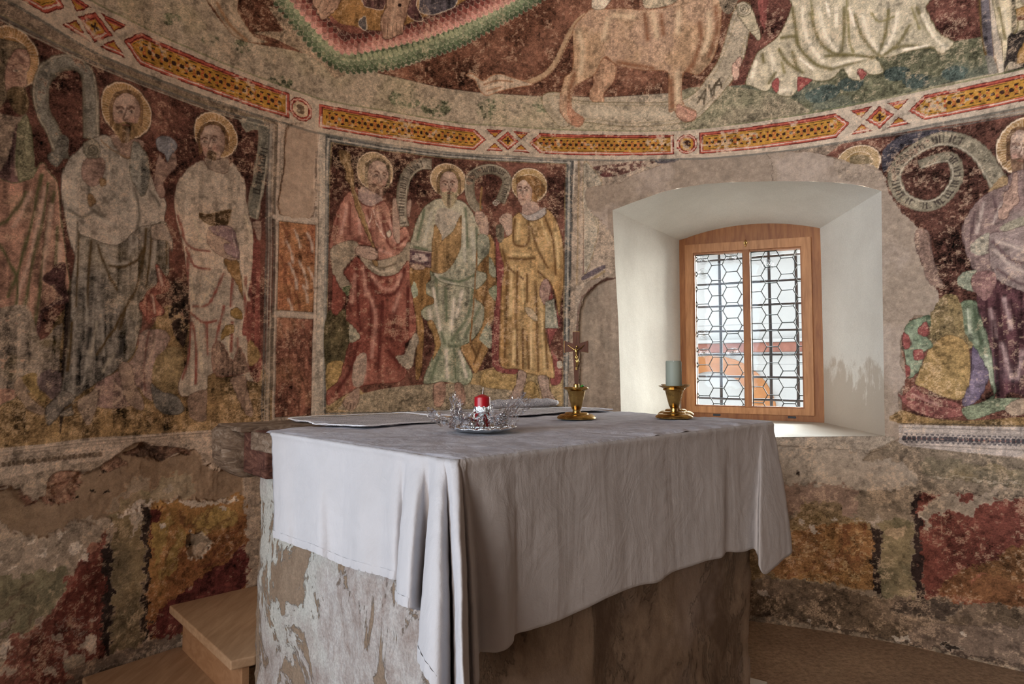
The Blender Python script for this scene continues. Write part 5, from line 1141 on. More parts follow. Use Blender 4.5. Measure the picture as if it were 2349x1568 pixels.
S 96887e 14 0.85 1 1 1 0|1736,1777 1826,1726
F 482a2f 0.28 0.45 2a181c 3 0 0 57424a|1658,1559 1715,1613 1776,1578 1851,1543 1924,1565 1909,1088 1838,1104 1764,1140 1724,1101 1708,1197 1696,1342 1667,1460
S 2b151a 17 0.95 1 1 1 0|1729,1554 1740,1389 1767,1244 1810,1197
S 8a7272 17 0.85 1 1 1 0|1704,1487 1716,1370
S 2b151a 17 0.95 1 1 1 0|1775,1521 1794,1386 1822,1329
S 8a7272 17 0.85 1 1 1 0|1752,1532 1772,1406
S 8a7272 17 0.85 1 1 1 0|1739,1341 1766,1197
S 2b151a 17 0.95 1 1 1 0|1710,1438 1721,1274 1733,1120
S 8a7272 17 0.85 1 1 1 0|1807,1310 1788,1197
S 2b151a 18 0.95 1 1 1 0|1689,1537 1694,1430
F 6c7561 0.25 0.1 3a3a30 2 0 0 -|1590,1625 1612,1658 1661,1663 1652,1649 1635,1611 1650,1570 1602,1594
F 6c4d4a 0.25 0.2 - 0 0 0 -|1652,1649 1716,1652 1723,1593 1689,1528 1658,1559 1643,1590
F 4f5f47 0.3 0.2 2c3828 3 0 0 75806c|1592,1515 1649,1530 1667,1460 1696,1342 1708,1197 1714,1139 1677,1099 1653,1070 1701,1110 1702,1148 1681,1245 1636,1334 1605,1384
S 8c9680 13 0.85 1 1 1 0|1624,1493 1629,1393
S 34442f 12 0.95 1 1 1 0|1648,1491 1668,1343
S 8c9680 12 0.85 1 1 1 0|1683,1294 1695,1177
S 34442f 12 0.95 1 1 1 0|1621,1374 1658,1274
F 6a5a30 0.4 0.1 - 0 0 0 3a3428|1480,1460 1534,1559 1592,1545 1613,1394 1636,1334 1577,1295 1485,1317 1471,1420
F 84682c 0.28 0.1 3a2c18 3 0 0 75602c|1458,1277 1486,1338 1546,1386 1604,1364 1627,1304 1626,1196 1597,1107 1523,1115 1455,1154 1421,1175
F 4a4058 0.3 0.2 2c2430 3 0 0 62586a|1636,1334 1681,1245 1688,1196 1654,1109 1604,1073 1597,1107 1628,1196
F 465a42 0.3 0.2 2a3426 3 0 0 6a7a62|1396,1443 1446,1467 1485,1475 1479,1419 1445,1431 1478,1368 1494,1337 1459,1313 1440,1236 1395,1195 1388,1278 1376,1351
F 6e3430 0.25 0 3a1a18 3 0 0 -|1435,1411 1471,1450 1478,1389 1452,1385
F 6e3430 0.25 0 3a1a18 3 0 0 -|1416,1319 1451,1323 1459,1287 1423,1277
F 6e3430 0.25 0 3a1a18 3 0 0 -|1378,1403 1404,1381 1407,1339 1379,1330
F 6e3430 0.25 0 3a1a18 3 0 0 -|1383,1257 1405,1236 1390,1195
F 6b3a34 0.25 0.2 3a1a18 3 0 0 -|1353,1124 1375,1117 1421,1169 1437,1134 1522,1105 1580,1087 1603,1038 1520,1020 1478,1023 1392,1061
S 48201e 11 0.95 1 1 1 0|1393,1102 1479,1084 1571,1067
S 8c6258 11 0.85 1 1 1 0|1411,1123 1505,1075
F 5e6a50 0.35 0.2 2c3426 2 0 0 -|1596,1068 1653,1089 1701,1110 1808,1113 1806,1075 1731,1063 1635,1020 1603,1029
F 7d6c58 0.2 0 3c2c24 2 0 0 -|1743,1073 1770,1102 1808,1113 1806,1056 1769,1041 1750,1054
F 6c5426 0.4 0.2 - 0 0 0 4a3c20|1363,1050 1452,1022 1603,1014 1806,1038 1908,1043 1907,1002 1361,990
S 33302c 4 0.9 0 0 0 0|1359,989 1804,1001 1907,1004
F 87807a 0.18 0.1 - 0 1 0 -|1352,983 1454,986 1552,989 1646,991 1736,994 1823,998 1907,1001 1903,870 1820,871 1733,873 1643,875 1550,877 1453,881 1352,884
S 57504a 4 0.7 0 0 0 0|1356,971 1906,983
S 57504a 4 0.7 0 0 0 0|1354,893 1904,904
S 57504a 2 0.7 0 0 0 0|1355,949 1906,966
F 37363c 0.3 0 - 0 0 0 -|1363,933 1371,937 1379,934 1379,917 1370,913 1362,916
F 4a484c 0.3 0 - 0 0 0 -|1374,946 1388,947 1382,937
F 4a484c 0.3 0 - 0 0 0 -|1373,911 1387,912 1381,902
F 7a4a40 0.2 0 - 0 0 0 -|1379,928 1383,928 1383,922 1378,922
F 37363c 0.3 0 - 0 0 0 -|1383,934 1391,937 1399,934 1399,917 1390,914 1383,916
F 4a484c 0.3 0 - 0 0 0 -|1394,946 1408,947 1402,938
F 4a484c 0.3 0 - 0 0 0 -|1393,912 1407,912 1401,903
F 7a4a40 0.2 0 - 0 0 0 -|1399,928 1403,929 1403,922 1399,922
F 37363c 0.3 0 - 0 0 0 -|1403,934 1411,938 1419,935 1419,918 1411,914 1403,917
F 4a484c 0.3 0 - 0 0 0 -|1414,947 1428,948 1422,938
F 4a484c 0.3 0 - 0 0 0 -|1413,912 1427,913 1421,903
F 7a4a40 0.2 0 - 0 0 0 -|1419,929 1423,929 1423,923 1419,923
F 37363c 0.3 0 - 0 0 0 -|1423,934 1431,938 1439,935 1439,918 1430,915 1423,917
F 4a484c 0.3 0 - 0 0 0 -|1434,947 1448,948 1441,938
F 4a484c 0.3 0 - 0 0 0 -|1433,913 1447,913 1441,904
F 7a4a40 0.2 0 - 0 0 0 -|1439,929 1443,929 1443,923 1438,923
F 37363c 0.3 0 - 0 0 0 -|1443,935 1451,938 1458,936 1459,919 1450,915 1442,918
F 4a484c 0.3 0 - 0 0 0 -|1454,948 1467,948 1461,939
F 4a484c 0.3 0 - 0 0 0 -|1453,913 1467,914 1460,905
F 7a4a40 0.2 0 - 0 0 0 -|1458,930 1463,930 1462,924 1458,924
F 37363c 0.3 0 - 0 0 0 -|1463,935 1470,939 1478,936 1478,919 1470,916 1462,918
F 4a484c 0.3 0 - 0 0 0 -|1473,948 1487,949 1481,939
F 4a484c 0.3 0 - 0 0 0 -|1472,914 1486,915 1480,905
F 7a4a40 0.2 0 - 0 0 0 -|1478,930 1482,930 1482,924 1478,924
F 37363c 0.3 0 - 0 0 0 -|1482,936 1490,939 1497,937 1498,920 1489,916 1482,919
F 4a484c 0.3 0 - 0 0 0 -|1493,948 1506,949 1500,940
F 4a484c 0.3 0 - 0 0 0 -|1492,914 1505,915 1499,906
F 7a4a40 0.2 0 - 0 0 0 -|1497,931 1502,931 1501,925 1497,925
F 37363c 0.3 0 - 0 0 0 -|1502,936 1509,940 1517,937 1517,920 1509,917 1501,919
F 4a484c 0.3 0 - 0 0 0 -|1512,949 1525,950 1519,940
F 4a484c 0.3 0 - 0 0 0 -|1511,915 1525,916 1518,906
F 7a4a40 0.2 0 - 0 0 0 -|1517,931 1521,931 1521,925 1516,925
F 37363c 0.3 0 - 0 0 0 -|1521,937 1528,940 1536,938 1536,921 1528,917 1520,920
F 4a484c 0.3 0 - 0 0 0 -|1531,949 1545,950 1538,941
F 4a484c 0.3 0 - 0 0 0 -|1530,915 1544,916 1538,907
F 7a4a40 0.2 0 - 0 0 0 -|1536,932 1540,932 1540,926 1536,926
F 37363c 0.3 0 - 0 0 0 -|1540,937 1547,941 1555,938 1555,921 1547,918 1539,920
F 4a484c 0.3 0 - 0 0 0 -|1550,950 1563,950 1557,941
F 4a484c 0.3 0 - 0 0 0 -|1549,916 1563,917 1557,907
F 7a4a40 0.2 0 - 0 0 0 -|1555,932 1559,932 1559,926 1555,926
F 37363c 0.3 0 - 0 0 0 -|1559,938 1566,941 1574,939 1574,922 1566,918 1558,921
F 4a484c 0.3 0 - 0 0 0 -|1569,950 1582,951 1576,942
F 4a484c 0.3 0 - 0 0 0 -|1568,916 1581,917 1575,908
F 7a4a40 0.2 0 - 0 0 0 -|1574,933 1578,933 1578,927 1573,927
F 37363c 0.3 0 - 0 0 0 -|1578,938 1585,942 1592,939 1593,922 1585,919 1577,921
F 4a484c 0.3 0 - 0 0 0 -|1588,951 1601,951 1595,942
F 4a484c 0.3 0 - 0 0 0 -|1587,917 1600,918 1594,909
F 7a4a40 0.2 0 - 0 0 0 -|1592,933 1596,933 1596,927 1592,927
F 37363c 0.3 0 - 0 0 0 -|1596,939 1604,942 1611,940 1611,923 1603,919 1596,922
F 4a484c 0.3 0 - 0 0 0 -|1606,951 1619,952 1614,943
F 4a484c 0.3 0 - 0 0 0 -|1606,918 1619,919 1613,909
F 7a4a40 0.2 0 - 0 0 0 -|1611,934 1615,934 1615,928 1611,928
F 37363c 0.3 0 - 0 0 0 -|1615,939 1622,943 1629,940 1630,924 1622,920 1614,922
F 4a484c 0.3 0 - 0 0 0 -|1625,951 1638,952 1632,943
F 4a484c 0.3 0 - 0 0 0 -|1624,918 1637,919 1631,910
F 7a4a40 0.2 0 - 0 0 0 -|1629,934 1633,934 1633,929 1629,928
F 37363c 0.3 0 - 0 0 0 -|1633,940 1641,943 1648,941 1648,924 1640,921 1633,923
F 4a484c 0.3 0 - 0 0 0 -|1643,952 1656,953 1650,944
F 4a484c 0.3 0 - 0 0 0 -|1642,919 1655,920 1649,911
F 7a4a40 0.2 0 - 0 0 0 -|1648,935 1652,935 1651,929 1647,929
F 37363c 0.3 0 - 0 0 0 -|1652,940 1659,944 1666,941 1666,925 1658,921 1651,924
F 4a484c 0.3 0 - 0 0 0 -|1661,952 1674,953 1668,944
F 4a484c 0.3 0 - 0 0 0 -|1660,919 1673,920 1667,911
F 7a4a40 0.2 0 - 0 0 0 -|1666,935 1670,936 1669,930 1666,929
F 37363c 0.3 0 - 0 0 0 -|1670,941 1677,944 1684,942 1684,925 1676,922 1669,924
F 4a484c 0.3 0 - 0 0 0 -|1679,953 1692,954 1686,945
F 4a484c 0.3 0 - 0 0 0 -|1679,920 1691,921 1685,912
F 7a4a40 0.2 0 - 0 0 0 -|1684,936 1688,936 1687,930 1684,930
F 37363c 0.3 0 - 0 0 0 -|1688,941 1695,945 1702,942 1702,926 1694,922 1687,925
F 4a484c 0.3 0 - 0 0 0 -|1697,953 1710,954 1704,945
F 4a484c 0.3 0 - 0 0 0 -|1696,921 1709,922 1703,913
F 7a4a40 0.2 0 - 0 0 0 -|1702,936 1705,937 1705,931 1701,931
F 37363c 0.3 0 - 0 0 0 -|1705,942 1713,945 1719,943 1720,927 1712,923 1705,925
F 4a484c 0.3 0 - 0 0 0 -|1715,954 1727,955 1722,946
F 4a484c 0.3 0 - 0 0 0 -|1714,921 1727,922 1721,913
F 7a4a40 0.2 0 - 0 0 0 -|1719,937 1723,937 1723,932 1719,931
F 37363c 0.3 0 - 0 0 0 -|1723,942 1730,946 1737,943 1737,927 1730,924 1723,926
F 4a484c 0.3 0 - 0 0 0 -|1733,954 1745,955 1739,946
F 4a484c 0.3 0 - 0 0 0 -|1732,922 1744,923 1738,914
F 7a4a40 0.2 0 - 0 0 0 -|1737,938 1741,938 1741,932 1737,932
F 37363c 0.3 0 - 0 0 0 -|1741,943 1748,946 1754,944 1755,928 1747,924 1740,927
F 4a484c 0.3 0 - 0 0 0 -|1750,955 1762,956 1757,947
F 4a484c 0.3 0 - 0 0 0 -|1749,923 1761,924 1756,915
F 7a4a40 0.2 0 - 0 0 0 -|1754,938 1758,938 1758,933 1754,932
F 37363c 0.3 0 - 0 0 0 -|1758,943 1765,947 1772,944 1772,928 1764,925 1758,927
F 4a484c 0.3 0 - 0 0 0 -|1768,955 1780,956 1774,947
F 4a484c 0.3 0 - 0 0 0 -|1767,923 1779,924 1773,915
F 7a4a40 0.2 0 - 0 0 0 -|1772,939 1775,939 1775,933 1771,933
F 37363c 0.3 0 - 0 0 0 -|1775,944 1782,947 1789,945 1789,929 1782,926 1775,928
F 4a484c 0.3 0 - 0 0 0 -|1785,956 1797,957 1791,948
F 4a484c 0.3 0 - 0 0 0 -|1784,924 1796,925 1790,916
F 7a4a40 0.2 0 - 0 0 0 -|1789,939 1793,940 1792,934 1789,934
F 37363c 0.3 0 - 0 0 0 -|1793,945 1799,948 1806,946 1806,930 1799,926 1792,929
F 4a484c 0.3 0 - 0 0 0 -|1802,956 1814,957 1808,948
F 4a484c 0.3 0 - 0 0 0 -|1801,925 1813,926 1807,917
F 7a4a40 0.2 0 - 0 0 0 -|1806,940 1810,940 1809,935 1806,934
F 37363c 0.3 0 - 0 0 0 -|1810,945 1816,948 1823,946 1823,930 1816,927 1809,929
F 4a484c 0.3 0 - 0 0 0 -|1819,957 1831,958 1825,949
F 4a484c 0.3 0 - 0 0 0 -|1818,925 1830,926 1824,917
F 7a4a40 0.2 0 - 0 0 0 -|1823,941 1826,941 1826,935 1823,935
F 37363c 0.3 0 - 0 0 0 -|1826,946 1833,949 1840,947 1840,931 1832,928 1826,930
F 4a484c 0.3 0 - 0 0 0 -|1836,958 1847,958 1842,950
F 4a484c 0.3 0 - 0 0 0 -|1835,926 1846,927 1841,918
F 7a4a40 0.2 0 - 0 0 0 -|1839,941 1843,941 1843,936 1839,936
F 5c4540 0.35 0 - 0 0 0.3 -|1365,854 1800,852 2004,855 2003,830 1576,813 1346,809
F 675d4d 0.28 0 - 0 1 0 5b5344|316,908 450,909 581,911 709,913 834,916 955,919 1073,923 1187,927 1297,931 1376,890 1479,883 1579,877 1674,871 1765,867 1853,862 1941,860 2025,858 2105,856 2101,751 2098,645 2094,540 2091,435 2088,331 2084,226 2081,122 2077,18 2074,-86 1998,-106 1918,-126 1836,-145 1749,-164 1660,-182 1566,-200 1469,-217 1368,-232 1264,-247 1155,-259 1044,-270 928,-279 809,-286 687,-289 562,-290 433,-288 303,-283 304,-153 306,-22 307,110 308,241 310,374 311,507 313,640 314,774
F 7d766a 0.15 0 5c5446 3 0 0 706a5e|316,908 811,914 1296,931 1300,893 1241,862 1219,837 1214,800 1281,814 1315,824 1387,792 1435,758 1411,719 1305,686 1168,681 1025,686 837,677 313,668
F 6e5b4e 0.2 0 - 0 0 0 755f50|313,664 837,677 1154,688 1167,634 1180,596 1122,535 1022,549 948,543 312,540
F 64553a 0.5 0 - 0 0 0.05 5a4a22|311,507 872,512 949,591 1088,603 1137,537 1234,520 1230,232 1044,223 806,222 308,219
F 6d4e1c 0.5 0 - 0 0 0 5a3a18|871,423 991,483 1093,509 1220,507 1231,385 1227,231 1016,231 822,232 816,337
S 55260f 12 0.5 1 1 1 0|1136,498 1120,402 1075,333
S 55260f 12 0.5 1 1 1 0|1217,399 1147,351 1089,304 987,275
S 55260f 12 0.5 1 1 1 0|1206,506 1191,457
S 55260f 12 0.5 1 1 1 0|1048,393 1060,284 1102,243
S 55260f 12 0.5 1 1 1 0|883,238 988,307
S 4f4622 3 0.5 0 0 1 0|1098,414 1090,408 1081,408 1077,415 1079,423 1087,425 1096,421
S a38f5c 3 0.5 0 0 1 0|1048,239 1043,230 1033,229 1028,237 1030,244 1041,249 1048,247
S a38f5c 3 0.5 0 0 1 0|965,391 953,381 942,379 930,390 933,403 952,409 964,400
S 4f4622 4 0.5 0 0 1 0|898,404 888,390 875,390 864,398 868,412 884,418 898,414
S a38f5c 3 0.5 0 0 1 0|1214,368 1204,356 1190,357 1179,369 1184,379 1201,386 1211,377
S a38f5c 3 0.5 0 0 1 0|1160,291 1152,279 1141,277 1132,287 1134,296 1151,302 1159,298
S 4f4622 3 0.5 0 0 1 0|1064,390 1055,383 1045,383 1038,388 1043,399 1056,405 1064,403
S a38f5c 3 0.5 0 0 1 0|1097,258 1083,247 1069,245 1064,252 1067,265 1082,273 1095,264
S a38f5c 3 0.5 0 0 1 0|981,217 975,211 963,209 956,215 959,225 969,231 980,229
S 4f4622 3 0.5 0 0 1 0|1185,420 1174,410 1162,409 1157,419 1159,428 1176,435 1186,432
S a38f5c 3 0.5 0 0 1 0|1219,444 1212,433 1192,431 1186,444 1190,455 1207,461 1219,458
S a38f5c 4 0.5 0 0 1 0|912,337 899,326 891,326 880,332 885,346 896,350 911,344
S 4f4622 3 0.5 0 0 1 0|953,227 947,218 937,219 928,221 932,232 941,237 951,234
S a38f5c 3 0.5 0 0 1 0|1183,283 1169,267 1162,269 1150,275 1157,287 1169,295 1181,290
S a38f5c 3 0.5 0 0 1 0|1172,400 1163,390 1148,389 1142,400 1144,411 1161,417 1171,413
S 4f4622 3 0.5 0 0 1 0|1118,280 1112,272 1100,271 1092,280 1098,289 1110,294 1117,290
S a38f5c 3 0.5 0 0 1 0|1072,371 1068,364 1054,363 1050,369 1054,377 1064,382 1072,378
S a38f5c 3 0.5 0 0 1 0|1178,453 1170,442 1156,441 1150,448 1154,459 1169,466 1174,460
S 4f4622 3 0.5 0 0 1 0|1010,289 1002,283 991,282 985,288 990,301 1002,303 1007,298
S a38f5c 3 0.5 0 0 1 0|1017,240 1008,230 998,229 992,240 995,246 1007,251 1016,248
S a38f5c 3 0.5 0 0 1 0|965,352 961,345 946,344 943,351 945,358 953,363 965,358
S 4f4622 3 0.5 0 0 1 0|1154,336 1141,326 1133,328 1122,332 1128,349 1138,352 1153,349
S a38f5c 3 0.5 0 0 1 0|998,422 989,414 981,413 977,421 979,429 988,433 998,430
S a38f5c 3 0.5 0 0 1 0|1117,324 1109,318 1102,317 1096,322 1098,330 1108,335 1116,332
S 4f4622 3 0.5 0 0 1 0|988,367 979,357 968,358 958,367 962,379 972,382 987,380
S a38f5c 4 0.5 0 0 1 0|923,468 917,457 903,456 899,466 904,473 914,478 922,473
S a38f5c 3 0.5 0 0 1 0|1044,417 1038,411 1031,411 1024,417 1026,427 1036,429 1043,425
S 4f4622 3 0.5 0 0 1 0|1120,405 1112,401 1106,399 1099,405 1101,415 1113,418 1119,413
S a38f5c 3 0.5 0 0 1 0|1178,275 1169,260 1151,259 1146,267 1153,283 1161,286 1175,284
S a38f5c 4 0.5 0 0 1 0|881,333 875,321 859,318 851,330 856,342 871,345 878,338
S 4f4622 3 0.5 0 0 1 0|948,357 940,351 934,350 926,355 930,366 938,369 948,365
S a38f5c 3 0.5 0 0 1 0|1200,476 1194,469 1179,468 1170,475 1177,488 1185,492 1196,488
S a38f5c 4 0.5 0 0 1 0|921,317 910,308 900,309 894,315 898,327 913,332 920,327
S 4f4622 3 0.5 0 0 1 0|1033,330 1023,318 1005,316 997,326 1000,339 1016,348 1032,340
S a38f5c 4 0.5 0 0 1 0|858,234 849,225 838,225 833,234 838,243 846,245 859,240
S a38f5c 3 0.5 0 0 1 0|992,357 987,342 963,342 957,354 961,368 977,372 990,369
S 4f4622 4 0.5 0 0 1 0|935,361 923,351 904,349 899,359 903,376 923,381 931,377
S a38f5c 3 0.5 0 0 1 0|1120,321 1114,312 1107,312 1100,320 1103,326 1110,330 1118,328
S a38f5c 3 0.5 0 0 1 0|1048,411 1042,402 1024,402 1016,409 1018,425 1036,430 1047,425
S 4f4622 3 0.5 0 0 1 0|1048,341 1039,334 1032,334 1025,341 1029,347 1037,352 1046,348
S a38f5c 3 0.5 0 0 1 0|1137,311 1122,300 1111,300 1101,307 1104,324 1118,330 1134,326
S a38f5c 3 0.5 0 0 1 0|1209,305 1204,299 1193,297 1188,305 1193,312 1200,317 1209,312
S 4f4622 3 0.5 0 0 1 0|1153,381 1139,366 1126,364 1120,375 1127,390 1142,396 1150,389
S a38f5c 3 0.5 0 0 1 0|1104,473 1100,466 1090,466 1084,474 1089,479 1095,483 1102,480
S a38f5c 4 0.5 0 0 1 0|907,399 898,389 889,388 881,399 885,408 900,411 905,404
S 4f4622 3 0.5 0 0 1 0|1078,347 1067,335 1054,334 1046,345 1053,359 1066,362 1077,356
F 251c18 0.5 0 - 0 1 0.25 -|1233,515 1264,513 1264,421 1266,196 1253,198 1232,232 1233,373
F 4f4b34 0.35 0 - 0 1 0 655a3c|1267,544 1394,559 1391,390 1388,222 1266,196 1266,369
F 7c6c50 0.3 0 - 0 0 0.2 -|1291,508 1354,524 1364,495 1340,465 1294,478
F 241a18 0.4 0 - 0 1 0.1 -|1399,684 1430,691 1428,575 1426,459 1424,344 1422,229 1393,227 1395,378 1397,531
F 5a2c22 0.4 0 - 0 1 0 4a221a|1423,682 1525,688 1622,694 1795,692 1902,691 2003,691 2099,692 2096,584 2092,477 2089,370 2085,264 1990,262 1889,261 1783,262 1689,251 1590,241 1488,231 1424,229 1424,379 1423,531
F 5a3c18 0.45 0 - 0 0 0.1 6a2e1e|1521,314 1614,389 1697,440 1844,556 2099,667 2085,264 1783,262 1488,233
F 5c3a18 0.4 0 - 0 0 0.2 -|1574,260 1489,264 1613,375 1783,340 1836,272
S 241818 7 0.7 0 0 0 0|1500,702 1658,709 1796,702 2100,704
S 301214 11 0.6 1 1 1 0|1426,281 1467,377 1581,512 1736,635
S 301214 11 0.6 1 1 1 0|1489,278 1552,349 1614,403
S 301214 11 0.6 1 1 1 0|1447,344 1505,427
S 301214 10 0.6 1 1 1 0|1649,396 1731,467 1791,547
S 301214 11 0.6 1 1 1 0|1676,527 1615,460 1567,438
S 301214 10 0.6 1 1 1 0|1747,636 1748,539
S 8c4c38 14 0.4 1 1 1 0|1612,332 1702,420 1789,478
S 8c4c38 14 0.4 1 1 1 0|1589,571 1679,626
F 6f6556 0.25 0 85796a 3 0 0 -|1434,594 1474,658 1531,701 1573,684 1603,645 1622,683 1681,726 1711,758 1741,796 1751,762 1704,707 1656,652 1607,606 1578,620 1535,618 1472,584 1451,529 1427,563
F 7d7468 0.2 0 - 0 0 0.2 -|1143,530 1199,524 1254,527 1275,560 1252,584 1255,542 1206,533
F 8a8478 0.2 0 - 0 0 0 -|925,509 948,519 955,495 936,481
F 8a8478 0.2 0 - 0 0 0 -|969,473 991,483 1013,461 991,451
F 8a8478 0.2 0 - 0 0 0 -|1051,528 1080,535 1068,518
F 8a8478 0.2 0 - 0 0 0 -|1428,593 1452,567 1439,557
F 4c4030 0.4 0 - 0 1 0 5d4f40|308,168 436,178 562,190 686,203 806,218 927,218 1044,219 1154,204 1260,191 1425,226 1550,235 1669,247 1783,259 1889,257 1990,257 2085,257 2081,116 2076,-24 2005,-17 1932,-8 1855,2 1775,13 1663,9 1544,7 1419,7 1222,9 1011,17 871,22 726,30 589,29 449,30 306,34
F 3c332b 0.3 0 776a58 4 0 0 -|1293,159 1393,216 1463,222 1506,213 1558,231 1548,190 1504,151 1454,136 1358,134
E -12 8 0.3|1293,159 1393,216 1463,222 1558,231 1548,190 1504,151 1358,134
F 574a3e 0.25 0 352c25 3 0 0 -|1399,91 1547,139 1780,184 2083,195 2076,-24 1775,13 1419,7 1362,9
F 241e1a 0.2 0 8a8070 3 0 0 -|1489,35 1514,51 1556,41 1553,26 1507,22
F 8a8478 0.2 0 - 0 0 0.2 -|736,158 774,158 782,130 751,123
F 8a8478 0.2 0 - 0 0 0.2 -|950,43 968,42 960,21
F 8a8478 0.2 0 - 0 0 0.2 -|1069,43 1091,39 1083,26
F 8a8478 0.2 0 - 0 0 0.2 -|1296,32 1356,37 1362,16 1322,8
F 8a8478 0.2 0 - 0 0 0.2 -|1558,106 1576,107 1570,91
S 2e2620 10 0.7 0 0 0 0|726,43 879,45 1011,25 1222,9 1419,7 1603,15 1776,27 2030,21
F 5a5442 0.35 0 - 0 0 0.2 685c3c|1440,834 1626,834 1799,823 1851,808 1850,747 1739,747 1623,755 1464,757
S 8c8474 4 0.7 0 0 0 0|1464,765 1563,763 1682,763 1797,764
S 3c3628 4 0.6 0 0 0 0|1470,758 1563,755 1682,754 1797,754
F 332a24 0.1 0 - 0 0 0 -|907,730 918,739 935,732 929,715 913,718
E -25 3 0.1|907,730 918,739 935,732 929,715 913,718
S 4c463c 3 0.6 0 0 1 0|1079,877 1093,858 1115,847
S 4c463c 3 0.6 0 0 1 0|969,876 980,860 976,844
F 8a7c6c 0.28 0.1 - 0 1 0.1 -|-2677,982 -2606,984 -2481,986 -2346,994 -2200,991 -2095,991 -1985,991 -1869,992 -1695,998 -1693,888 -1814,895 -1930,902 -2041,909 -2147,910 -2248,911 -2344,913 -2435,903 -2521,894 -2603,887 -2673,884
S 5c4c40 4 0.7 0 0 0 0|-2676,973 -2606,971 -2481,974 -2346,980 -2200,980 -2043,981 -1839,981
S 6a5a4c 3 0.7 0 0 0 0|-2676,963 -2606,960 -2481,963 -2346,968 -2200,968 -2042,968 -1839,967
S a39684 4 0.7 0 0 0 0|-2677,976 -2606,973 -2481,977 -2346,983 -2200,984 -2043,985 -1839,985
F 57493a 0.4 0 - 0 0 0.3 -|-2601,939 -2595,942 -2589,937 -2589,927 -2595,925 -2601,928
F 6b5c4c 0.3 0 - 0 0 0 -|-2593,949 -2585,948 -2589,943
F 57493a 0.4 0 - 0 0 0.3 -|-2587,939 -2581,942 -2575,938 -2575,927 -2581,925 -2587,928
F 6b5c4c 0.3 0 - 0 0 0 -|-2579,949 -2571,948 -2575,943
F 57493a 0.4 0 - 0 0 0.3 -|-2573,939 -2567,943 -2561,938 -2561,927 -2567,925 -2573,928
F 6b5c4c 0.3 0 - 0 0 0 -|-2565,949 -2556,948 -2561,943
F 57493a 0.4 0 - 0 0 0.3 -|-2559,939 -2553,943 -2547,938 -2546,927 -2553,925 -2559,928
F 6b5c4c 0.3 0 - 0 0 0 -|-2551,949 -2542,948 -2547,943
F 57493a 0.4 0 - 0 0 0.3 -|-2545,939 -2539,943 -2532,938 -2532,927 -2538,925 -2545,928
F 6b5c4c 0.3 0 - 0 0 0 -|-2536,950 -2528,949 -2533,944
F 57493a 0.4 0 - 0 0 0.3 -|-2531,940 -2524,943 -2518,938 -2517,927 -2524,925 -2530,928
F 6b5c4c 0.3 0 - 0 0 0 -|-2522,950 -2513,949 -2518,944
F 57493a 0.4 0 - 0 0 0.3 -|-2516,940 -2510,943 -2503,938 -2503,927 -2509,925 -2516,928
F 6b5c4c 0.3 0 - 0 0 0 -|-2507,950 -2498,949 -2503,944
F 57493a 0.4 0 - 0 0 0.3 -|-2501,940 -2495,943 -2488,938 -2488,927 -2494,925 -2501,928
F 6b5c4c 0.3 0 - 0 0 0 -|-2493,950 -2483,949 -2489,944
F 57493a 0.4 0 - 0 0 0.3 -|-2486,940 -2480,943 -2473,938 -2473,927 -2480,925 -2486,929
F 6b5c4c 0.3 0 - 0 0 0 -|-2478,950 -2469,949 -2474,944
F 57493a 0.4 0 - 0 0 0.3 -|-2471,940 -2465,944 -2458,939 -2458,927 -2464,925 -2471,929
F 6b5c4c 0.3 0 - 0 0 0 -|-2463,950 -2453,949 -2458,944
F 57493a 0.4 0 - 0 0 0.3 -|-2456,940 -2450,944 -2443,939 -2443,927 -2449,925 -2456,929
F 6b5c4c 0.3 0 - 0 0 0 -|-2447,951 -2438,950 -2443,944
F 57493a 0.4 0 - 0 0 0.3 -|-2441,940 -2435,944 -2428,939 -2427,927 -2434,925 -2441,929
F 6b5c4c 0.3 0 - 0 0 0 -|-2432,951 -2423,950 -2428,945
F 57493a 0.4 0 - 0 0 0.3 -|-2426,940 -2419,944 -2412,939 -2412,927 -2419,925 -2425,929
F 6b5c4c 0.3 0 - 0 0 0 -|-2417,951 -2407,950 -2412,945
F 57493a 0.4 0 - 0 0 0.3 -|-2410,940 -2404,944 -2397,939 -2396,927 -2403,925 -2410,929
F 6b5c4c 0.3 0 - 0 0 0 -|-2401,951 -2391,950 -2397,945
F 57493a 0.4 0 - 0 0 0.3 -|-2395,940 -2388,944 -2381,939 -2381,927 -2387,925 -2394,929
F 6b5c4c 0.3 0 - 0 0 0 -|-2385,951 -2376,950 -2381,945
F 57493a 0.4 0 - 0 0 0.3 -|-2379,940 -2372,944 -2365,939 -2365,927 -2371,925 -2379,929
F 6b5c4c 0.3 0 - 0 0 0 -|-2369,951 -2360,950 -2365,945
F 57493a 0.4 0 - 0 0 0.3 -|-2363,940 -2356,944 -2349,939 -2349,927 -2356,925 -2363,929
F 6b5c4c 0.3 0 - 0 0 0 -|-2353,951 -2344,950 -2349,945
F 57493a 0.4 0 - 0 0 0.3 -|-2347,941 -2340,944 -2333,939 -2332,927 -2339,925 -2347,928
F 6b5c4c 0.3 0 - 0 0 0 -|-2337,952 -2327,951 -2333,945
F 57493a 0.4 0 - 0 0 0.3 -|-2331,941 -2324,944 -2316,939 -2316,927 -2323,925 -2330,928
F 6b5c4c 0.3 0 - 0 0 0 -|-2321,952 -2311,951 -2317,945
F 57493a 0.4 0 - 0 0 0.3 -|-2314,941 -2307,944 -2300,939 -2300,927 -2307,925 -2314,928
F 6b5c4c 0.3 0 - 0 0 0 -|-2305,952 -2294,951 -2300,945
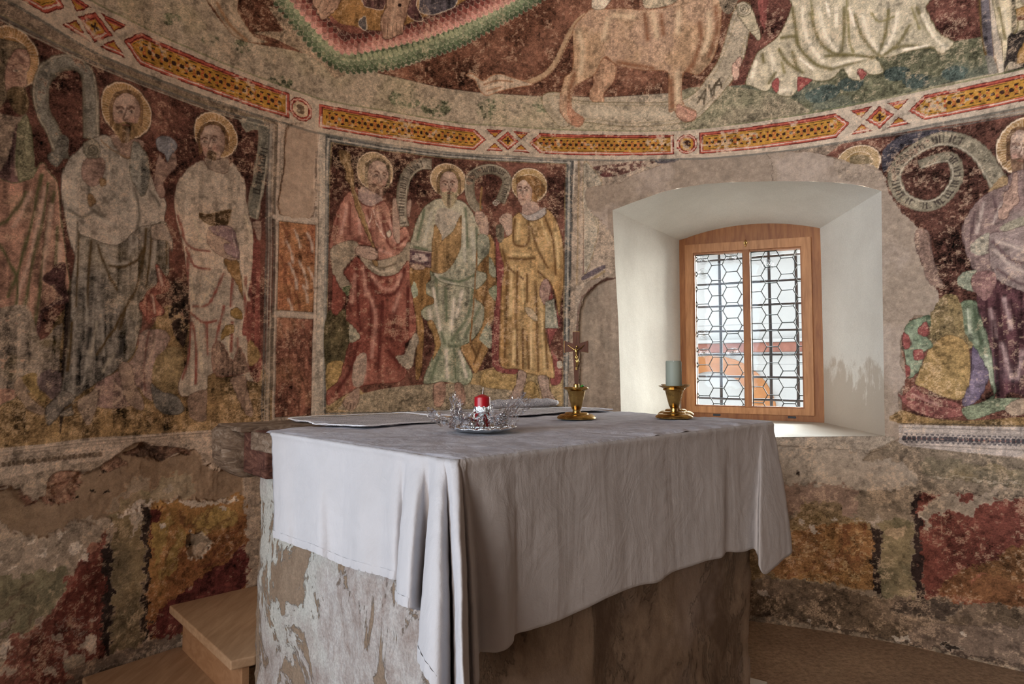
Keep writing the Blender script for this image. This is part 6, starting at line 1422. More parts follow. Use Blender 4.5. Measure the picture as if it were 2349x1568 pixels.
F 6e5a42 0.12 0 4e4030 2 0 0 73604a|-2693,860 -2574,862 -2514,798 -2466,834 -2367,871 -2297,891 -2218,943 -2154,962 -2060,896 -1965,920 -1898,833 -1782,821 -1772,695 -1841,705 -1888,698 -1941,712 -1993,733 -2057,736 -2142,724 -2201,709 -2269,697 -2314,723 -2368,710 -2451,699 -2471,681 -2541,702 -2599,751 -2689,755
E -14 6 0.35|-2693,860 -2574,862 -2514,798 -2466,834 -2367,871 -2297,891 -2218,943 -2154,962 -2060,896 -1965,920 -1898,833 -1782,821 -1772,695 -1888,698 -1993,733 -2142,724 -2269,697 -2368,710 -2471,681 -2541,702 -2617,729 -2689,755
F 4d3a2c 0.5 0 33261c 2 0 0 6a4a38|-2224,925 -2183,939 -2154,962 -2123,947 -2074,939 -2023,931 -1991,919 -1978,898 -2029,912 -2060,896 -2085,886 -2122,905 -2165,910 -2194,919
E -18 5 0.8|-2224,925 -2183,939 -2154,962 -2074,939 -1991,919 -1978,898 -2029,912 -2085,886 -2165,910
F 5e4636 0.6 0 3a2a20 2 0 0 74503e|-2602,856 -2574,864 -2539,819 -2514,787 -2490,805 -2454,788 -2418,787 -2382,810 -2362,876 -2426,887 -2462,872 -2466,840 -2505,813 -2545,841 -2574,862 -2603,866
F 5a4232 0.6 0 3a2a20 2 0 0 -|-2297,897 -2252,916 -2206,893 -2240,878 -2279,865 -2297,879
F 5c4838 0.6 0 33261c 2 0 0 7a5642|-2465,829 -2457,872 -2431,891 -2362,876 -2364,842 -2382,810 -2371,791 -2402,779 -2439,796
E -16 5 0.8|-2465,829 -2457,872 -2431,891 -2362,876 -2364,842 -2382,810 -2402,779 -2439,796
F 847664 0.15 0 8a6c4c 3 0 0 7a6c56|-2215,796 -2221,822 -2139,832 -2129,822 -2138,798 -2119,776 -2179,779 -2219,761 -2224,731 -2270,721
F 75694e 0.2 0 8a6c4c 3 0 0 7c705a|-2125,752 -2102,812 -2053,837 -1983,823 -1966,788 -1977,734 -2057,736 -2118,739
F 8c8270 0.2 0 - 0 0 0 -|-2074,795 -2052,799 -2048,773 -2067,769
F 7c6a50 0.2 0 - 0 0 0 6c6444|-2281,711 -2236,715 -2214,760 -2179,779 -2119,770 -2130,734 -2201,703 -2269,697
F 1f1712 0.1 0 - 0 0 0 -|-2291,876 -2285,877 -2280,873 -2280,865 -2288,866
F 1f1712 0.1 0 - 0 0 0 -|-2339,812 -2333,813 -2328,809 -2329,801 -2336,803
F 1f1712 0.1 0 - 0 0 0 -|-2283,805 -2278,806 -2272,802 -2273,794 -2281,795
F 1f1712 0.1 0 - 0 0 0 -|-2374,804 -2368,805 -2363,801 -2364,794 -2371,795
F 6d6354 0.4 0 - 0 1 0 7d7162|-2688,729 -2598,714 -2540,696 -2471,681 -2400,699 -2358,720 -2314,723 -2280,699 -2278,605 -2276,510 -2273,415 -2271,321 -2269,227 -2386,236 -2453,200 -2517,167 -2579,136 -2668,129 -2671,214 -2674,300 -2677,386 -2679,471 -2682,557 -2685,643
F 52513c 0.4 0.1 - 0 0 0 645f46|-2685,629 -2565,581 -2473,572 -2395,552 -2429,450 -2492,388 -2587,396 -2677,403
F 5c2e24 0.45 0.1 - 0 0 0.12 6c4436|-2282,647 -2311,612 -2369,568 -2404,504 -2428,439 -2492,399 -2559,385 -2584,292 -2671,229 -2668,129 -2581,188 -2436,178 -2270,216
F 4e2219 0.35 0.1 - 0 0 0 622a20|-2279,558 -2331,553 -2378,514 -2398,463 -2417,419 -2348,380 -2278,405
S 3a1614 13 0.5 1 0 1 0|-2290,642 -2332,582 -2379,548
S 3a1614 12 0.5 1 0 1 0|-2309,530 -2372,489 -2412,428 -2472,382
S 3a1614 11 0.5 1 0 1 0|-2507,554 -2549,524 -2581,486
S 3a1614 11 0.5 1 0 1 0|-2534,482 -2560,428 -2588,401
S 3a1614 12 0.5 1 0 1 0|-2494,443 -2531,386
F a39c90 0.2 0 - 0 0 0.1 -|-2396,627 -2379,644 -2354,636 -2358,615 -2380,613
F a39c90 0.2 0 - 0 0 0.1 -|-2344,607 -2329,623 -2307,616 -2311,598 -2330,596
F a39c90 0.2 0 - 0 0 0.1 -|-2494,621 -2483,633 -2466,628 -2468,614 -2483,612
F a39c90 0.2 0 - 0 0 0.1 -|-2522,662 -2515,670 -2504,666 -2506,657 -2515,656
F a39c90 0.2 0 - 0 0 0.1 -|-2555,676 -2549,682 -2540,679 -2541,672 -2549,671
F a39c90 0.2 0 - 0 0 0.1 -|-2596,631 -2590,637 -2581,634 -2582,626 -2590,625
F a39c90 0.2 0 - 0 0 0.1 -|-2443,617 -2438,623 -2430,620 -2431,613 -2438,613
F a39c90 0.2 0 - 0 0 0.1 -|-2434,680 -2425,690 -2412,686 -2414,675 -2426,674
F a39c90 0.2 0 - 0 0 0.1 -|-2451,575 -2444,581 -2435,578 -2437,570 -2445,570
F a39c90 0.2 0 - 0 0 0.1 -|-2569,603 -2563,609 -2555,606 -2556,599 -2563,598
F a39c90 0.2 0 - 0 0 0.1 -|-2395,643 -2385,654 -2371,649 -2373,637 -2386,636
F a39c90 0.2 0 - 0 0 0.1 -|-2356,583 -2346,593 -2332,589 -2334,577 -2347,576
F a39c90 0.2 0 - 0 0 0.1 -|-2274,680 -2266,689 -2253,685 -2255,675 -2266,674
F a39c90 0.2 0 - 0 0 0.1 -|-2589,365 -2576,377 -2557,368 -2560,352 -2577,353
F a39c90 0.2 0 - 0 0 0.1 -|-2589,341 -2581,349 -2569,343 -2571,333 -2581,334
F 8a5c48 0.2 0 - 0 0 0 -|-2334,628 -2306,619 -2308,588 -2327,586
F 7c6e60 0.3 0 93867a 2 0 0.15 -|-2366,258 -2355,263 -2343,252 -2350,243
S 94887a 2 0.5 0 0 1 0|-2306,286 -2325,280 -2331,286 -2338,299 -2327,306 -2323,308 -2303,296
S 94887a 2 0.5 0 0 1 0|-2544,321 -2556,317 -2571,326 -2575,333 -2570,347 -2553,343 -2544,331
F 7c6e60 0.3 0 93867a 2 0 0.15 -|-2526,392 -2518,397 -2508,388 -2514,380
S 94887a 2 0.5 0 0 1 0|-2343,227 -2354,225 -2359,228 -2362,233 -2358,242 -2346,239 -2343,234
S 94887a 2 0.5 0 0 1 0|-2407,189 -2410,185 -2420,189 -2423,196 -2417,198 -2413,200 -2406,194
F 7c6e60 0.3 0 93867a 2 0 0.15 -|-2319,362 -2310,367 -2301,358 -2306,350
S 94887a 2 0.5 0 0 1 0|-2404,294 -2407,287 -2427,294 -2426,302 -2424,310 -2415,312 -2401,303
S 94887a 2 0.5 0 0 1 0|-2339,240 -2342,235 -2356,240 -2356,246 -2352,250 -2348,251 -2340,245
F 7c6e60 0.3 0 93867a 2 0 0.15 -|-2461,243 -2445,250 -2428,233 -2437,220
S 94887a 2 0.5 0 0 1 0|-2309,254 -2328,251 -2338,253 -2341,265 -2336,273 -2316,273 -2308,263
S 94887a 2 0.5 0 0 1 0|-2554,409 -2557,403 -2575,410 -2576,418 -2568,423 -2561,426 -2552,418
F 7c6e60 0.3 0 93867a 2 0 0.15 -|-2585,292 -2570,299 -2554,283 -2563,269
S 94887a 2 0.5 0 0 1 0|-2581,424 -2590,422 -2590,422 -2595,429 -2591,434 -2587,435 -2579,428
S 94887a 2 0.5 0 0 1 0|-2382,357 -2391,354 -2400,358 -2404,364 -2403,375 -2391,374 -2379,363
F 7c6e60 0.3 0 93867a 2 0 0.15 -|-2411,273 -2397,280 -2383,266 -2391,254
S 94887a 2 0.5 0 0 1 0|-2543,264 -2552,259 -2566,264 -2571,276 -2568,291 -2542,283 -2539,271
S 94887a 2 0.5 0 0 1 0|-2330,337 -2339,331 -2353,336 -2360,350 -2355,355 -2334,354 -2329,346
F 7c6e60 0.3 0 93867a 2 0 0.15 -|-2333,172 -2322,178 -2310,166 -2317,157
S 94887a 2 0.5 0 0 1 0|-2296,197 -2303,191 -2319,199 -2329,211 -2318,220 -2305,222 -2298,214
S 94887a 2 0.5 0 0 1 0|-2343,364 -2351,360 -2358,364 -2362,369 -2358,377 -2351,378 -2342,370
F 7c6e60 0.3 0 93867a 2 0 0.15 -|-2438,346 -2421,356 -2403,338 -2413,323
S 94887a 2 0.5 0 0 1 0|-2348,338 -2358,335 -2364,340 -2371,346 -2365,356 -2360,356 -2349,349
S 94887a 2 0.5 0 0 1 0|-2396,383 -2408,379 -2411,382 -2415,389 -2414,396 -2406,395 -2397,387
F 7c6e60 0.3 0 93867a 2 0 0.15 -|-2389,226 -2370,236 -2350,216 -2361,199
S 94887a 2 0.5 0 0 1 0|-2337,269 -2351,265 -2361,269 -2362,278 -2354,282 -2342,282 -2341,277
S 94887a 2 0.5 0 0 1 0|-2596,277 -2596,271 -2607,276 -2607,282 -2606,285 -2598,284 -2594,280
F 7c6e60 0.3 0 93867a 2 0 0.15 -|-2599,420 -2589,426 -2579,416 -2585,407
S 94887a 2 0.5 0 0 1 0|-2399,296 -2410,290 -2422,295 -2424,306 -2419,312 -2404,309 -2400,300
S 94887a 2 0.5 0 0 1 0|-2485,370 -2498,366 -2506,372 -2513,381 -2498,388 -2488,391 -2479,380
F 7c6e60 0.3 0 93867a 2 0 0.15 -|-2487,409 -2477,414 -2466,404 -2472,394
S 94887a 2 0.5 0 0 1 0|-2400,269 -2418,265 -2424,269 -2426,279 -2419,286 -2415,286 -2404,275
S 94887a 2 0.5 0 0 1 0|-2553,281 -2562,278 -2576,286 -2578,298 -2564,299 -2552,299 -2550,291
F 7c6e60 0.3 0 93867a 2 0 0.15 -|-2322,260 -2310,267 -2297,254 -2304,244
S 94887a 2 0.5 0 0 1 0|-2301,253 -2314,247 -2323,251 -2326,263 -2321,268 -2309,270 -2301,262
S 94887a 2 0.5 0 0 1 0|-2436,348 -2438,335 -2459,345 -2464,357 -2461,366 -2434,364 -2430,352
F 7c6e60 0.3 0 93867a 2 0 0.15 -|-2580,441 -2572,445 -2564,437 -2568,430
S 94887a 2 0.5 0 0 1 0|-2338,315 -2346,310 -2356,313 -2362,326 -2353,331 -2345,331 -2337,322
S 94887a 2 0.5 0 0 1 0|-2427,236 -2434,233 -2441,235 -2449,247 -2446,255 -2433,255 -2424,247
F 7c6e60 0.3 0 93867a 2 0 0.15 -|-2493,309 -2485,313 -2476,304 -2481,297
F 93887a 0.3 0 - 0 0 0.2 -|-2335,313 -2311,308 -2291,281 -2296,266 -2323,269 -2346,294
F 6c6456 0.25 0 - 0 0 0 -|-2413,257 -2361,263 -2333,239 -2348,205 -2396,223
F 241c1a 0.5 0 - 0 1 0.22 -|-2282,605 -2254,611 -2252,514 -2249,417 -2247,321 -2244,224 -2273,234 -2276,327 -2278,420 -2280,512
F 5b5138 0.3 0.05 - 0 1 0.05 6e5f3c|-2256,701 -2152,713 -2150,613 -2147,512 -2145,412 -2142,312 -2140,213 -2243,230 -2246,324 -2248,418 -2251,512 -2253,606
S 8c8262 2 0.5 0 0 1 0|-2171,346 -2181,343 -2187,345 -2187,350 -2180,354 -2173,354
S 8c8262 2 0.5 0 0 1 0|-2201,450 -2208,446 -2213,447 -2214,452 -2211,458 -2203,457
S 8c8262 2 0.5 0 0 1 0|-2159,304 -2165,297 -2178,300 -2181,309 -2171,315 -2159,314
S 8c8262 2 0.5 0 0 1 0|-2209,395 -2223,391 -2226,391 -2231,400 -2219,405 -2215,406
S 8c8262 2 0.5 0 0 1 0|-2180,259 -2183,254 -2194,257 -2195,263 -2192,268 -2182,266
S 8c8262 2 0.5 0 0 1 0|-2167,310 -2170,305 -2182,308 -2181,313 -2176,318 -2171,318
S 8c8262 2 0.5 0 0 1 0|-2230,431 -2237,429 -2241,429 -2239,433 -2239,438 -2233,437
S 8c8262 2 0.5 0 0 1 0|-2175,317 -2178,311 -2187,313 -2191,321 -2181,325 -2177,326
S 8c8262 2 0.5 0 0 1 0|-2168,348 -2174,342 -2184,344 -2187,352 -2178,359 -2168,358
S 8c8262 2 0.5 0 0 1 0|-2211,489 -2217,482 -2232,485 -2233,493 -2226,501 -2209,499
S 8c8262 2 0.5 0 0 1 0|-2182,244 -2186,238 -2196,241 -2200,249 -2190,254 -2183,253
S 8c8262 2 0.5 0 0 1 0|-2217,359 -2220,353 -2234,356 -2231,362 -2231,369 -2220,368
S 8c8262 2 0.5 0 0 1 0|-2182,402 -2191,398 -2197,399 -2201,406 -2193,411 -2182,410
S 8c8262 2 0.5 0 0 1 0|-2173,372 -2184,367 -2191,369 -2195,377 -2184,382 -2180,383
S 8c8262 2 0.5 0 0 1 0|-2146,298 -2151,292 -2163,295 -2167,303 -2161,309 -2146,307
S 8c8262 2 0.5 0 0 1 0|-2161,258 -2170,255 -2174,256 -2175,261 -2167,264 -2162,264
S 8c8262 2 0.5 0 0 1 0|-2143,474 -2148,467 -2166,471 -2166,479 -2152,485 -2147,486
S 8c8262 2 0.5 0 0 1 0|-2149,435 -2153,427 -2167,430 -2171,439 -2164,447 -2147,444
S 8c8262 2 0.5 0 0 1 0|-2140,282 -2151,277 -2163,280 -2161,287 -2155,295 -2142,293
S 8c8262 2 0.5 0 0 1 0|-2210,278 -2216,274 -2223,276 -2224,281 -2218,285 -2211,284
S 8c8262 2 0.5 0 0 1 0|-2160,306 -2164,302 -2170,303 -2172,309 -2165,312 -2161,312
S 8c8262 2 0.5 0 0 1 0|-2171,254 -2178,249 -2187,252 -2186,257 -2183,263 -2173,261
S 8c8262 2 0.5 0 0 1 0|-2204,378 -2211,375 -2216,376 -2219,381 -2213,386 -2206,385
S 8c8262 2 0.5 0 0 1 0|-2202,283 -2206,275 -2223,280 -2223,288 -2209,293 -2207,294
S 8c8262 2 0.5 0 0 1 0|-2207,346 -2216,342 -2225,344 -2226,350 -2216,354 -2207,353
S 8c8262 2 0.5 0 0 1 0|-2190,399 -2194,393 -2203,395 -2208,403 -2202,409 -2192,408
F 8c8272 0.25 0 - 0 0 0.25 -|-2200,697 -2177,711 -2154,713 -2154,676 -2175,625 -2187,646 -2194,677
F 9a9184 0.2 0 - 0 0 0.1 -|-2235,697 -2224,710 -2201,718 -2154,738 -2118,739 -2056,729 -2081,720 -2142,708 -2189,701
F 261d18 0.5 0 - 0 1 0.2 -|-2151,725 -2125,724 -2123,627 -2120,530 -2118,434 -2115,337 -2113,241 -2138,231 -2141,329 -2143,428 -2146,527 -2148,626
F 6e4414 0.4 0.1 - 0 0 0 7a5a18|-2126,706 -2056,723 -2019,723 -1973,697 -1894,685 -1834,700 -1765,694 -1745,352 -1853,289 -2025,208 -2112,241
F 4c1e16 0.4 0 - 0 0 0.2 -|-2126,706 -2093,710 -2080,663 -2097,603 -2113,544 -2123,571
F 4a1c18 0.45 0.1 - 0 0 0 5c2a20|-1768,501 -1823,464 -1889,431 -1954,406 -2010,369 -2072,334 -2107,295 -2112,241 -2026,214 -1853,289 -1745,352 -1748,512
F 7c6420 0.3 0 - 0 0 0.1 -|-2116,638 -2098,666 -2055,672 -2036,656 -2066,597 -2089,526 -2106,505 -2120,571
F 7c6420 0.3 0 - 0 0 0.1 -|-2046,555 -2016,626 -2003,585 -2026,487 -2074,435 -2093,452
F 7c6420 0.35 0 - 0 0 0.2 -|-1978,633 -1894,672 -1806,659 -1791,615 -1892,591 -1925,584
S 431a12 11 0.6 1 0 1 0|-1792,643 -1893,598 -1959,616 -2024,679
S 431a12 10 0.6 1 0 1 0|-2086,426 -2045,491 -1988,518
S 431a12 11 0.6 1 0 1 0|-1777,586 -1858,518 -1896,459
S 431a12 11 0.6 1 0 1 0|-1927,664 -1978,620 -2004,650
S 431a12 10 0.6 1 0 1 0|-2075,473 -2052,557
S 431a12 11 0.6 1 0 1 0|-1776,544 -1823,484 -1955,446
S 431a12 11 0.6 1 0 1 0|-1894,672 -1926,610
F 6c6252 0.2 0 948c7e 4 0 0 -|-1995,590 -1978,603 -1939,593 -1902,566 -1898,536 -1914,502 -1936,474 -1956,485 -1969,520 -1989,550
F 8a7a66 0.25 0 - 0 0 0 -|-1986,537 -1924,544 -1908,528 -1936,477 -1956,482
E -15 4 0.3|-1995,590 -1978,603 -1939,593 -1902,566 -1898,536 -1914,502 -1936,474 -1969,520 -1989,550
F 241c18 0.1 0 - 0 0 0 -|-1983,559 -1970,561 -1957,549 -1970,546
F 9b9488 0.2 0 - 0 0 0 -|-2079,650 -2064,654 -2060,634 -2073,624
F 93897a 0.2 0 - 0 0 0.15 -|-2031,732 -2006,738 -1961,715 -1895,695 -1807,700 -1779,689 -1861,684 -1928,687 -1993,707
F 8f8678 0.2 0 - 0 0 0 -|-1867,675 -1847,675 -1840,657 -1860,653
F 5a4e42 0.25 0 - 0 0 0 -|-2278,219 -2117,218 -2020,225 -2019,193 -2221,187 -2358,180 -2375,209
F 4c4034 0.3 0 - 0 1 0 -|-2671,229 -2581,203 -2485,177 -2358,180 -2277,176 -2192,173 -2104,170 -2012,172 -1916,175 -1817,180 -1714,186 -1712,68 -1709,-50 -1707,-168 -1705,-286 -1703,-403 -1701,-520 -1699,-637 -1804,-600 -1906,-562 -2004,-523 -2099,-484 -2189,-445 -2276,-406 -2359,-367 -2439,-329 -2514,-291 -2587,-254 -2656,-218 -2659,-129 -2662,-40 -2665,49 -2668,139
"""

# ---------------------------------------------------------------- object helpers
COL = scene.collection
def kids(o): return [c for c in bpy.data.objects if c.parent == o]
def tag(o, label=None, cat=None, group=None, kind=None):
    if label: o['label'] = label
    if cat: o['category'] = cat
    if group: o['group'] = group
    if kind: o['kind'] = kind
    return o
def empty(name, loc=(0, 0, 0), rz=0, **k):
    o = bpy.data.objects.new(name, None); COL.objects.link(o); o.location = loc; o.rotation_euler = (0, 0, rz); o.empty_display_size = .05
    return tag(o, **k)
def link(name, me, mat, parent=None, smooth=False):
    o = bpy.data.objects.new(name, me); COL.objects.link(o)
    if mat: me.materials.append(mat)
    if parent: o.parent = parent
    if smooth: me.polygons.foreach_set('use_smooth', [True] * len(me.polygons))
    return o
def mesh(name, verts, faces, mat, parent=None, smooth=False):
    me = bpy.data.meshes.new(name); me.from_pydata([tuple(v) for v in verts], [], faces); me.update()
    return link(name, me, mat, parent, smooth)
def bm_obj(name, bm, mat, parent=None, smooth=False):
    me = bpy.data.meshes.new(name); bm.normal_update(); bm.to_mesh(me); bm.free()
    return link(name, me, mat, parent, smooth)
def bm_box(bm, x0, x1, y0, y1, z0, z1, M=None, bevel=0, seg=2):
    vs = [bm.verts.new((x, y, z)) for z in (z0, z1) for y in (y0, y1) for x in (x0, x1)]
    fs = [bm.faces.new([vs[i] for i in f]) for f in ((0, 2, 3, 1), (4, 5, 7, 6), (0, 1, 5, 4), (2, 6, 7, 3), (1, 3, 7, 5), (0, 4, 6, 2))]
    if bevel:
        r = bmesh.ops.bevel(bm, geom=list({e for f in fs for e in f.edges}), offset=bevel, segments=seg, profile=.5, affect='EDGES')
        vs = list({v for f in r['faces'] for v in f.verts} | {v for v in vs if v.is_valid})
    if M:
        for v in vs: v.co = M @ v.co
    return vs
def bm_tube(bm, pts, r, n=6, cap=True):
    pts = [Vector(p) for p in pts]; rings = []
    for i, p in enumerate(pts):
        d = (pts[min(i + 1, len(pts) - 1)] - pts[max(i - 1, 0)]).normalized()
        a = d.orthogonal().normalized() if i == 0 else (rings_a - d * rings_a.dot(d)).normalized()
        rings_a = a; b = d.cross(a); rr = r[i] if hasattr(r, '__len__') else r
        rings.append([bm.verts.new(p + (a * math.cos(t) + b * math.sin(t)) * rr) for t in [2 * math.pi * k / n for k in range(n)]])
    for q, w in zip(rings, rings[1:]):
        for k in range(n): bm.faces.new((q[k], q[(k + 1) % n], w[(k + 1) % n], w[k]))
    if cap: bm.faces.new(rings[0][::-1]); bm.faces.new(rings[-1])
def bm_lathe(bm, prof, n=40, c=(0, 0, 0), M=None):
    rings = []
    for r, z in prof:
        if r < 1e-6: rings.append([bm.verts.new((c[0], c[1], c[2] + z))])
        else: rings.append([bm.verts.new((c[0] + r * math.cos(2 * math.pi * k / n), c[1] + r * math.sin(2 * math.pi * k / n), c[2] + z)) for k in range(n)])
    for q, w in zip(rings, rings[1:]):
        for k in range(n):
            a = [q[k % len(q)], q[(k + 1) % n % len(q)]] if len(q) > 1 else [q[0]]
            b = [w[(k + 1) % n % len(w)], w[k % len(w)]] if len(w) > 1 else [w[0]]
            try: bm.faces.new(a + b)
            except ValueError: pass
    if M:
        for q in rings:
            for v in q: v.co = M @ v.co

# ---------------------------------------------------------------- materials
def mat(name, base=(.5, .5, .5), rough=.7, metal=0, spec=.3):
    m = bpy.data.materials.new(name); m.use_nodes = True; b = m.node_tree.nodes['Principled BSDF']
    b.inputs['Base Color'].default_value = (*base, 1); b.inputs['Roughness'].default_value = rough; b.inputs['Metallic'].default_value = metal
    b.inputs['Specular IOR Level'].default_value = spec
    return m
def nt(m): return m.node_tree.nodes, m.node_tree.links, m.node_tree.nodes['Principled BSDF']
def noise_node(N, L, scale, detail=6, rough=.6, coord='Object', stretch=None, dist=0):
    tc = N.new('ShaderNodeTexCoord'); n = N.new('ShaderNodeTexNoise'); n.inputs['Scale'].default_value = scale; n.inputs['Detail'].default_value = detail
    n.inputs['Roughness'].default_value = rough; n.inputs['Distortion'].default_value = dist
    if stretch:
        mp = N.new('ShaderNodeMapping'); mp.inputs['Scale'].default_value = stretch; L.new(tc.outputs[coord], mp.inputs['Vector']); L.new(mp.outputs[0], n.inputs['Vector'])
    else: L.new(tc.outputs[coord], n.inputs['Vector'])
    return n
def ramp(N, L, src, stops):
    r = N.new('ShaderNodeValToRGB'); e = r.color_ramp.elements
    while len(e) < len(stops): e.new(.5)
    for k, (p, c) in enumerate(stops): e[k].position = p; e[k].color = (*c, 1) if hasattr(c, '__len__') else (c, c, c, 1)
    L.new(src, r.inputs['Fac']); return r
def mix(N, L, a, b, fac, mode='MIX'):
    x = N.new('ShaderNodeMix'); x.data_type = 'RGBA'; x.blend_type = mode
    for s, v in ((6, a), (7, b)):
        if hasattr(v, 'is_linked') or hasattr(v, 'links'): L.new(v, x.inputs[s])
        else: x.inputs[s].default_value = (*v, 1)
    if hasattr(fac, 'links'): L.new(fac, x.inputs[0])
    else: x.inputs[0].default_value = fac
    return x.outputs[2]
def bump(N, L, b, h, strength=.3, dist=.01, prev=None):
    n = N.new('ShaderNodeBump'); n.inputs['Strength'].default_value = strength; n.inputs['Distance'].default_value = dist
    L.new(h, n.inputs['Height'])
    if prev: L.new(prev, n.inputs['Normal'])
    L.new(n.outputs[0], b.inputs['Normal']); return n.outputs[0]

def fresco_mat():
    m = mat('fresco_plaster', rough=.92, spec=.12); N, L, b = nt(m)
    a = N.new('ShaderNodeVertexColor'); a.layer_name = 'pigment'
    k = N.new('ShaderNodeVectorMath'); k.operation = 'MULTIPLY'; k.inputs[1].default_value = (2.45, 2.22, 2.25); L.new(a.outputs['Color'], k.inputs[0])
    g = noise_node(N, L, 260, 2, .7); r = ramp(N, L, g.outputs['Fac'], [(.3, .86), (.7, 1.10)])
    g2 = noise_node(N, L, 34, 7, .72); r2 = ramp(N, L, g2.outputs['Fac'], [(.32, .84), (.66, 1.10)])
    c = mix(N, L, k.outputs[0], r.outputs['Color'], 1, 'MULTIPLY'); c = mix(N, L, c, r2.outputs['Color'], 1, 'MULTIPLY')
    # fine craquelure
    v = N.new('ShaderNodeTexVoronoi'); v.feature = 'DISTANCE_TO_EDGE'; v.inputs['Scale'].default_value = 9
    tc = N.new('ShaderNodeTexCoord'); dn = noise_node(N, L, 7, 6, .7); dv = N.new('ShaderNodeVectorMath'); dv.operation = 'MULTIPLY_ADD'
    L.new(dn.outputs['Color'], dv.inputs[0]); dv.inputs[1].default_value = (.35, .35, .35); L.new(tc.outputs['Object'], dv.inputs[2]); L.new(dv.outputs[0], v.inputs['Vector'])
    cr = ramp(N, L, v.outputs['Distance'], [(0, .62), (.006, 1.0)])
    c = mix(N, L, c, cr.outputs['Color'], .55, 'MULTIPLY')
    L.new(c, b.inputs['Base Color'])
    n1 = bump(N, L, b, g2.outputs['Fac'], .20, .008); g3 = noise_node(N, L, 5, 4, .6)
    n2 = bump(N, L, b, g3.outputs['Fac'], .25, .03, n1); bump(N, L, b, g.outputs['Fac'], .25, .002, n2)
    return m
FRESCO = fresco_mat()

def plaster(name, c1, c2, rough=.9, sc=3, stain=None):
    m = mat(name, rough=rough, spec=.15); N, L, b = nt(m)
    n = noise_node(N, L, sc, 8, .65); r = ramp(N, L, n.outputs['Fac'], [(.3, c1), (.7, c2)])
    g = noise_node(N, L, 180, 3, .7); rg = ramp(N, L, g.outputs['Fac'], [(.3, .88), (.7, 1.06)])
    c = mix(N, L, r.outputs['Color'], rg.outputs['Color'], 1, 'MULTIPLY')
    if stain:
        tc = N.new('ShaderNodeTexCoord'); sx = N.new('ShaderNodeSeparateXYZ'); L.new(tc.outputs['Object'], sx.inputs[0])
        h = N.new('ShaderNodeMapRange'); h.inputs[1].default_value = stain[0]; h.inputs[2].default_value = stain[1]; h.inputs[3].default_value = 1; h.inputs[4].default_value = 0; L.new(sx.outputs['Z'], h.inputs[0])
        s = noise_node(N, L, 7, 6, .7, stretch=(1, 1, .6)); ad = N.new('ShaderNodeMath'); ad.operation = 'MULTIPLY_ADD'; L.new(s.outputs['Fac'], ad.inputs[0]); ad.inputs[1].default_value = 1.6; L.new(h.outputs[0], ad.inputs[2])
        rr = ramp(N, L, ad.outputs[0], [(.0, 0.0), (1.0, 0.0)]); rr.color_ramp.elements[0].position = 1.42 / 2.6
        sc_ = N.new('ShaderNodeMath'); sc_.operation = 'MULTIPLY'; sc_.inputs[1].default_value = 1 / 2.6; L.new(ad.outputs[0], sc_.inputs[0])
        rr = ramp(N, L, sc_.outputs[0], [(.50, 0.0), (.56, .75)])
        sidem = N.new('ShaderNodeMapRange'); L.new(sx.outputs['X'], sidem.inputs[0]); sidem.inputs[1].default_value = 1.45; sidem.inputs[2].default_value = 1.6; gate = N.new('ShaderNodeMath'); gate.operation = 'MULTIPLY'; L.new(sidem.outputs[0], gate.inputs[0]); L.new(rr.outputs['Color'], gate.inputs[1])
        c = mix(N, L, c, stain[2], gate.outputs[0])
    L.new(c, b.inputs['Base Color'])
    n1 = bump(N, L, b, n.outputs['Fac'], .3, .02); bump(N, L, b, g.outputs['Fac'], .2, .002, n1)
    return m

def wood(name, c1, c2, axis=(1, 14, 14), rough=.5, sc=3, gloss=.3):
    m = mat(name, rough=rough, spec=gloss); N, L, b = nt(m)
    n = noise_node(N, L, sc, 8, .62, stretch=axis, dist=.6); r = ramp(N, L, n.outputs['Fac'], [(.3, c1), (.72, c2)])
    g = noise_node(N, L, 2.2, 3, .5); rg = ramp(N, L, g.outputs['Fac'], [(.3, .86), (.7, 1.08)])
    L.new(mix(N, L, r.outputs['Color'], rg.outputs['Color'], 1, 'MULTIPLY'), b.inputs['Base Color'])
    bump(N, L, b, n.outputs['Fac'], .25, .003)
    return m
LARCH = wood('larch_window_wood', (.31, .125, .040), (.52, .245, .095), (9, 9, 1.1), .45, 5)
LARCH_DARK = wood('larch_outer_wood', (.22, .075, .024), (.38, .16, .055), (9, 9, 1.1), .5, 5)
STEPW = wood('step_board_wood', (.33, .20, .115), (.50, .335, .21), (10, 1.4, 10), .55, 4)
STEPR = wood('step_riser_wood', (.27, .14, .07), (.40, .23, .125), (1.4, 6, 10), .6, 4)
CROSSW = wood('cross_wood', (.055, .014, .006), (.12, .035, .014), (10, 10, 1.5), .4, 8, .3)
BRASS = mat('brass', (.52, .33, .10), .22, 1)
N, L, b = nt(BRASS); bn = noise_node(N, L, 30, 5, .6); br = ramp(N, L, bn.outputs['Fac'], [(.3, .14), (.75, .40)]); L.new(br.outputs['Color'], b.inputs['Roughness'])
bc = ramp(N, L, bn.outputs['Fac'], [(.25, (.30, .18, .06)), (.6, (.55, .36, .12))]); L.new(bc.outputs['Color'], b.inputs['Base Color'])
SILVER = mat('silver_foil', (.72, .73, .75), .18, 1)
N, L, b = nt(SILVER); bn = noise_node(N, L, 90, 4, .7); bump(N, L, b, bn.outputs['Fac'], .9, .006)
PEARL = mat('silver_bead', (.8, .8, .82), .15, 1)
IRON = mat('iron_bar', (.05, .055, .065), .6, .4)
LEAD = mat('lead_came', (.045, .055, .055), .55, .5)
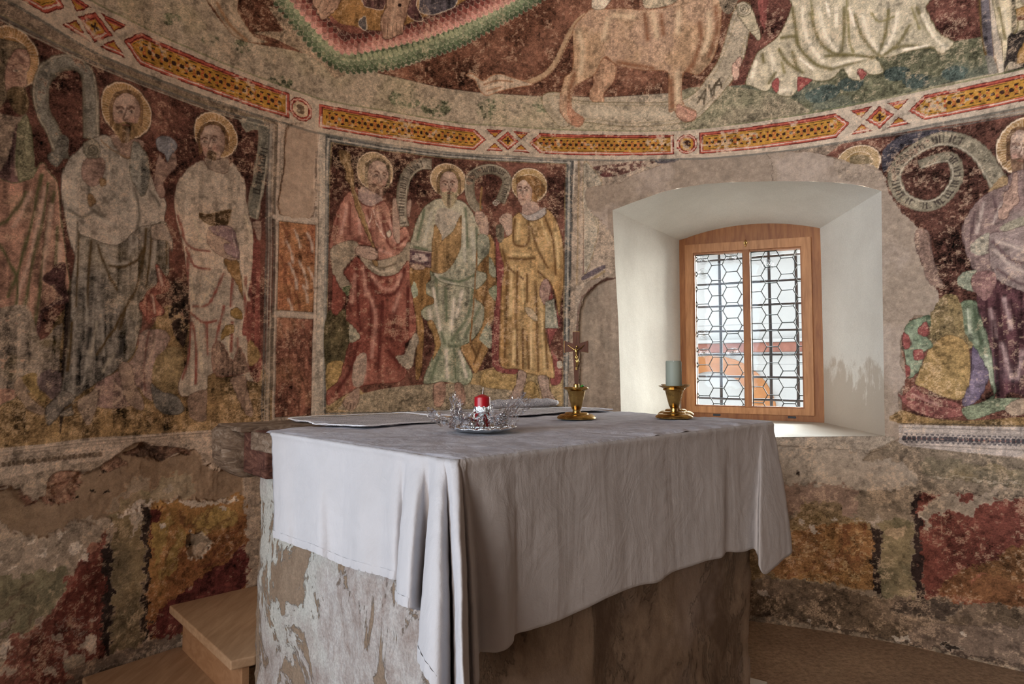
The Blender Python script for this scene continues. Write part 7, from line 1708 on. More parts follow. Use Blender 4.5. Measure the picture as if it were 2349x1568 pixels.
def wax(name, c, sss=.15, rough=.35):
    m = mat(name, c, rough, 0, .5); N, L, b = nt(m); b.inputs['Subsurface Weight'].default_value = sss; b.inputs['Subsurface Radius'].default_value = (.01, .004, .003)
    n = noise_node(N, L, 60, 4, .6); bump(N, L, b, n.outputs['Fac'], .12, .002); return m
REDWAX = wax('red_wax', (.36, .004, .012), .05); GREENWAX = wax('grey_green_wax', (.235, .255, .205), .03, .6)
WICK = mat('wick', (.75, .72, .68), .9)
LEAFM = mat('leaf', (.05, .22, .03), .5)
def thin_glass(name, tint, refl=.12, rough=.02, bumps=0, scale=20, fk=1.0):
    m = bpy.data.materials.new(name); m.use_nodes = True; N = m.node_tree.nodes; L = m.node_tree.links; N.clear()
    o = N.new('ShaderNodeOutputMaterial'); t = N.new('ShaderNodeBsdfTransparent'); g = N.new('ShaderNodeBsdfGlossy'); x = N.new('ShaderNodeMixShader'); fr = N.new('ShaderNodeFresnel')
    t.inputs['Color'].default_value = (*tint, 1); g.inputs['Roughness'].default_value = rough; g.inputs['Color'].default_value = (.95, .97, 1, 1); fr.inputs['IOR'].default_value = 1.5
    ad = N.new('ShaderNodeMath'); ad.operation = 'ADD'; ad.use_clamp = True; fm = N.new('ShaderNodeMath'); fm.operation = 'MULTIPLY'; L.new(fr.outputs[0], fm.inputs[0]); fm.inputs[1].default_value = fk; L.new(fm.outputs[0], ad.inputs[0]); ad.inputs[1].default_value = refl
    L.new(ad.outputs[0], x.inputs[0]); L.new(t.outputs[0], x.inputs[1]); L.new(g.outputs[0], x.inputs[2]); L.new(x.outputs[0], o.inputs['Surface'])
    if bumps:
        tc = N.new('ShaderNodeTexCoord'); n = N.new('ShaderNodeTexNoise'); n.inputs['Scale'].default_value = scale; n.inputs['Detail'].default_value = 4; L.new(tc.outputs['Object'], n.inputs['Vector'])
        b = N.new('ShaderNodeBump'); b.inputs['Strength'].default_value = bumps; b.inputs['Distance'].default_value = .01; L.new(n.outputs['Fac'], b.inputs['Height']); L.new(b.outputs[0], g.inputs['Normal']); L.new(b.outputs[0], fr.inputs['Normal'])
    return m
GLASS = thin_glass('window_glass', (.95, .975, .97), 0, .02, .06, 9, .12)
GLASSR = thin_glass('bullseye_glass', (.62, .64, .62), .10, .1, .8, 60)
FILM = thin_glass('cellophane', (.93, .93, .94), .0, .06, .8, 70, .9)
def cloth_mat(name, c, weave=420, mottle=None):
    m = mat(name, c, .85, 0, .15); N, L, b = nt(m)
    n = noise_node(N, L, 5, 7, .6); r = ramp(N, L, n.outputs['Fac'], [(.3, tuple(v * .88 for v in c)), (.65, c)])
    col = r.outputs['Color']
    if mottle:
        d = noise_node(N, L, 16, 8, .75); rd = ramp(N, L, d.outputs['Fac'], [(.42, mottle), (.62, (1, 1, 1))]); col = mix(N, L, col, rd.outputs['Color'], 1, 'MULTIPLY')
    L.new(col, b.inputs['Base Color'])
    w = noise_node(N, L, weave, 2, .5); n1 = bump(N, L, b, w.outputs['Fac'], .25, .0015)
    wr = noise_node(N, L, 9, 6, .6, dist=2.0); q = bump(N, L, b, wr.outputs['Fac'], .28, .014, n1); w2 = noise_node(N, L, 5, 4, .5, stretch=(3, 3, .55), dist=.8); bump(N, L, b, w2.outputs['Fac'], .14, .04, q)
    return m
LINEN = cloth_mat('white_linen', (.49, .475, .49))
LINEN_TOP = cloth_mat('linen_top_lit', (.62, .62, .68), 300, (.76, .76, .78))  # same linen as the drop, with the top's bluish light put into its colour
def lace_mat():
    m = mat('lace', (.62, .61, .64), .9, 0, .1); N, L, b = nt(m)
    v = N.new('ShaderNodeTexVoronoi'); v.feature = 'DISTANCE_TO_EDGE'; v.inputs['Scale'].default_value = 160; tc = N.new('ShaderNodeTexCoord'); L.new(tc.outputs['Object'], v.inputs['Vector'])
    r = ramp(N, L, v.outputs['Distance'], [(.05, (.60, .58, .60)), (.25, (.27, .27, .32))])
    n = noise_node(N, L, 14, 5, .6); rn = ramp(N, L, n.outputs['Fac'], [(.3, .7), (.7, 1.15)])
    L.new(mix(N, L, r.outputs['Color'], rn.outputs['Color'], 1, 'MULTIPLY'), b.inputs['Base Color'])
    bump(N, L, b, v.outputs['Distance'], .6, .003); return m
LACE = lace_mat()
LACE_EDGE = mat('lace_edging', (.78, .78, .82), .85)

# ---------------------------------------------------------------- the painted apse
run(FRESCO_DATA); ragged(); paint_band(); mottle_all()

OPEN = [(.040, 2.068), (.141, 2.106), (.293, 2.157), (.373, 2.174), (.512, 2.190), (.647, 2.190), (.843, 2.176), (1.022, 2.154), (1.151, 2.129), (1.234, 2.103), (1.310, 2.068), (1.304, 1.64), (1.297, .93), (.848, .905), (.083, .874), (.076, 1.016), (.066, 1.484), (.051, 1.793)]
def on_wall(a, s, inward=0.0):
    th = a / R; rr = R - inward
    if s <= ZS: return Vector((CX + rr * math.sin(th), CY + rr * math.cos(th), s))
    ph = (s - ZS) / R
    return Vector((CX + rr * math.cos(ph) * math.sin(th), CY + rr * math.cos(ph) * math.cos(th), ZS + rr * math.sin(ph)))
LUMP = (N_BIG - .5) * .014
def apse_piece(name, a_idx, s_idx, a_ext=(), s_ext=()):
    """a_idx, s_idx = canvas columns and rows used one to one; the ext lists carry on, coarser, past what is painted"""
    aa = np.concatenate([GA[a_idx], a_ext]) if len(a_ext) and a_ext[0] > 0 else np.concatenate([a_ext, GA[a_idx]])
    def fold(v, v0, n):
        k = np.abs(((v - v0) / ST)).astype(int) % (2 * n - 2); return np.where(k >= n, 2 * n - 2 - k, k)
    ja = fold(aa, A0, NA); ss = np.concatenate([GS[s_idx], s_ext]); top = int(3.16 / ST)
    js = np.where(ss < 3.17, np.clip(((ss - S0) / ST).round().astype(int), 0, NS - 1), np.clip(top - (((ss - 3.16) / ST).astype(int) % 150), 0, NS - 1))
    C = CV[js][:, ja]; rel = RELIEF[js][:, ja] + LUMP[js][:, ja]
    Aa, Ss = np.meshgrid(aa, ss); Aa = Aa.copy(); Ss = Ss.copy()
    P = np.array(OPEN); Q = np.roll(P, -1, 0)
    near = (Aa > -.02) & (Aa < 1.4) & (Ss > .8) & (Ss < 2.3)
    inside = np.zeros(Aa.shape, bool)
    if near.any():
        i, j = np.where(near); x, y = Aa[i, j], Ss[i, j]
        ins = np.zeros(len(x), bool); best = np.full(len(x), 9.); bx, by = x.copy(), y.copy()
        for (x1, y1), (x2, y2) in zip(P, Q):
            c = ((y1 <= y) != (y2 <= y)) & (x < x1 + (y - y1) * (x2 - x1) / (y2 - y1 + 1e-12)); ins ^= c
            t = np.clip(((x - x1) * (x2 - x1) + (y - y1) * (y2 - y1)) / ((x2 - x1) ** 2 + (y2 - y1) ** 2), 0, 1)
            qx, qy = x1 + t * (x2 - x1), y1 + t * (y2 - y1); d = np.hypot(x - qx, y - qy); m = d < best
            best[m] = d[m]; bx[m] = qx[m]; by[m] = qy[m]
        inside[i, j] = ins & (best > ST * .5)
        m = best <= ST * .75; Aa[i[m], j[m]] = bx[m]; Ss[i[m], j[m]] = by[m]
        # calm the relief at the window's edge
        f = np.clip(best / .03, 0, 1); rel[i, j] *= f
    th = Aa / R; rr = R - rel; cyl = Ss <= ZS; ph = np.where(cyl, 0, (Ss - ZS) / R)
    X = CX + rr * np.cos(ph) * np.sin(th); Y = CY + rr * np.cos(ph) * np.cos(th); Z = np.where(cyl, Ss, ZS + rr * np.sin(ph))
    ns, na = Aa.shape
    idx = np.arange(ns * na).reshape(ns, na)
    q = np.stack([idx[:-1, :-1], idx[1:, :-1], idx[1:, 1:], idx[:-1, 1:]], -1)
    keep = ~(inside[:-1, :-1] | inside[1:, :-1] | inside[1:, 1:] | inside[:-1, 1:]); q = q[keep]
    me = bpy.data.meshes.new(name); me.vertices.add(ns * na)
    me.vertices.foreach_set('co', np.stack([X, Y, Z], -1).astype(np.float32).ravel())
    me.loops.add(q.size); me.polygons.add(len(q)); me.loops.foreach_set('vertex_index', q.ravel().astype(np.int32))
    me.polygons.foreach_set('loop_start', np.arange(0, q.size, 4, dtype=np.int32)); me.polygons.foreach_set('use_smooth', np.ones(len(q), bool))
    me.update(calc_edges=True)
    ca = me.color_attributes.new('pigment', 'BYTE_COLOR', 'POINT')
    cc = np.ones((ns * na, 4), np.float32); cc[:, :3] = np.clip(C.reshape(-1, 3), 0, 1); ca.data.foreach_set('color', cc.ravel())
    o = link(name, me, FRESCO); return tag(o, kind='structure')
k1, k2, kz, kt = int((-1.2 - A0) / ST), int((.57 - A0) / ST), int(ZS / ST), int(3.16 / ST)
AEND = math.radians(95) * R
extL = np.arange(-AEND, A0 - .01, .025); extR = np.arange(A1 + .02, AEND + .02, .025)
apse_piece('wall_left', np.arange(0, k1 + 1), np.arange(0, kz + 1), extL)
apse_piece('wall_back', np.arange(k1, k2 + 1), np.arange(0, kz + 1))
apse_piece('wall_right', np.arange(k2, NA), np.arange(0, kz + 1), extR)
cs = np.append(np.arange(3.2, ZS + R * math.pi / 2, .08), ZS + R * math.pi / 2 - 1e-4)
apse_piece('ceiling', np.arange(0, NA), np.arange(kz, kt + 1), (), cs)
def vault_ext(name, aa):
    ss = np.append(np.arange(ZS, ZS + R * math.pi / 2, .05), ZS + R * math.pi / 2 - 1e-4)
    V = [on_wall(a, s) for s in ss for a in aa]; n = len(aa)
    F = [(i * n + j, (i + 1) * n + j, (i + 1) * n + j + 1, i * n + j + 1) for i in range(len(ss) - 1) for j in range(n - 1)]
    o = mesh(name, V, F, plaster('vault_plaster', (.20, .16, .12), (.30, .25, .19)), None, True); tag(o, kind='structure')
vault_ext('ceiling_left', np.append(np.arange(-AEND, A0, .05), A0)); vault_ext('ceiling_right', np.append(np.arange(A1, AEND, .05), AEND))

# ---------------------------------------------------------------- window: splayed recess, frame, leaded glass
WC = Vector((1.4236, 3.9, 0)); WT = Vector((math.cos(math.radians(30)), -math.sin(math.radians(30)), 0)); WNn = Vector((-WT.y * -1 * -1, 0, 0))
WIN = Vector((-math.sin(math.radians(30)), -math.cos(math.radians(30)), 0))        # towards the room
def wp(w, z, d=0.0): return WC + WT * w + WIN * d + Vector((0, 0, z))
def arch(w): return 2.043 + .060 * max(0, 1 - ((w + .0) / .40) ** 2) + (-.010 * w / .4)
inner = []
for k in range(25): w = -.415 + .80 * k / 24; inner.append(wp(w, arch(w) + .004))
tl, tr = inner[0], inner[-1]
def resample(pts, n):
    d = [0]
    for a, b in zip(pts, pts[1:]): d.append(d[-1] + (b - a).length)
    out = []
    for k in range(n):
        t = d[-1] * k / (n - 1); i = max(j for j in range(len(d)) if d[j] <= t + 1e-9); i = min(i, len(pts) - 2)
        out.append(pts[i].lerp(pts[i + 1], (t - d[i]) / max(d[i + 1] - d[i], 1e-9)))
    return out
oa = [on_wall(*p) for p in OPEN]
top_o, right_o, bot_o, left_o = resample(oa[0:11], 25), resample(oa[10:13], 25), resample(oa[12:15], 25), resample(oa[14:18] + [oa[0]], 25)
br_, bl_ = wp(.385, .940), wp(-.415, .950)
sides = [(top_o, inner), (right_o, [tr.lerp(br_, k / 24) for k in range(25)]), (bot_o, [br_.lerp(bl_, k / 24) for k in range(25)]), (left_o, [bl_.lerp(tl, k / 24) for k in range(25)])]
V, F = [], []
for si, (o_, i_) in enumerate(sides):
    base = len(V); nr = 22
    for r in range(nr + 1):
        t = r / nr
        for k in range(25):
            p = o_[k].lerp(i_[k], t)
            f = math.sin(math.pi * t) * math.sin(math.pi * min(max(k / 24, 0), 1)) ** .5
            outw = (Vector((0, 0, 1)), WT, Vector((0, 0, -1)), -WT)[si]
            p = p + outw * f * ((.020, .030, .012, .030)[si] + .006 * noise.noise(p * 5))
            V.append(p)
    for r in range(nr):
        for k in range(24):
            a = base + r * 25 + k; F.append((a, a + 25, a + 26, a + 1))
RECESS = plaster('window_recess_limewash', (.60, .565, .51), (.72, .69, .63), .9, 2.5, (1.0, 1.5, (.40, .33, .26)))
ro = mesh('wall_window_recess', V, F, RECESS, None, True); tag(ro, kind='structure')

win = empty('window_1', wp(0, .95), 0, kind='structure')
def wmesh(name, bm, m, parent=win, smooth=False):
    """geometry given in (along, towards room, up) window coordinates"""
    M = Matrix((( WT.x, WIN.x, 0, WC.x), (WT.y, WIN.y, 0, WC.y), (0, 0, 1, 0), (0, 0, 0, 1)))
    bmesh.ops.transform(bm, matrix=M, verts=bm.verts)
    bmesh.ops.recalc_face_normals(bm, faces=bm.faces)
    o = bm_obj(name, bm, m, None, smooth); o.parent = parent; o.matrix_parent_inverse = Matrix.Translation(-Vector(win.location)) if parent == win else Matrix.Identity(4)
    return o
def frame_ring(bm, w0, w1, z0, topf, bw, bb, bt, d0, d1, n=24):
    """picture-frame ring with an arched or straight head"""
    for d in (d0, d1): pass
    outer = [(w0 + (w1 - w0) * k / n, topf(w0 + (w1 - w0) * k / n)) for k in range(n + 1)]
    rings = []
    for d in (d0, d1):
        o = [bm.verts.new((w, d, z)) for w, z in outer] + [bm.verts.new((w1, d, z0)), bm.verts.new((w0, d, z0))]
        zi = bt
        i = [bm.verts.new((w0 + bw + (w1 - w0 - 2 * bw) * k / n, d, zi(w0 + bw + (w1 - w0 - 2 * bw) * k / n))) for k in range(n + 1)] + [bm.verts.new((w1 - bw, d, z0 + bb)), bm.verts.new((w0 + bw, d, z0 + bb))]
        rings.append((o, i))
    m = n + 3
    (o0, i0), (o1, i1) = rings
    for k in range(m):
        j = (k + 1) % m
        bm.faces.new((o1[k], o1[j], i1[j], i1[k])); bm.faces.new((o0[j], o0[k], i0[k], i0[j]))
        bm.faces.new((o0[k], o0[j], o1[j], o1[k])); bm.faces.new((i1[k], i1[j], i0[j], i0[k]))
bm = bmesh.new(); frame_ring(bm, -.428, .398, .930, lambda w: arch(w) + .018, .056, .048, lambda w: 2.006 - .010 * w / .4, -.05, .012); wmesh('window_frame', bm, LARCH_DARK)
bm = bmesh.new(); frame_ring(bm, -.378, .343, .977, lambda w: 2.018 - .03 * (w + .378), .050, .038, lambda w: 1.966 - .03 * (w + .378), -.04, .030); wmesh('sash', bm, LARCH)
bm = bmesh.new(); frame_ring(bm, -.330, .295, 1.013, lambda w: 1.968 - .03 * (w + .378), .010, .010, lambda w: 1.957 - .03 * (w + .378), -.035, .020); wmesh('sash_moulding', bm, LARCH_DARK)
bm = bmesh.new(); bm_box(bm, -.034, .008, -.035, .026, 1.014, 1.962, bevel=.004); wmesh('mullion', bm, LARCH_DARK)
bm = bmesh.new(); bm_box(bm, -.018, -.008, .012, .034, 1.982, 2.012, bevel=.002); bm_tube(bm, [(-.013, .030, 1.975), (-.013, .044, 1.985), (-.013, .044, 2.006), (-.013, .034, 2.012)], .004); bm_box(bm, -.024, -.002, .026, .034, 1.990, 2.000, bevel=.002); wmesh('latch', bm, BRASS)
for w in (.223, -.20):
    bm = bmesh.new(); bm_box(bm, w - .022, w + .022, .008, .015, .958, .970, bevel=.002); wmesh('drain_slot', bm, IRON)
# leaded hexagon lights
for si, (w0, w1) in enumerate(((-.320, -.036), (.010, .287))):
    z0, z1 = 1.022, 1.952 - .03 * (si * .3)
    bm = bmesh.new(); bm_box(bm, w0, w1, -.012, -.009, z0, z1); gl = wmesh('glass_pane', bm, GLASS)
    bm = bmesh.new()
    def seg(p, q):
        # clip to the light
        (x1, y1), (x2, y2) = p, q; t0, t1 = 0., 1.; dx, dy = x2 - x1, y2 - y1
        for pp, qq in ((-dx, x1 - w0), (dx, w1 - x1), (-dy, y1 - z0), (dy, z1 - y1)):
            if abs(pp) < 1e-9:
                if qq < 0: return
            else:
                r = qq / pp
                if pp < 0: t0 = max(t0, r)
                else: t1 = min(t1, r)
        if t0 >= t1: return
        bm_tube(bm, [(x1 + dx * t0, -.010, y1 + dy * t0), (x1 + dx * t1, -.010, y1 + dy * t1)], .0029, 6)
    pw, hseg, dg, ph = .0875, .0625, .025, .0945
    wc0 = (-.2785 if si == 0 else .0340)
    for c in range(-1, 6):
        wc = wc0 + (c - 0) * pw; off = (c % 2) * ph / 2 + (0 if si == 0 else ph * .30)
        for rr in range(-1, 12):
            zc = z1 - .022 - rr * ph - off
            seg((wc - hseg / 2, zc), (wc + hseg / 2, zc))
            seg((wc + hseg / 2, zc), (wc + hseg / 2 + dg, zc - ph / 2)); seg((wc + hseg / 2 + dg, zc - ph / 2), (wc + hseg / 2, zc - ph))
    for q in ((w0, z0, w1, z0), (w0, z1, w1, z1), (w0, z0, w0, z1), (w1, z0, w1, z1)): bm_tube(bm, [(q[0], -.010, q[1]), (q[2], -.010, q[3])], .003, 6)
    wmesh('lead_came', bm, LEAD)
    for zz in (1.27, 1.51, 1.77):
        bm = bmesh.new(); bm_tube(bm, [(w0, -.006, zz), (w1, -.006, zz)], .0009, 5); wmesh('saddle_bar', bm, LEAD)
for w, z in ((-.275, 1.925), (-.275, 1.835), (-.108, 1.925), (.105, 1.860), (-.275, 1.345), (-.108, 1.345), (-.275, 1.455)):
    bm = bmesh.new()
    for rr, hh in ((.007, .0030), (.016, .0016), (.024, .0012), (.032, .0010)):
        bm_tube(bm, [(w + rr * math.cos(t), -.007, z + rr * math.sin(t)) for t in [2 * math.pi * k / 20 for k in range(21)]], hh, 5, False)
    bm_lathe(bm, [(0, .004), (.005, .003), (.007, 0)], 12, (0, 0, 0), Matrix.Translation((w, -.008, z)) @ Matrix.Rotation(-math.pi / 2, 4, 'X'))
    wmesh('bullseye', bm, GLASSR, smooth=True)

# iron grille outside
gr = empty('iron_grille', wp(0, .9, -.20), 0, label='dark wrought iron bar grille outside the leaded window', cat='grille')
def gmesh(pts, r):
    bm = bmesh.new(); bm_tube(bm, [Vector(p) - Vector(gr.location) for p in pts], r, 8); return bm_obj('grille_bar', bm, IRON, gr, True)
for z in (1.05, 1.19, 1.33, 1.48, 1.64, 1.785, 1.94): gmesh([wp(-.56, z + .01, -.20), wp(0, z + .004, -.205), wp(.52, z, -.20)], .0075)
for w in (-.222, -.072, .078, .232): gmesh([wp(w, .85, -.214), wp(w + .006, 1.4, -.210), wp(w, 2.16, -.214)], .0100)
bm = bmesh.new(); frame_ring(bm, -.90, .86, .55, lambda w: 2.50, .37, .33, lambda w: 2.13, -.30, -.052); orv = wmesh('wall_outer_reveal', bm, RECESS, None); tag(orv, kind='structure')

# outside: the house across the yard
HW = plaster('house_limewash', (.33, .33, .325), (.38, .38, .375), .9, 1.2)
HT = plaster('terracotta_band', (.16, .07, .055), (.26, .12, .09), .9, 6)
HA = plaster('ochre_arch', (.24, .10, .04), (.34, .16, .07), .9, 4)
SH = plaster('grey_shingle', (.20, .19, .19), (.33, .31, .30), .9, 18)
hs = empty('neighbouring_house', wp(.3, 0, -6), 0, label='pale house with tiled roof edge and terracotta band seen through the window', cat='house')
def hmesh(name, w0, w1, d0, d1, z0, z1, m, bev=.0):
    bm = bmesh.new(); bm_box(bm, w0, w1, d0, d1, z0, z1, bevel=bev)
    M = Matrix(((WT.x, WIN.x, 0, WC.x), (WT.y, WIN.y, 0, WC.y), (0, 0, 1, 0), (0, 0, 0, 1)))
    bmesh.ops.transform(bm, matrix=Matrix.Translation(-Vector(hs.location)) @ M, verts=bm.verts); bmesh.ops.recalc_face_normals(bm, faces=bm.faces)
    return bm_obj(name, bm, m, hs)
hmesh('facade', -3.0, 4.0, -6.4, -6.0, -1.2, 3.22, HW)
hmesh('cornice_band', -3.0, 4.0, -6.0, -5.93, 1.52, 1.66, HT, .01)
hmesh('cornice_ledge', -3.0, 4.0, -6.0, -5.90, 1.66, 1.71, HW, .01)
for k in range(5): hmesh('shingle_row', -3.0, 4.0, -6.3 + .02 * k, -5.75 - .10 * k, 3.06 + .12 * k, 3.075 + .12 * k, SH)
hmesh('roof_slope', -3.0, 4.0, -6.4, -5.86, 3.12, 3.9, SH)
bm = bmesh.new(); M = Matrix(((WT.x, WIN.x, 0, WC.x), (WT.y, WIN.y, 0, WC.y), (0, 0, 1, 0), (0, 0, 0, 1)))
ring = []
for k in range(17):
    t = math.pi * k / 16; ring.append([(-1.62 + .62 * math.cos(t), .62 + .62 * math.sin(t)), (-1.62 + .92 * math.cos(t), .62 + .86 * math.sin(t))])
ring = [[(-1.00, -1), (-.70, -1)]] + ring + [[(-2.24, -1), (-2.54, -1)]]
vv = [[bm.verts.new((p[0], d, p[1])) for p in r for d in (-6.0, -5.94)] for r in ring]
for a, b in zip(vv, vv[1:]):
    bm.faces.new((a[1], a[3], b[3], b[1])); bm.faces.new((a[0], b[0], b[2], a[2])); bm.faces.new((a[0], a[1], b[1], b[0])); bm.faces.new((a[2], b[2], b[3], a[3]))
bmesh.ops.transform(bm, matrix=Matrix.Translation(-Vector(hs.location)) @ M, verts=bm.verts); bmesh.ops.recalc_face_normals(bm, faces=bm.faces); bm_obj('arch_surround', bm, HA, hs)
yd = mesh('floor_yard', [wp(-6, -1.2, -.9), wp(8, -1.2, -.9), wp(8, -1.2, -9), wp(-6, -1.2, -9)], [(0, 1, 2, 3)], plaster('yard_gravel', (.30, .29, .27), (.42, .40, .38), .95, 8)); tag(yd, kind='structure')

# ---------------------------------------------------------------- floor and nave shell
def floor_mat():
    m = mat('worn_screed', rough=.85, spec=.2); N, L, b = nt(m)
    n = noise_node(N, L, 2.2, 8, .6); r = ramp(N, L, n.outputs['Fac'], [(.3, (.27, .185, .125)), (.7, (.42, .30, .205))])
    g = noise_node(N, L, 45, 8, .8); rg = ramp(N, L, g.outputs['Fac'], [(.35, .5), (.62, 1.25)])
    L.new(mix(N, L, r.outputs['Color'], rg.outputs['Color'], 1, 'MULTIPLY'), b.inputs['Base Color']); bump(N, L, b, g.outputs['Fac'], .5, .006); return m
fo = mesh('floor', [(-4.6, -7.1, 0), (5.4, -7.1, 0), (5.4, 3.7, 0), (-4.6, 3.7, 0)], [(0, 1, 2, 3)], floor_mat()); tag(fo, kind='structure')
NAVE = plaster('nave_plaster', (.17, .12, .095), (.27, .20, .16), .9, 1.5)
def wallbox(name, x0, x1, y0, y1, z0, z1):
    bm = bmesh.new(); bm_box(bm, x0, x1, y0, y1, z0, z1); o = bm_obj(name, bm, NAVE); tag(o, kind='structure'); return o
wallbox('wall_nave_left', -4.6, -4.4, -7.1, -2.8, 0, 5.4); wallbox('wall_nave_left', -4.6, -4.4, -.7, 1.2, 0, 5.4); wallbox('wall_nave_left', -4.6, -4.4, -2.8, -.7, 0, .75); wallbox('wall_nave_left', -4.6, -4.4, -2.8, -.7, 3.25, 5.4)
wallbox('wall_nave_right', 5.2, 5.4, -7.1, 1.2, 0, 5.4)
wallbox('wall_nave_end', -4.6, 5.4, -7.3, -7.1, 0, 5.4)
wallbox('ceiling_nave', -4.6, 5.4, -7.3, 1.2, 5.4, 5.6)
bm = bmesh.new(); n = 40; ya, yb = .86, 1.10; R2 = R - .012
prof = [(CX - R2, 0)] + [(CX - R2 * math.cos(math.pi * k / n), ZS + R2 * math.sin(math.pi * k / n)) for k in range(n + 1)] + [(CX + R2, 0)]
outp = []
for x, z in prof:
    if z <= ZS: outp.append((-4.6 if x < CX else 5.4, z))
    else:
        t = math.atan2(z - ZS, x - CX); s = min((5.4 - ZS) / max(math.sin(t), 1e-6), (5.4 - CX) / max(math.cos(t), 1e-6) if math.cos(t) > 0 else 1e9, (-4.6 - CX) / min(math.cos(t), -1e-6) if math.cos(t) < 0 else 1e9)
        outp.append((CX + s * math.cos(t), ZS + s * math.sin(t)))
g = [[bm.verts.new((p[0], y, p[1])) for p in (i, o) for y in (ya, yb)] for i, o in zip(prof, outp)]
for a, b in zip(g, g[1:]):
    bm.faces.new((a[0], b[0], b[2], a[2])); bm.faces.new((a[1], a[3], b[3], b[1])); bm.faces.new((a[0], a[1], b[1], b[0]))
o = bm_obj('wall_chancel_arch', bm, NAVE); tag(o, kind='structure')

# ---------------------------------------------------------------- altar
TOP = 1.06
cN, cR, cL, cF = Vector((-.1035, 1.2075, 0)), Vector((.838, 2.1277, 0)), Vector((-.9117, 2.0555, 0)), Vector((.2467, 2.8899, 0))
def AL(u, v, z=0.0): 
    p = cN * (1 - u) * (1 - v) + cR * u * (1 - v) + cL * v * (1 - u) + cF * u * v; return Vector((p.x, p.y, z))
nl = Vector((-.7239, -.6899, 0)); nr_ = Vector((.699, -.7151, 0))
altar = empty('altar', AL(.45, .45, 0), 0, label='old masonry altar block with flaking limewash and a weathered timber top', cat='altar')
ao = Vector(altar.location)
def altar_mat(front=False):
    m = mat('brown_front' if front else 'flaking_masonry', rough=.93, spec=.12); N, L, b = nt(m)
    n1 = noise_node(N, L, 4.2, 14, .70, dist=.6, stretch=(1, 1, .6)); n2 = noise_node(N, L, 15, 12, .82, stretch=(1, 1, .55)); n3 = noise_node(N, L, 1.6, 5, .6); n4 = noise_node(N, L, 150, 3, .7)
    sand = ramp(N, L, n2.outputs['Fac'], [(.3, (.17, .115, .08)), (.7, (.31, .23, .165))])
    mauve = ramp(N, L, n2.outputs['Fac'], [(.36, (.25, .19, .165)), (.60, (.46, .43, .41))])
    lime = ramp(N, L, n2.outputs['Fac'], [(.25, (.33, .325, .30)), (.6, (.50, .49, .45))])
    f1 = ramp(N, L, n1.outputs['Fac'], [(.465, 0.0), (.478, 1.0)])
    f2 = ramp(N, L, n3.outputs['Fac'], [(.46, 0.0), (.56, 1.0)])
    upper = mix(N, L, mauve.outputs['Color'], lime.outputs['Color'], f2.outputs['Color'])
    c = mix(N, L, sand.outputs['Color'], upper, f1.outputs['Color'])
    sp = ramp(N, L, n4.outputs['Fac'], [(.3, .75), (.65, 1.1)]); c = mix(N, L, c, sp.outputs['Color'], 1, 'MULTIPLY')
    if front:  # front face takes a darker, browner mix
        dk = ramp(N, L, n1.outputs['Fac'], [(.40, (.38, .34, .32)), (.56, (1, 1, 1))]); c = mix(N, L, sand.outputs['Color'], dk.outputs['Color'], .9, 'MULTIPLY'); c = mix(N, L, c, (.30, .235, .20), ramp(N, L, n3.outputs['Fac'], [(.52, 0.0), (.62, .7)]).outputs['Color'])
    L.new(c, b.inputs['Base Color'])
    q = bump(N, L, b, f1.outputs['Color'], .7, .010); q = bump(N, L, b, n2.outputs['Fac'], .5, .012, q); bump(N, L, b, n4.outputs['Fac'], .4, .003, q)
    return m
ALTM = altar_mat()
corners = [AL(.02, .025), AL(.93, .03), AL(.90, .93), AL(.03, .862)]
V, F = [], []; per = []
nper = 64
for c in range(4):
    p, q = corners[c], corners[(c + 1) % 4]
    for k in range(nper): per.append((p.lerp(q, k / nper), c, k / nper))
# soften the corners
P = [p for p, _, _ in per]; n = len(P)
for _ in range(3): P = [(P[i - 1] + P[i] * 2 + P[(i + 1) % n]) / 4 for i in range(n)]
nz = 70; cen = sum(P, Vector()) / n
for iz in range(nz + 1):
    z = 1.0 * iz / nz
    for p in P:
        d = (p - cen).normalized(); w = 1 + .0 * z
        q = Vector((p.x, p.y, z))
        disp = .016 * noise.fractal(q * 3.1, .8, 2.2, 5) + .004 * noise.noise(q * 40)
        V.append(q + d * (disp - .012 * abs(z - .5)) - ao)
for iz in range(nz):
    for k in range(n):
        a = iz * n + k; b_ = iz * n + (k + 1) % n; F.append((a, b_, b_ + n, a + n))
F.append(tuple(nz * n + k for k in range(n))); F.append(tuple(range(n))[::-1])
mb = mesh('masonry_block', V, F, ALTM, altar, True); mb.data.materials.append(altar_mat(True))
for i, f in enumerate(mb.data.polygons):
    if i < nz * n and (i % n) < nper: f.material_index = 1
def timber_mat(name, c1, c2, c3):
    m = mat(name, rough=.85, spec=.15); N, L, b = nt(m)
    n = noise_node(N, L, 16, 9, .7, stretch=(1.2, 1.2, 3.2), dist=1.5); r = ramp(N, L, n.outputs['Fac'], [(.3, c1), (.52, c2), (.7, c3)])
    L.new(r.outputs['Color'], b.inputs['Base Color']); bump(N, L, b, n.outputs['Fac'], .9, .012); return m
TIMB = timber_mat('weathered_timber', (.06, .035, .025), (.24, .165, .115), (.42, .34, .27))
TIMBD = timber_mat('dark_timber', (.035, .015, .012), (.13, .055, .04), (.26, .13, .09))
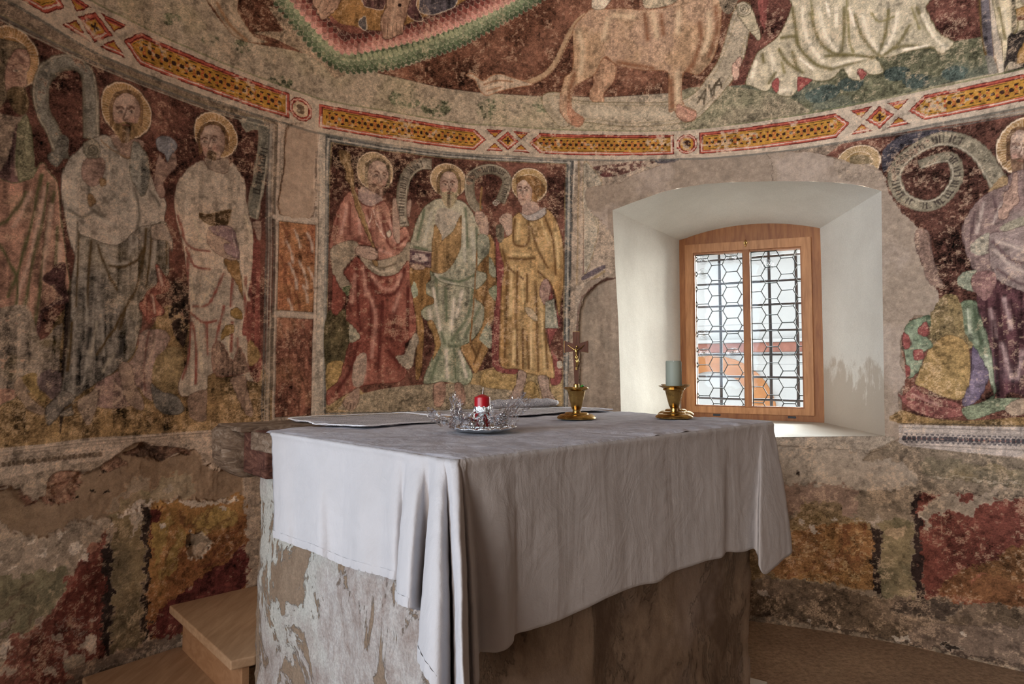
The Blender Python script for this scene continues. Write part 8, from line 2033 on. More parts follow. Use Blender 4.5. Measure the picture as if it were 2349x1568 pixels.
def prism(name, loop, z0, z1, m, parent, org, rnd=0, sub=0):
    bm = bmesh.new(); lo = [bm.verts.new((p.x - org.x, p.y - org.y, z0)) for p in loop]; hi = [bm.verts.new((p.x - org.x, p.y - org.y, z1)) for p in loop]; k = len(loop)
    bm.faces.new(hi); bm.faces.new(lo[::-1])
    for i in range(k): bm.faces.new((lo[i], lo[(i + 1) % k], hi[(i + 1) % k], hi[i]))
    bmesh.ops.recalc_face_normals(bm, faces=bm.faces)
    if rnd: bmesh.ops.bevel(bm, geom=bm.edges[:], offset=rnd, segments=3, profile=.5, affect='EDGES')
    if sub:
        bmesh.ops.subdivide_edges(bm, edges=bm.edges[:], cuts=sub, use_grid_fill=True)
        for v in bm.verts: v.co += v.co.normalized() * .004 * noise.noise((v.co + org) * 22)
    o = bm_obj(name, bm, m, parent); return o
# slab under the cloths
prism('slab_board', [AL(0.0, 0), AL(.995, 0), AL(.995, .985), AL(0.0, .80)], 1.0, TOP - .008, TIMB, altar, ao, .004)
# beam end standing out at the left, with its notch
prism('beam', [AL(.004, .72), AL(.20, .72), AL(.20, 1.0), AL(.012, .90)], .925, TOP - .006, TIMBD, altar, ao, .006)
bm = bmesh.new(); rows = []
for k in range(13):                                                  # rounded nose of the beam
    v = .872 + .128 * k / 12; row = []
    for q in range(15):
        t = q / 14; z = TOP - .002 - .150 * t; und = max(0, t - .55) / .45
        push = .040 - .055 * und ** 2 - .030 * max(0, (k - 8) / 4) ** 2 - (.020 if k == 0 else 0) - (.012 if t < .05 else 0)
        p = AL(0, v) + nl * push; p.z = z + (.02 * und ** 2 if 0 else 0); p += nl * .006 * noise.fractal(p * 16, 1, 2, 4)
        row.append(bm.verts.new(p - ao))
    rows.append(row)
for a, b in zip(rows, rows[1:]):
    for q in range(14): bm.faces.new((a[q], b[q], b[q + 1], a[q + 1]))
inr = [[bm.verts.new(AL(.16, .872 + .128 * k / 12, z) - ao) for z in (TOP - .002, .93)] for k in range(13)]
for k in range(12):
    bm.faces.new((rows[k][0], inr[k][0], inr[k + 1][0], rows[k + 1][0])); bm.faces.new((rows[k][14], rows[k + 1][14], inr[k + 1][1], inr[k][1])); bm.faces.new((inr[k][0], inr[k][1], inr[k + 1][1], inr[k + 1][0]))
for k in (0, 12):
    f = rows[k] + [inr[k][1], inr[k][0]]; bm.faces.new(f if k else f[::-1])
bmesh.ops.recalc_face_normals(bm, faces=bm.faces); bm_obj('beam_end', bm, TIMB, altar, True)
prism('top_board', [AL(-.02, .80) + nl * 0, AL(.30, .80), AL(.45, 1.0), AL(-.01, .985)], TOP - .010, TOP + .004, TIMB, altar, ao, .003)

# ---------------------------------------------------------------- altar cloth
def topz(u, v):
    p = AL(u, v)
    z = TOP + .003 + .0035 * noise.noise(Vector((p.x * 9, p.y * 9, 3))) + .002 * noise.noise(Vector((p.x * 30, p.y * 30, 7)))
    if u > .3: e = math.exp(-(v / .07) ** 2) * min(1, (u - .3) * 5); z += e * (.010 * abs(noise.noise(Vector((u * 11, v * 4, 1)))) + .005 * noise.noise(Vector((u * 34, v * 12, 5))))
    return z
cl = empty('altar_cloth', AL(.45, .3, TOP), 0, label='white linen altar cloth hanging in folds over the front corner of the altar', cat='tablecloth')
co = Vector(cl.location)
HEM = [(-0.647, 1.769, -0.618, 1.718, 0.794), (-0.597, 1.717, -0.564, 1.65, 0.8), (-0.553, 1.671, -0.531, 1.633, 0.794), (-0.507, 1.623, -0.474, 1.553, 0.804), (-0.468, 1.582, -0.435, 1.506, 0.807), (-0.431, 1.543, -0.409, 1.502, 0.797), (-0.386, 1.496, -0.368, 1.456, 0.798), (-0.344, 1.451, -0.316, 1.379, 0.811), (-0.309, 1.415, -0.29, 1.359, 0.811), (-0.268, 1.372, -0.262, 1.344, 0.81), (-0.235, 1.336, -0.23, 1.291, 0.819), (-0.219, 1.32, -0.217, 1.309, 0.81), (-0.21, 1.311, -0.221, 1.302, 0.779), (-0.204, 1.304, -0.22, 1.258, 0.791), (-0.193, 1.292, -0.203, 1.203, 0.803), (-0.18, 1.279, -0.182, 1.167, 0.809), (-0.17, 1.268, -0.171, 1.192, 0.797), (-0.164, 1.262, -0.166, 1.23, 0.782), (-0.158, 1.256, -0.154, 1.243, 0.775), (-0.153, 1.25, -0.159, 1.223, 0.737), (-0.146, 1.243, -0.162, 1.16, 0.732), (-0.141, 1.238, -0.149, 1.096, 0.738), (-0.137, 1.234, -0.13, 1.054, 0.736), (-0.131, 1.228, -0.112, 1.042, 0.72), (-0.126, 1.222, -0.101, 1.074, 0.689), (-0.121, 1.217, -0.102, 1.134, 0.671), (-0.116, 1.212, -0.089, 1.062, 0.687), (-0.11, 1.206, -0.077, 1.021, 0.7), (-0.098, 1.205, -0.071, 1.029, 0.702), (-0.095, 1.208, -0.072, 1.154, 0.657), (-0.091, 1.211, -0.063, 1.149, 0.678), (-0.088, 1.214, -0.059, 1.195, 0.674), (-0.085, 1.217, -0.062, 1.232, 0.702), (-0.073, 1.229, -0.05, 1.232, 0.706), (-0.049, 1.252, -0.028, 1.233, 0.705), (-0.021, 1.28, -0.008, 1.251, 0.705), (0.0, 1.301, 0.003, 1.284, 0.704), (0.011, 1.311, 0.008, 1.305, 0.709), (0.04, 1.34, 0.035, 1.326, 0.708), (0.083, 1.381, 0.076, 1.364, 0.707), (0.143, 1.44, 0.136, 1.431, 0.705), (0.221, 1.517, 0.212, 1.499, 0.712), (0.311, 1.604, 0.3, 1.591, 0.711), (0.375, 1.666, 0.361, 1.645, 0.702), (0.418, 1.709, 0.405, 1.694, 0.711), (0.482, 1.771, 0.465, 1.747, 0.71), (0.541, 1.829, 0.522, 1.799, 0.71), (0.61, 1.897, 0.585, 1.852, 0.704), (0.634, 1.92, 0.613, 1.896, 0.708), (0.676, 1.961, 0.655, 1.932, 0.698), (0.712, 1.997, 0.692, 1.966, 0.691), (0.745, 2.029, 0.729, 1.996, 0.691), (0.775, 2.058, 0.739, 1.989, 0.664), (0.793, 2.075, 0.726, 1.949, 0.651), (0.81, 2.092, 0.752, 1.967, 0.624)]
nu, nv = 110, 70; V = []; F = []
for j in range(nv + 1):
    for i in range(nu + 1):
        u = -.004 + 1.008 * i / nu; vmax = .70 + .24 * max(0, u) ; v = -.004 + (vmax + .004) * j / nv
        p = AL(u, v); z = topz(u, v)
        ed = min(u + .004, v + .004) ; z -= .006 * max(0, 1 - ed / .012) ** 2
        V.append(Vector((p.x, p.y, z)) - co)
for j in range(nv):
    for i in range(nu): a = j * (nu + 1) + i; F.append((a, a + 1, a + nu + 2, a + nu + 1))
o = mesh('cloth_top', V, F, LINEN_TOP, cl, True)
# hanging part
H = list(HEM) + [(.838, 2.122, .825, 2.040, .640), (.842, 2.132, .894, 2.118, .655), (.832, 2.165, .880, 2.190, .690), (.800, 2.215, .83, 2.245, .71), (.76, 2.27, .78, 2.30, .71)]
pts = np.array(H, float)
def cr(P, n):
    out = []
    for i in range(len(P) - 1):
        p0, p1, p2, p3 = P[max(i - 1, 0)], P[i], P[i + 1], P[min(i + 2, len(P) - 1)]
        for k in range(n):
            t = k / n; out.append(.5 * (2 * p1 + (p2 - p0) * t + (2 * p0 - 5 * p1 + 4 * p2 - p3) * t * t + (3 * p1 - p0 - 3 * p2 + p3) * t ** 3))
    out.append(P[-1]); return np.array(out)
S_ = cr(pts, 5); nq = 44; V = []; F = []
for r in range(nq + 1):
    t = r / nq
    for i, (tx, ty, hx, hy, hz) in enumerate(S_):
        e = t ** .72 if t > 0 else 0
        e = .25 * t + .75 * (1 - (1 - t) ** 1.6)
        x = tx + (hx - tx) * e; y = ty + (hy - ty) * e
        z0 = TOP - .002
        z = z0 + (hz - z0) * t
        if t < .06:
            z = z0 + .004 + (hz - z0) * t
        wv = .0035 * math.sin(min(t * 3, 1) * math.pi / 2)
        q = Vector((x, y, z)); d = nl if i < len(S_) * .52 else nr_
        q += d * (wv * noise.noise(Vector((x * 14, y * 14, z * 5))) + .0015 * noise.noise(q * 45) + (.004 * math.sin(math.pi * min(t / .05, 1))))
        V.append(q - co)
m_ = len(S_)
for r in range(nq):
    for i in range(m_ - 1): a = r * m_ + i; F.append((a, a + m_, a + m_ + 1, a + 1))
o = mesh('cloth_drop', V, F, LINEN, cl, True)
md = o.modifiers.new('thick', 'SOLIDIFY'); md.thickness = .0016; md.offset = 0
# stitched hem
V = []; F = []
for r, (k0, off) in enumerate(((nq - 3, .0018), (nq - 1.5, .0026), (nq, .0018))):
    for i, (tx, ty, hx, hy, hz) in enumerate(S_[:int(m_ * .52)]):
        t = k0 / nq; e = .25 * t + .75 * (1 - (1 - t) ** 1.6); x = tx + (hx - tx) * e; y = ty + (hy - ty) * e; z = TOP - .002 + (hz - TOP + .002) * t
        wv = .0035; q = Vector((x, y, z)); q += nl * (wv * noise.noise(Vector((x * 14, y * 14, z * 5))) + off + .0012 * math.sin(i * 2.1)); V.append(q - co)
mm_ = int(m_ * .52)
for r in range(2):
    for i in range(mm_ - 1): a = r * mm_ + i; F.append((a, a + mm_, a + mm_ + 1, a + 1))
mesh('hem', V, F, LINEN, cl, True)

# ---------------------------------------------------------------- lace runners lying on the altar
def lace(name, label, loop, z, lift, edge_from=0, edge_to=None, seed=0):
    """crocheted runner: sheet cut to an outline in altar coordinates, with a scalloped white edging"""
    P = [AL(*q) for q in loop]; dens = []
    for i in range(len(P)):
        a, b = P[i], P[(i + 1) % len(P)]; k = max(2, int((b - a).length / .02))
        dens += [a.lerp(b, t / k) for t in range(k)]
    root = empty(name, P[0] * 0 + sum(P, Vector()) / len(P) + Vector((0, 0, z)), 0, label=label, cat='lace cloth'); ro_ = Vector(root.location)
    bm = bmesh.new(); vs = [bm.verts.new((p.x - ro_.x, p.y - ro_.y, 0)) for p in dens]; f = bm.faces.new(vs)
    bmesh.ops.triangulate(bm, faces=[f]); bmesh.ops.subdivide_edges(bm, edges=bm.edges[:], cuts=3, use_grid_fill=True)
    for v in bm.verts:
        w = v.co + ro_; v.co.z = .003 + lift * (.5 + .5 * noise.noise(Vector((w.x * 6, w.y * 6, seed)))) + .002 * noise.noise(w * 26)
    bmesh.ops.recalc_face_normals(bm, faces=bm.faces)
    if sum(f.normal.z for f in bm.faces) < 0: bmesh.ops.reverse_faces(bm, faces=bm.faces)
    o = bm_obj('lace_sheet', bm, LACE, root, True); md = o.modifiers.new('thick', 'SOLIDIFY'); md.thickness = .0012
    bm = bmesh.new(); pts = []
    for i, p in enumerate(dens + [dens[0]]):
        c = sum(dens, Vector()) / len(dens); d = (p - c).normalized()
        for s in (0, .5):
            q = p.lerp((dens + [dens[0]])[min(i + 1, len(dens))], s)
            zz = .005 + lift * (.5 + .5 * noise.noise(Vector((q.x * 6, q.y * 6, seed)))) + .002 * noise.noise(q * 26)
            q = q + d * (.007 if s else 0); pts.append((q.x - ro_.x, q.y - ro_.y, zz))
    bm_tube(bm, pts, .0017, 5); bm_obj('lace_edging', bm, LACE_EDGE, root, True)
    return root
lace('lace_runner', 'grey white crocheted lace runner at the left end of the altar top',
     [(.17, 1.0), (.34, 1.0), (.44, .99), (.44, .80), (.40, .66), (.34, .61), (.24, .60), (.146, .576), (.131, .66), (.105, .725), (.125, .80), (.12, .88), (.14, .97)], TOP + .0055, .004, seed=2)
lace('lace_runner', 'second lace runner lying flat across the back of the altar behind the cross',
     [(.455, 1.0), (.60, 1.0), (.80, .97), (.96, .92), (.985, .80), (.985, .70), (.86, .70), (.78, .70), (.66, .66), (.56, .66), (.455, .65), (.46, .76), (.45, .88)], TOP + .0065, .004, seed=8)
# rolled towel at the back
bm = bmesh.new(); pts = [AL(.70 + .27 * k / 20, 1.02, 0) for k in range(21)]; rt = empty('rolled_cloth', AL(.83, 1.02, TOP + .024), 0, label='rolled grey cloth with a scalloped edge at the far back of the altar', cat='cloth'); rto = Vector(rt.location)
bm_tube(bm, [Vector((p.x, p.y, TOP + .030 + .002 * math.sin(k * 1.9))) - rto for k, p in enumerate(pts)], [.010 + .010 * min(1, (20 - k) / 3, 2 * (k + 1) / 6) + .0016 * math.sin(k * 2.4) for k in range(21)], 14); bm_obj('roll', bm, LACE, rt, True)

# ---------------------------------------------------------------- brass candlesticks, cross, candles
def stick_profile(k=1.0, stepped=True):
    return [(r * k, z * k) for r, z in [(0, 0), (.064, 0), (.0655, .003), (.064, .006), (.057, .012), (.052, .0145), (.041, .0150), (.0395, .018), (.036, .0205), (.022, .0215), (.013, .0225), (.0125, .030), (.013, .031)]]
def cup_profile(k=1.0):
    return [(r * k, z * k) for r, z in [(0, .030), (.0150, .031), (.0165, .036), (.0185, .040), (.0300, .092), (.0335, .0945), (.0385, .097), (.0410, .1015), (.0400, .1045), (.0370, .1035), (.0335, .1010), (.012, .1005), (0, .1005)]]
def smooth_obj(o):
    o.modifiers.new('es', 'EDGE_SPLIT').split_angle = math.radians(40); return o
cu = empty('crucifix_stand', (.215, 2.19, TOP + .0075), 0, label='small brown wooden cross with a brass figure in a brass cup stand', cat='crucifix')
bm = bmesh.new(); bm_lathe(bm, stick_profile(), 48); smooth_obj(bm_obj('foot', bm, BRASS, cu, True))
bm = bmesh.new(); bm_lathe(bm, cup_profile(), 48); smooth_obj(bm_obj('cup', bm, BRASS, cu, True))
bm = bmesh.new(); bm_lathe(bm, [(.0095, .100), (.0095, .113), (.0088, .1145), (.0065, .115), (.0065, .104), (0, .104)], 24); smooth_obj(bm_obj('socket', bm, BRASS, cu, True))
cx_ = bpy.data.objects.new('cross', None)
CRZ = math.radians(-5)
def cross_bm(inset=0, y0=-.004, y1=.005):
    bm = bmesh.new(); zb, zt = .112, .290; zc = .238
    out = [(-.0060, zb), (.0060, zb), (.0108, zc - .014), (.0400 - inset, zc - .018 + inset), (.0400 - inset, zc + .022 - inset), (.0108, zc + .0125), (.0118, zt - inset), (-.0118, zt - inset), (-.0108, zc + .0125), (-.0400 + inset, zc + .022 - inset), (-.0400 + inset, zc - .018 + inset), (-.0108, zc - .014)]
    f = [bm.verts.new((x, y0, z)) for x, z in out]; k = [bm.verts.new((x, y1, z)) for x, z in out]
    # faces split into convex bits
    for a in (f, k):
        flip = a is k
        for idx in ((0, 1, 2, 11), (2, 3, 4, 5), (5, 6, 7, 8), (8, 9, 10, 11), (2, 5, 8, 11)): q = [a[i] for i in idx]; bm.faces.new(q[::-1] if flip else q)
    n_ = len(out)
    for i in range(n_): bm.faces.new((f[(i + 1) % n_], f[i], k[i], k[(i + 1) % n_]))
    bmesh.ops.rotate(bm, verts=bm.verts, cent=(0, 0, 0), matrix=Matrix.Rotation(CRZ, 3, 'Z')); return bm
cf_ = bm_obj('cross_front', cross_bm(.0006, -.0062, .0040), CROSSW, cu)
bm_obj('cross_back_plate', cross_bm(-.0006, .0040, .0062), BRASS, cu)
# corpus: one continuous skinned figure
sk = {'pel': (0, -.013, .204, .0042), 'waist': (.0005, -.0125, .212, .0034), 'chest': (-.001, -.0135, .224, .0050), 'neck': (-.0005, -.0140, .2325, .0022), 'head': (.0020, -.0165, .2395, .0042), 'crown': (.0022, -.0160, .2440, .0032),
      'ls': (-.0070, -.0125, .2300, .0026), 'le': (-.0160, -.0105, .2360, .0018), 'lw': (-.0250, -.0085, .2430, .0013), 'lh': (-.0285, -.0078, .2455, .0016),
      'rs': (.0060, -.0125, .2300, .0026), 're': (.0155, -.0105, .2350, .0018), 'rw': (.0240, -.0085, .2430, .0013), 'rh': (.0275, -.0078, .2455, .0016),
      'lk': (.0015, -.0185, .1880, .0031), 'la': (-.0010, -.0125, .1700, .0019), 'lf': (-.0012, -.0145, .1620, .0020), 'rk': (.0065, -.0180, .1890, .0031), 'ra': (.0020, -.0130, .1695, .0019), 'rf': (.0015, -.0150, .1610, .0020)}
ed = [('pel', 'waist'), ('waist', 'chest'), ('chest', 'neck'), ('neck', 'head'), ('head', 'crown'), ('chest', 'ls'), ('ls', 'le'), ('le', 'lw'), ('lw', 'lh'), ('chest', 'rs'), ('rs', 're'), ('re', 'rw'), ('rw', 'rh'), ('pel', 'lk'), ('lk', 'la'), ('la', 'lf'), ('pel', 'rk'), ('rk', 'ra'), ('ra', 'rf')]
ks = list(sk); me = bpy.data.meshes.new('corpus'); me.from_pydata([Matrix.Rotation(CRZ, 3, 'Z') @ Vector(sk[k][:3]) * 100 for k in ks], [(ks.index(a), ks.index(b)) for a, b in ed], [])
co_ = link('corpus', me, BRASS, cf_); co_.scale = (.01, .01, .01)
sm = co_.modifiers.new('skin', 'SKIN'); me.update()
for i, k in enumerate(ks): me.skin_vertices[0].data[i].radius = (sk[k][3] * 100, sk[k][3] * 85)
me.skin_vertices[0].data[0].use_root = True; sm.use_smooth_shade = True
co_.modifiers.new('sub', 'SUBSURF').levels = 2; co_.modifiers['sub'].render_levels = 2
bm = bmesh.new(); bm_lathe(bm, [(.0040, -.006), (.0058, -.004), (.0062, .002), (.0055, .005), (.003, .0055)], 14, (0, 0, 0), Matrix.Rotation(CRZ, 4, 'Z') @ Matrix.Translation((0, -.0135, .2035)) @ Matrix.Scale(.8, 4, (0, 1, 0))); bm_obj('loincloth', bm, BRASS, cf_, True)
bm = bmesh.new()
for s, q in enumerate([(.016, -.012), (.021, -.010), (.019, -.016)]): bm_lathe(bm, [(0, -.004), (.0035, -.0015), (.0045, .0005), (.003, .003), (0, .004)], 8, (q[0], q[1], .1075 + .001 * s))
lf = bm_obj('leaf', bm, LEAFM, None, True); lf.location = cu.location; tag(lf, 'tiny green leaf bud lying in the brass cup beside the cross', 'leaf')

def candle_holder(loc, label):
    e = empty('candlestick', loc, .35, label=label, cat='candlestick', group='brass candlesticks by the window')
    # foot of two stepped square-round plates
    for nm, prof in (('foot', [(0, 0), (.061, 0), (.0625, .003), (.061, .0065), (.054, .012), (.049, .0145), (.038, .0150), (.0365, .0185), (.033, .021), (.020, .022), (.0125, .0225), (.0120, .032)]),
                     ('cup', [(0, .031), (.0125, .032), (.0145, .037), (.0170, .041), (.0290, .091), (.0350, .0935), (.0362, .0965), (.0350, .099), (.0430, .1035), (.0500, .1065), (.0505, .1085), (.0480, .1085), (.030, .1045), (0, .1045)])):
        bm = bmesh.new(); bm_lathe(bm, prof, 44); smooth_obj(bm_obj(nm, bm, BRASS, e, True))
    return e
def pillar(loc, r, h, label, lean=0, cat='candle'):
    e = empty('pillar_candle', loc, 0, label=label, cat=cat, group='grey green candles by the window'); bm = bmesh.new()
    bm_lathe(bm, [(0, 0), (r * .98, 0), (r, .002), (r, h - .003), (r * .96, h), (r * .70, h - .001), (r * .3, h - .004), (0, h - .005)], 40); smooth_obj(bm_obj('wax', bm, GREENWAX, e, True))
    bm = bmesh.new(); bm_tube(bm, [(0, 0, h - .006), (.0005, 0, h + .002)], .0009, 5); bm_obj('wick', bm, WICK, kids(e)[0])
    return e
s1 = Vector((.547, 2.215, TOP + .008)); s2 = Vector((.585, 2.345, TOP + .010))
candle_holder(s1, 'front brass candlestick carrying a grey green candle near the window side of the altar'); candle_holder(s2, 'rear brass candlestick almost hidden behind the front one')
pillar(s1 + Vector((0, 0, .1045)), .0265, .085, 'grey green pillar candle on the front brass candlestick'); pillar(s2 + Vector((-.006, 0, .1045)), .0275, .088, 'grey green pillar candle behind, on the rear brass candlestick')

# ---------------------------------------------------------------- red candle arrangement
TR = Vector((-.076, 1.722, TOP + .0085)); rnd = random.Random(4)
tray = empty('silver_tray', TR, 0, label='round silver tray with a bead rim under the red candle', cat='tray')
bm = bmesh.new(); prof = [(0, 0), (.060, 0), (.070, .003), (.084, .007), (.088, .010), (.086, .0115), (.070, .0065), (.058, .004), (0, .004)]
bm_lathe(bm, prof, 48)
for v in bm.verts:
    a = math.atan2(v.co.y, v.co.x); r = math.hypot(v.co.x, v.co.y)
    if r > .065: k = 1 + .035 * math.sin(a * 16); v.co.x *= k; v.co.y *= k; v.co.z += .002 * math.sin(a * 16 + 1)
bm_obj('plate', bm, SILVER, tray, True)
bm = bmesh.new()
for k in range(64):
    a = 2 * math.pi * k / 64; bmesh.ops.create_icosphere(bm, subdivisions=1, radius=.0022, matrix=Matrix.Translation((.078 * math.cos(a), .078 * math.sin(a), .010)))
bm_obj('bead_rim', bm, PEARL, tray, True)
bd = empty('bead_string', TR + Vector((0, 0, .008)), 0, label='string of silver beads curling in front of the red candle', cat='beads')
for k in range(17):
    bm = bmesh.new(); a = -math.pi * .93 + math.pi * .86 * k / 16; bmesh.ops.create_uvsphere(bm, u_segments=12, v_segments=8, radius=.0042, matrix=Matrix.Translation((.047 * math.cos(a) + .002, .047 * math.sin(a), .004)))
    bm_obj('bead', bm, PEARL, bd, True)
rc = empty('red_candle', TR + Vector((-.002, .004, .004)), 0, label='red pillar candle with a pointed top and white wick', cat='candle')
bm = bmesh.new(); bm_lathe(bm, [(0, 0), (.0205, 0), (.0210, .002), (.0210, .081), (.0200, .0838), (.012, .0875), (.0015, .0915), (0, .0915)], 40); smooth_obj(bm_obj('wax', bm, REDWAX, rc, True))
bm = bmesh.new(); bm_tube(bm, [(0, 0, .088), (.0006, 0, .096), (.0020, 0, .104), (.0022, 0, .109)], .0010, 6); bm_obj('wick', bm, WICK, kids(rc)[0])
rb = empty('silver_ribbon', TR + Vector((-.002, .004, .045)), 0, label='crinkled silver ribbon tied round the red candle', cat='ribbon')
bm = bmesh.new(); nn = 60; rr_ = []
for k in range(nn + 1):
    a = 2 * math.pi * k / nn
    rr_.append([bm.verts.new(((.0222 + .0014 * math.sin(k * 1.7 + j)) * math.cos(a), (.0222 + .0014 * math.sin(k * 2.3 + j)) * math.sin(a), .003 + .0052 * j + .0016 * math.sin(k * 1.1))) for j in range(4)])
for a, b in zip(rr_, rr_[1:]):
    for j in range(3): bm.faces.new((a[j], b[j], b[j + 1], a[j + 1]))
bm_obj('band', bm, SILVER, rb, True)
def strip(name, pts, w, parent, m, crink=.002, org=Vector((0, 0, 0)), seed=0):
    bm = bmesh.new(); pr = None; P = [Vector(p) for p in pts]; Q = cr(np.array([list(p) for p in P]), 6); Q = [Vector(q) for q in Q]
    for i, p in enumerate(Q):
        d = (Q[min(i + 1, len(Q) - 1)] - Q[max(i - 1, 0)]).normalized(); s = d.cross(Vector((.3, -1, .25))).normalized()
        wv = w * (.75 + .35 * math.sin(i * .7 + seed))
        row = [bm.verts.new(p + s * wv * (k - 1.5) / 1.5 + Vector((0, -1, .3)) * crink * noise.noise(Vector((i * .9, k * 1.3, seed)))) for k in range(4)]
        if pr:
            for k in range(3): bm.faces.new((pr[k], pr[k + 1], row[k + 1], row[k]))
        pr = row
    return bm_obj(name, bm, m, parent, True)
strip('ribbon_tail', [(-.018, -.018, .010), (-.028, -.022, .002), (-.040, -.020, -.012), (-.034, -.030, -.020)], .004, rb, SILVER, .004, seed=1)
strip('ribbon_tail', [(.004, -.026, .004), (-.002, -.030, -.018), (.000, -.034, -.034)], .007, rb, SILVER, .006, seed=3)
strip('ribbon_tail', [(.010, -.024, .002), (.022, -.026, -.016), (.036, -.022, -.030)], .004, rb, SILVER, .004, seed=5)
strip('ribbon_tail', [(.014, -.018, .012), (.024, -.016, .022), (.027, -.014, .010), (.026, -.016, .000)], .003, rb, SILVER, .003, seed=7)
strip('ribbon_tail', [(-.010, -.026, .006), (-.022, -.030, -.004), (-.014, -.032, -.012), (.000, -.030, .004)], .004, rb, SILVER, .004, seed=9)
# silver baubles and a silvered cone
for (dx, dy, dz, r, lb) in ((-.034, -.020, .030, .0085, 'upper small shiny silver bauble left of the red candle'), (-.025, -.034, .020, .0080, 'lower small shiny silver bauble touching the ribbon left of the red candle')):
    bm = bmesh.new(); bmesh.ops.create_uvsphere(bm, u_segments=24, v_segments=16, radius=r); b_ = bm_obj('silver_bauble', bm, PEARL, None, True); b_.location = TR + Vector((dx, dy, dz)); tag(b_, lb, 'bauble', 'silver baubles on the candle tray')
cn = empty('silver_cone', TR + Vector((.045, .002, .022)), 0, label='silvered pine cone right of the red candle', cat='pine cone'); bm = bmesh.new()
for k in range(70):
    t = k / 70; a = k * 2.39996; rad = .016 * math.sin(math.pi * (.12 + .86 * t)) ; z = -.014 + .042 * t
    M = Matrix.Rotation(math.radians(28), 4, 'Y') @ Matrix.Translation((rad * math.cos(a), rad * math.sin(a), z)) @ Matrix.Rotation(a, 4, 'Z') @ Matrix.Rotation(-.7, 4, 'Y') @ Matrix.Diagonal((.0050, .0042, .0018, 1))
    bmesh.ops.create_icosphere(bm, subdivisions=1, radius=1, matrix=M)
bm_obj('scales', bm, SILVER, cn, True)
# clear film wrapping pulled open round the tray
fw = empty('cellophane_wrap', TR + Vector((0, 0, .010)), 0, label='crumpled clear cellophane wrapping opened around the red candle', cat='wrapping')
def film(pts_a, pts_b, seed, amp=.006, n=16, m=10):
    """crumpled sheet between two guide lines"""
    A = cr(np.array(pts_a, float), 6); B = cr(np.array(pts_b, float), 6)
    bm = bmesh.new(); rows = []
    for i in range(n + 1):
        a = Vector(A[int(i / n * (len(A) - 1))]); b = Vector(B[int(i / n * (len(B) - 1))]); row = []
        for j in range(m + 1):
            p = a.lerp(b, j / m); q = Vector((i * .55, j * .55, seed * 7.3))
            p += Vector((noise.noise(q), noise.noise(q + Vector((9, 0, 0))), noise.noise(q + Vector((0, 9, 0))))) * amp * (.3 + .7 * min(1, j / 3)); 
            p += Vector((noise.noise(q * 2.7), noise.noise(q * 2.7 + Vector((5, 0, 0))), noise.noise(q * 2.7))) * amp * .4
            p.z = max(p.z, .001); row.append(bm.verts.new(p))
        rows.append(row)
    for a, b in zip(rows, rows[1:]):
        for j in range(m): bm.faces.new((a[j], b[j], b[j + 1], a[j + 1]))
    bmesh.ops.triangulate(bm, faces=bm.faces)
    return bm_obj('film_sheet', bm, FILM, fw)
film([(-.075, .01, .002), (-.085, -.02, .002), (-.05, -.05, .002)], [(-.088, .03, .075), (-.072, .0, .090), (-.045, -.03, .040)], 1, .012)
film([(-.07, .03, .002), (-.08, 0, .003)], [(-.150, .03, .050), (-.135, -.01, .012)], 2, .014)
film([(-.060, .03, .006), (-.050, -.01, .006)], [(-.085, .03, .092), (-.058, -.01, .060)], 9, .012)
film([(.050, .03, .006), (.070, .00, .004)], [(.105, .06, .090), (.140, .02, .060)], 3, .012)
film([(.045, .05, .006), (.060, .02, .010)], [(.085, .07, .100), (.125, .05, .085)], 4, .010)
film([(.030, -.05, .002), (.070, -.03, .002), (.085, .01, .002)], [(.040, -.035, .040), (.075, -.02, .045), (.090, .01, .048)], 5, .010)
film([(-.02, -.060, .002), (.03, -.055, .002)], [(-.01, -.035, .040), (.03, -.030, .045)], 6, .009)
film([(-.08, -.035, .002), (-.03, -.065, .002)], [(-.07, -.02, .045), (-.03, -.035, .040)], 7, .012)
film([(.0, .06, .004), (.06, .05, .004)], [(-.02, .075, .055), (.07, .07, .06)], 8, .012)
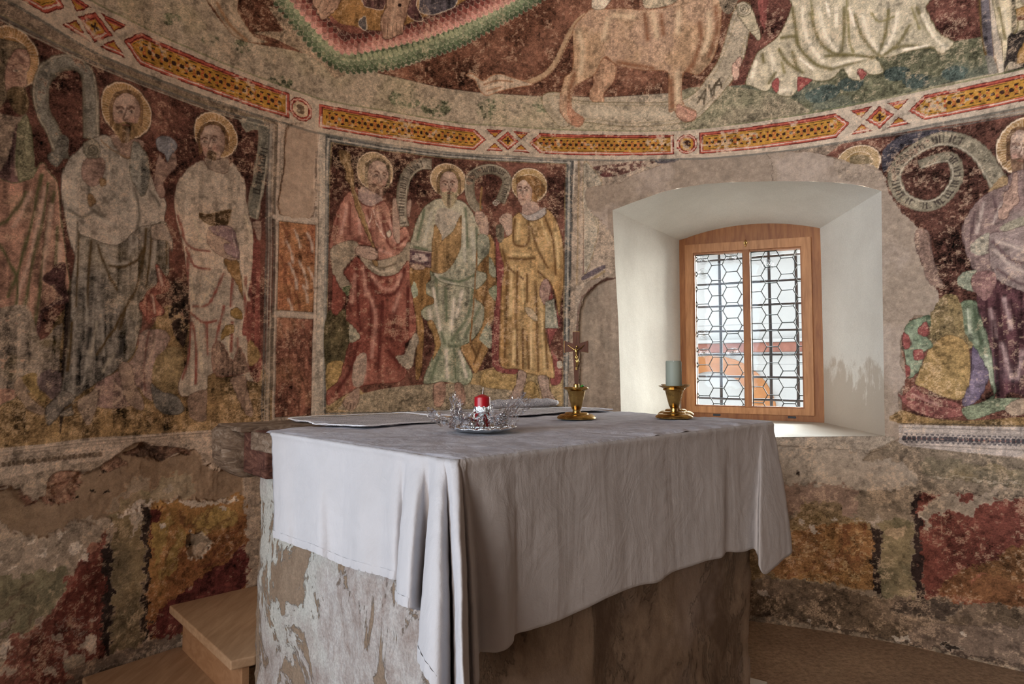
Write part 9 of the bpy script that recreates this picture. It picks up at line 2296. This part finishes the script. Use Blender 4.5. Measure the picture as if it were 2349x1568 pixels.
for k in range(14):                                                     # silver straw under the film
    a = -math.pi * (.05 + .9 * k / 13); p = Vector((.060 * math.cos(a), .060 * math.sin(a), .010)); q = p + Vector((rnd.uniform(-.03, .03), rnd.uniform(-.022, -.004), rnd.uniform(-.004, .004)))
    st = bmesh.new(); bm_tube(st, [p, (p + q) / 2 + Vector((0, 0, .004)), q], .0011, 4); bm_obj('straw', st, SILVER, tray)

# ---------------------------------------------------------------- wooden steps on the left
stp = empty('wooden_steps', (-1.05, 2.1, 0), 0, label='two pale wooden steps rising behind the left side of the altar', cat='steps'); so = Vector(stp.location)
A_, B_ = Vector((-1.292, 2.508, 0)), Vector((-.855, 2.030, 0)); dAB = (B_ - A_).normalized(); perp = Vector((-dAB.y, dAB.x, 0)); perp = perp if perp.y > 0 else -perp
A2_, = (Vector((-1.460, 2.272, 0)),)
def slab(name, loop, z0, z1, m, bev): return prism(name, loop, z0, z1, m, stp, so, bev)
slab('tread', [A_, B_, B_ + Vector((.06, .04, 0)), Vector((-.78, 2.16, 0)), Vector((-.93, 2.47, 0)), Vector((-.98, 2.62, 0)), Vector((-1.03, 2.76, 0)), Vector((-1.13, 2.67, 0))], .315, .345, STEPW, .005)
R0 = A_ + perp * .035 + dAB * .05; R1 = B_ + perp * .035
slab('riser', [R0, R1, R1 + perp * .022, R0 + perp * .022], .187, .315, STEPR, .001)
dir2 = dAB; C_ = A2_ + dir2 * 1.15
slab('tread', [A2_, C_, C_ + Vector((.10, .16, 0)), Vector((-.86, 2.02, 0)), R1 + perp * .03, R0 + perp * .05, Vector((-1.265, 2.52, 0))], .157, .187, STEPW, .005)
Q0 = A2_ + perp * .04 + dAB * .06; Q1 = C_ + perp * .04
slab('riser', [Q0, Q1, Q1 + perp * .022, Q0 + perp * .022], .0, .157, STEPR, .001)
# pale board on the floor behind the right foot of the altar
pb = prism('floor_board', [Vector((.90, 2.50, 0)), Vector((1.00, 2.62, 0)), Vector((.86, 2.72, 0)), Vector((.76, 2.60, 0))], .0, .012, mat('pale_board', (.62, .60, .55), .7), None, Vector((0, 0, 0)), .002)
tag(pb, 'pale flat board on the floor beside the right corner of the altar', 'board')
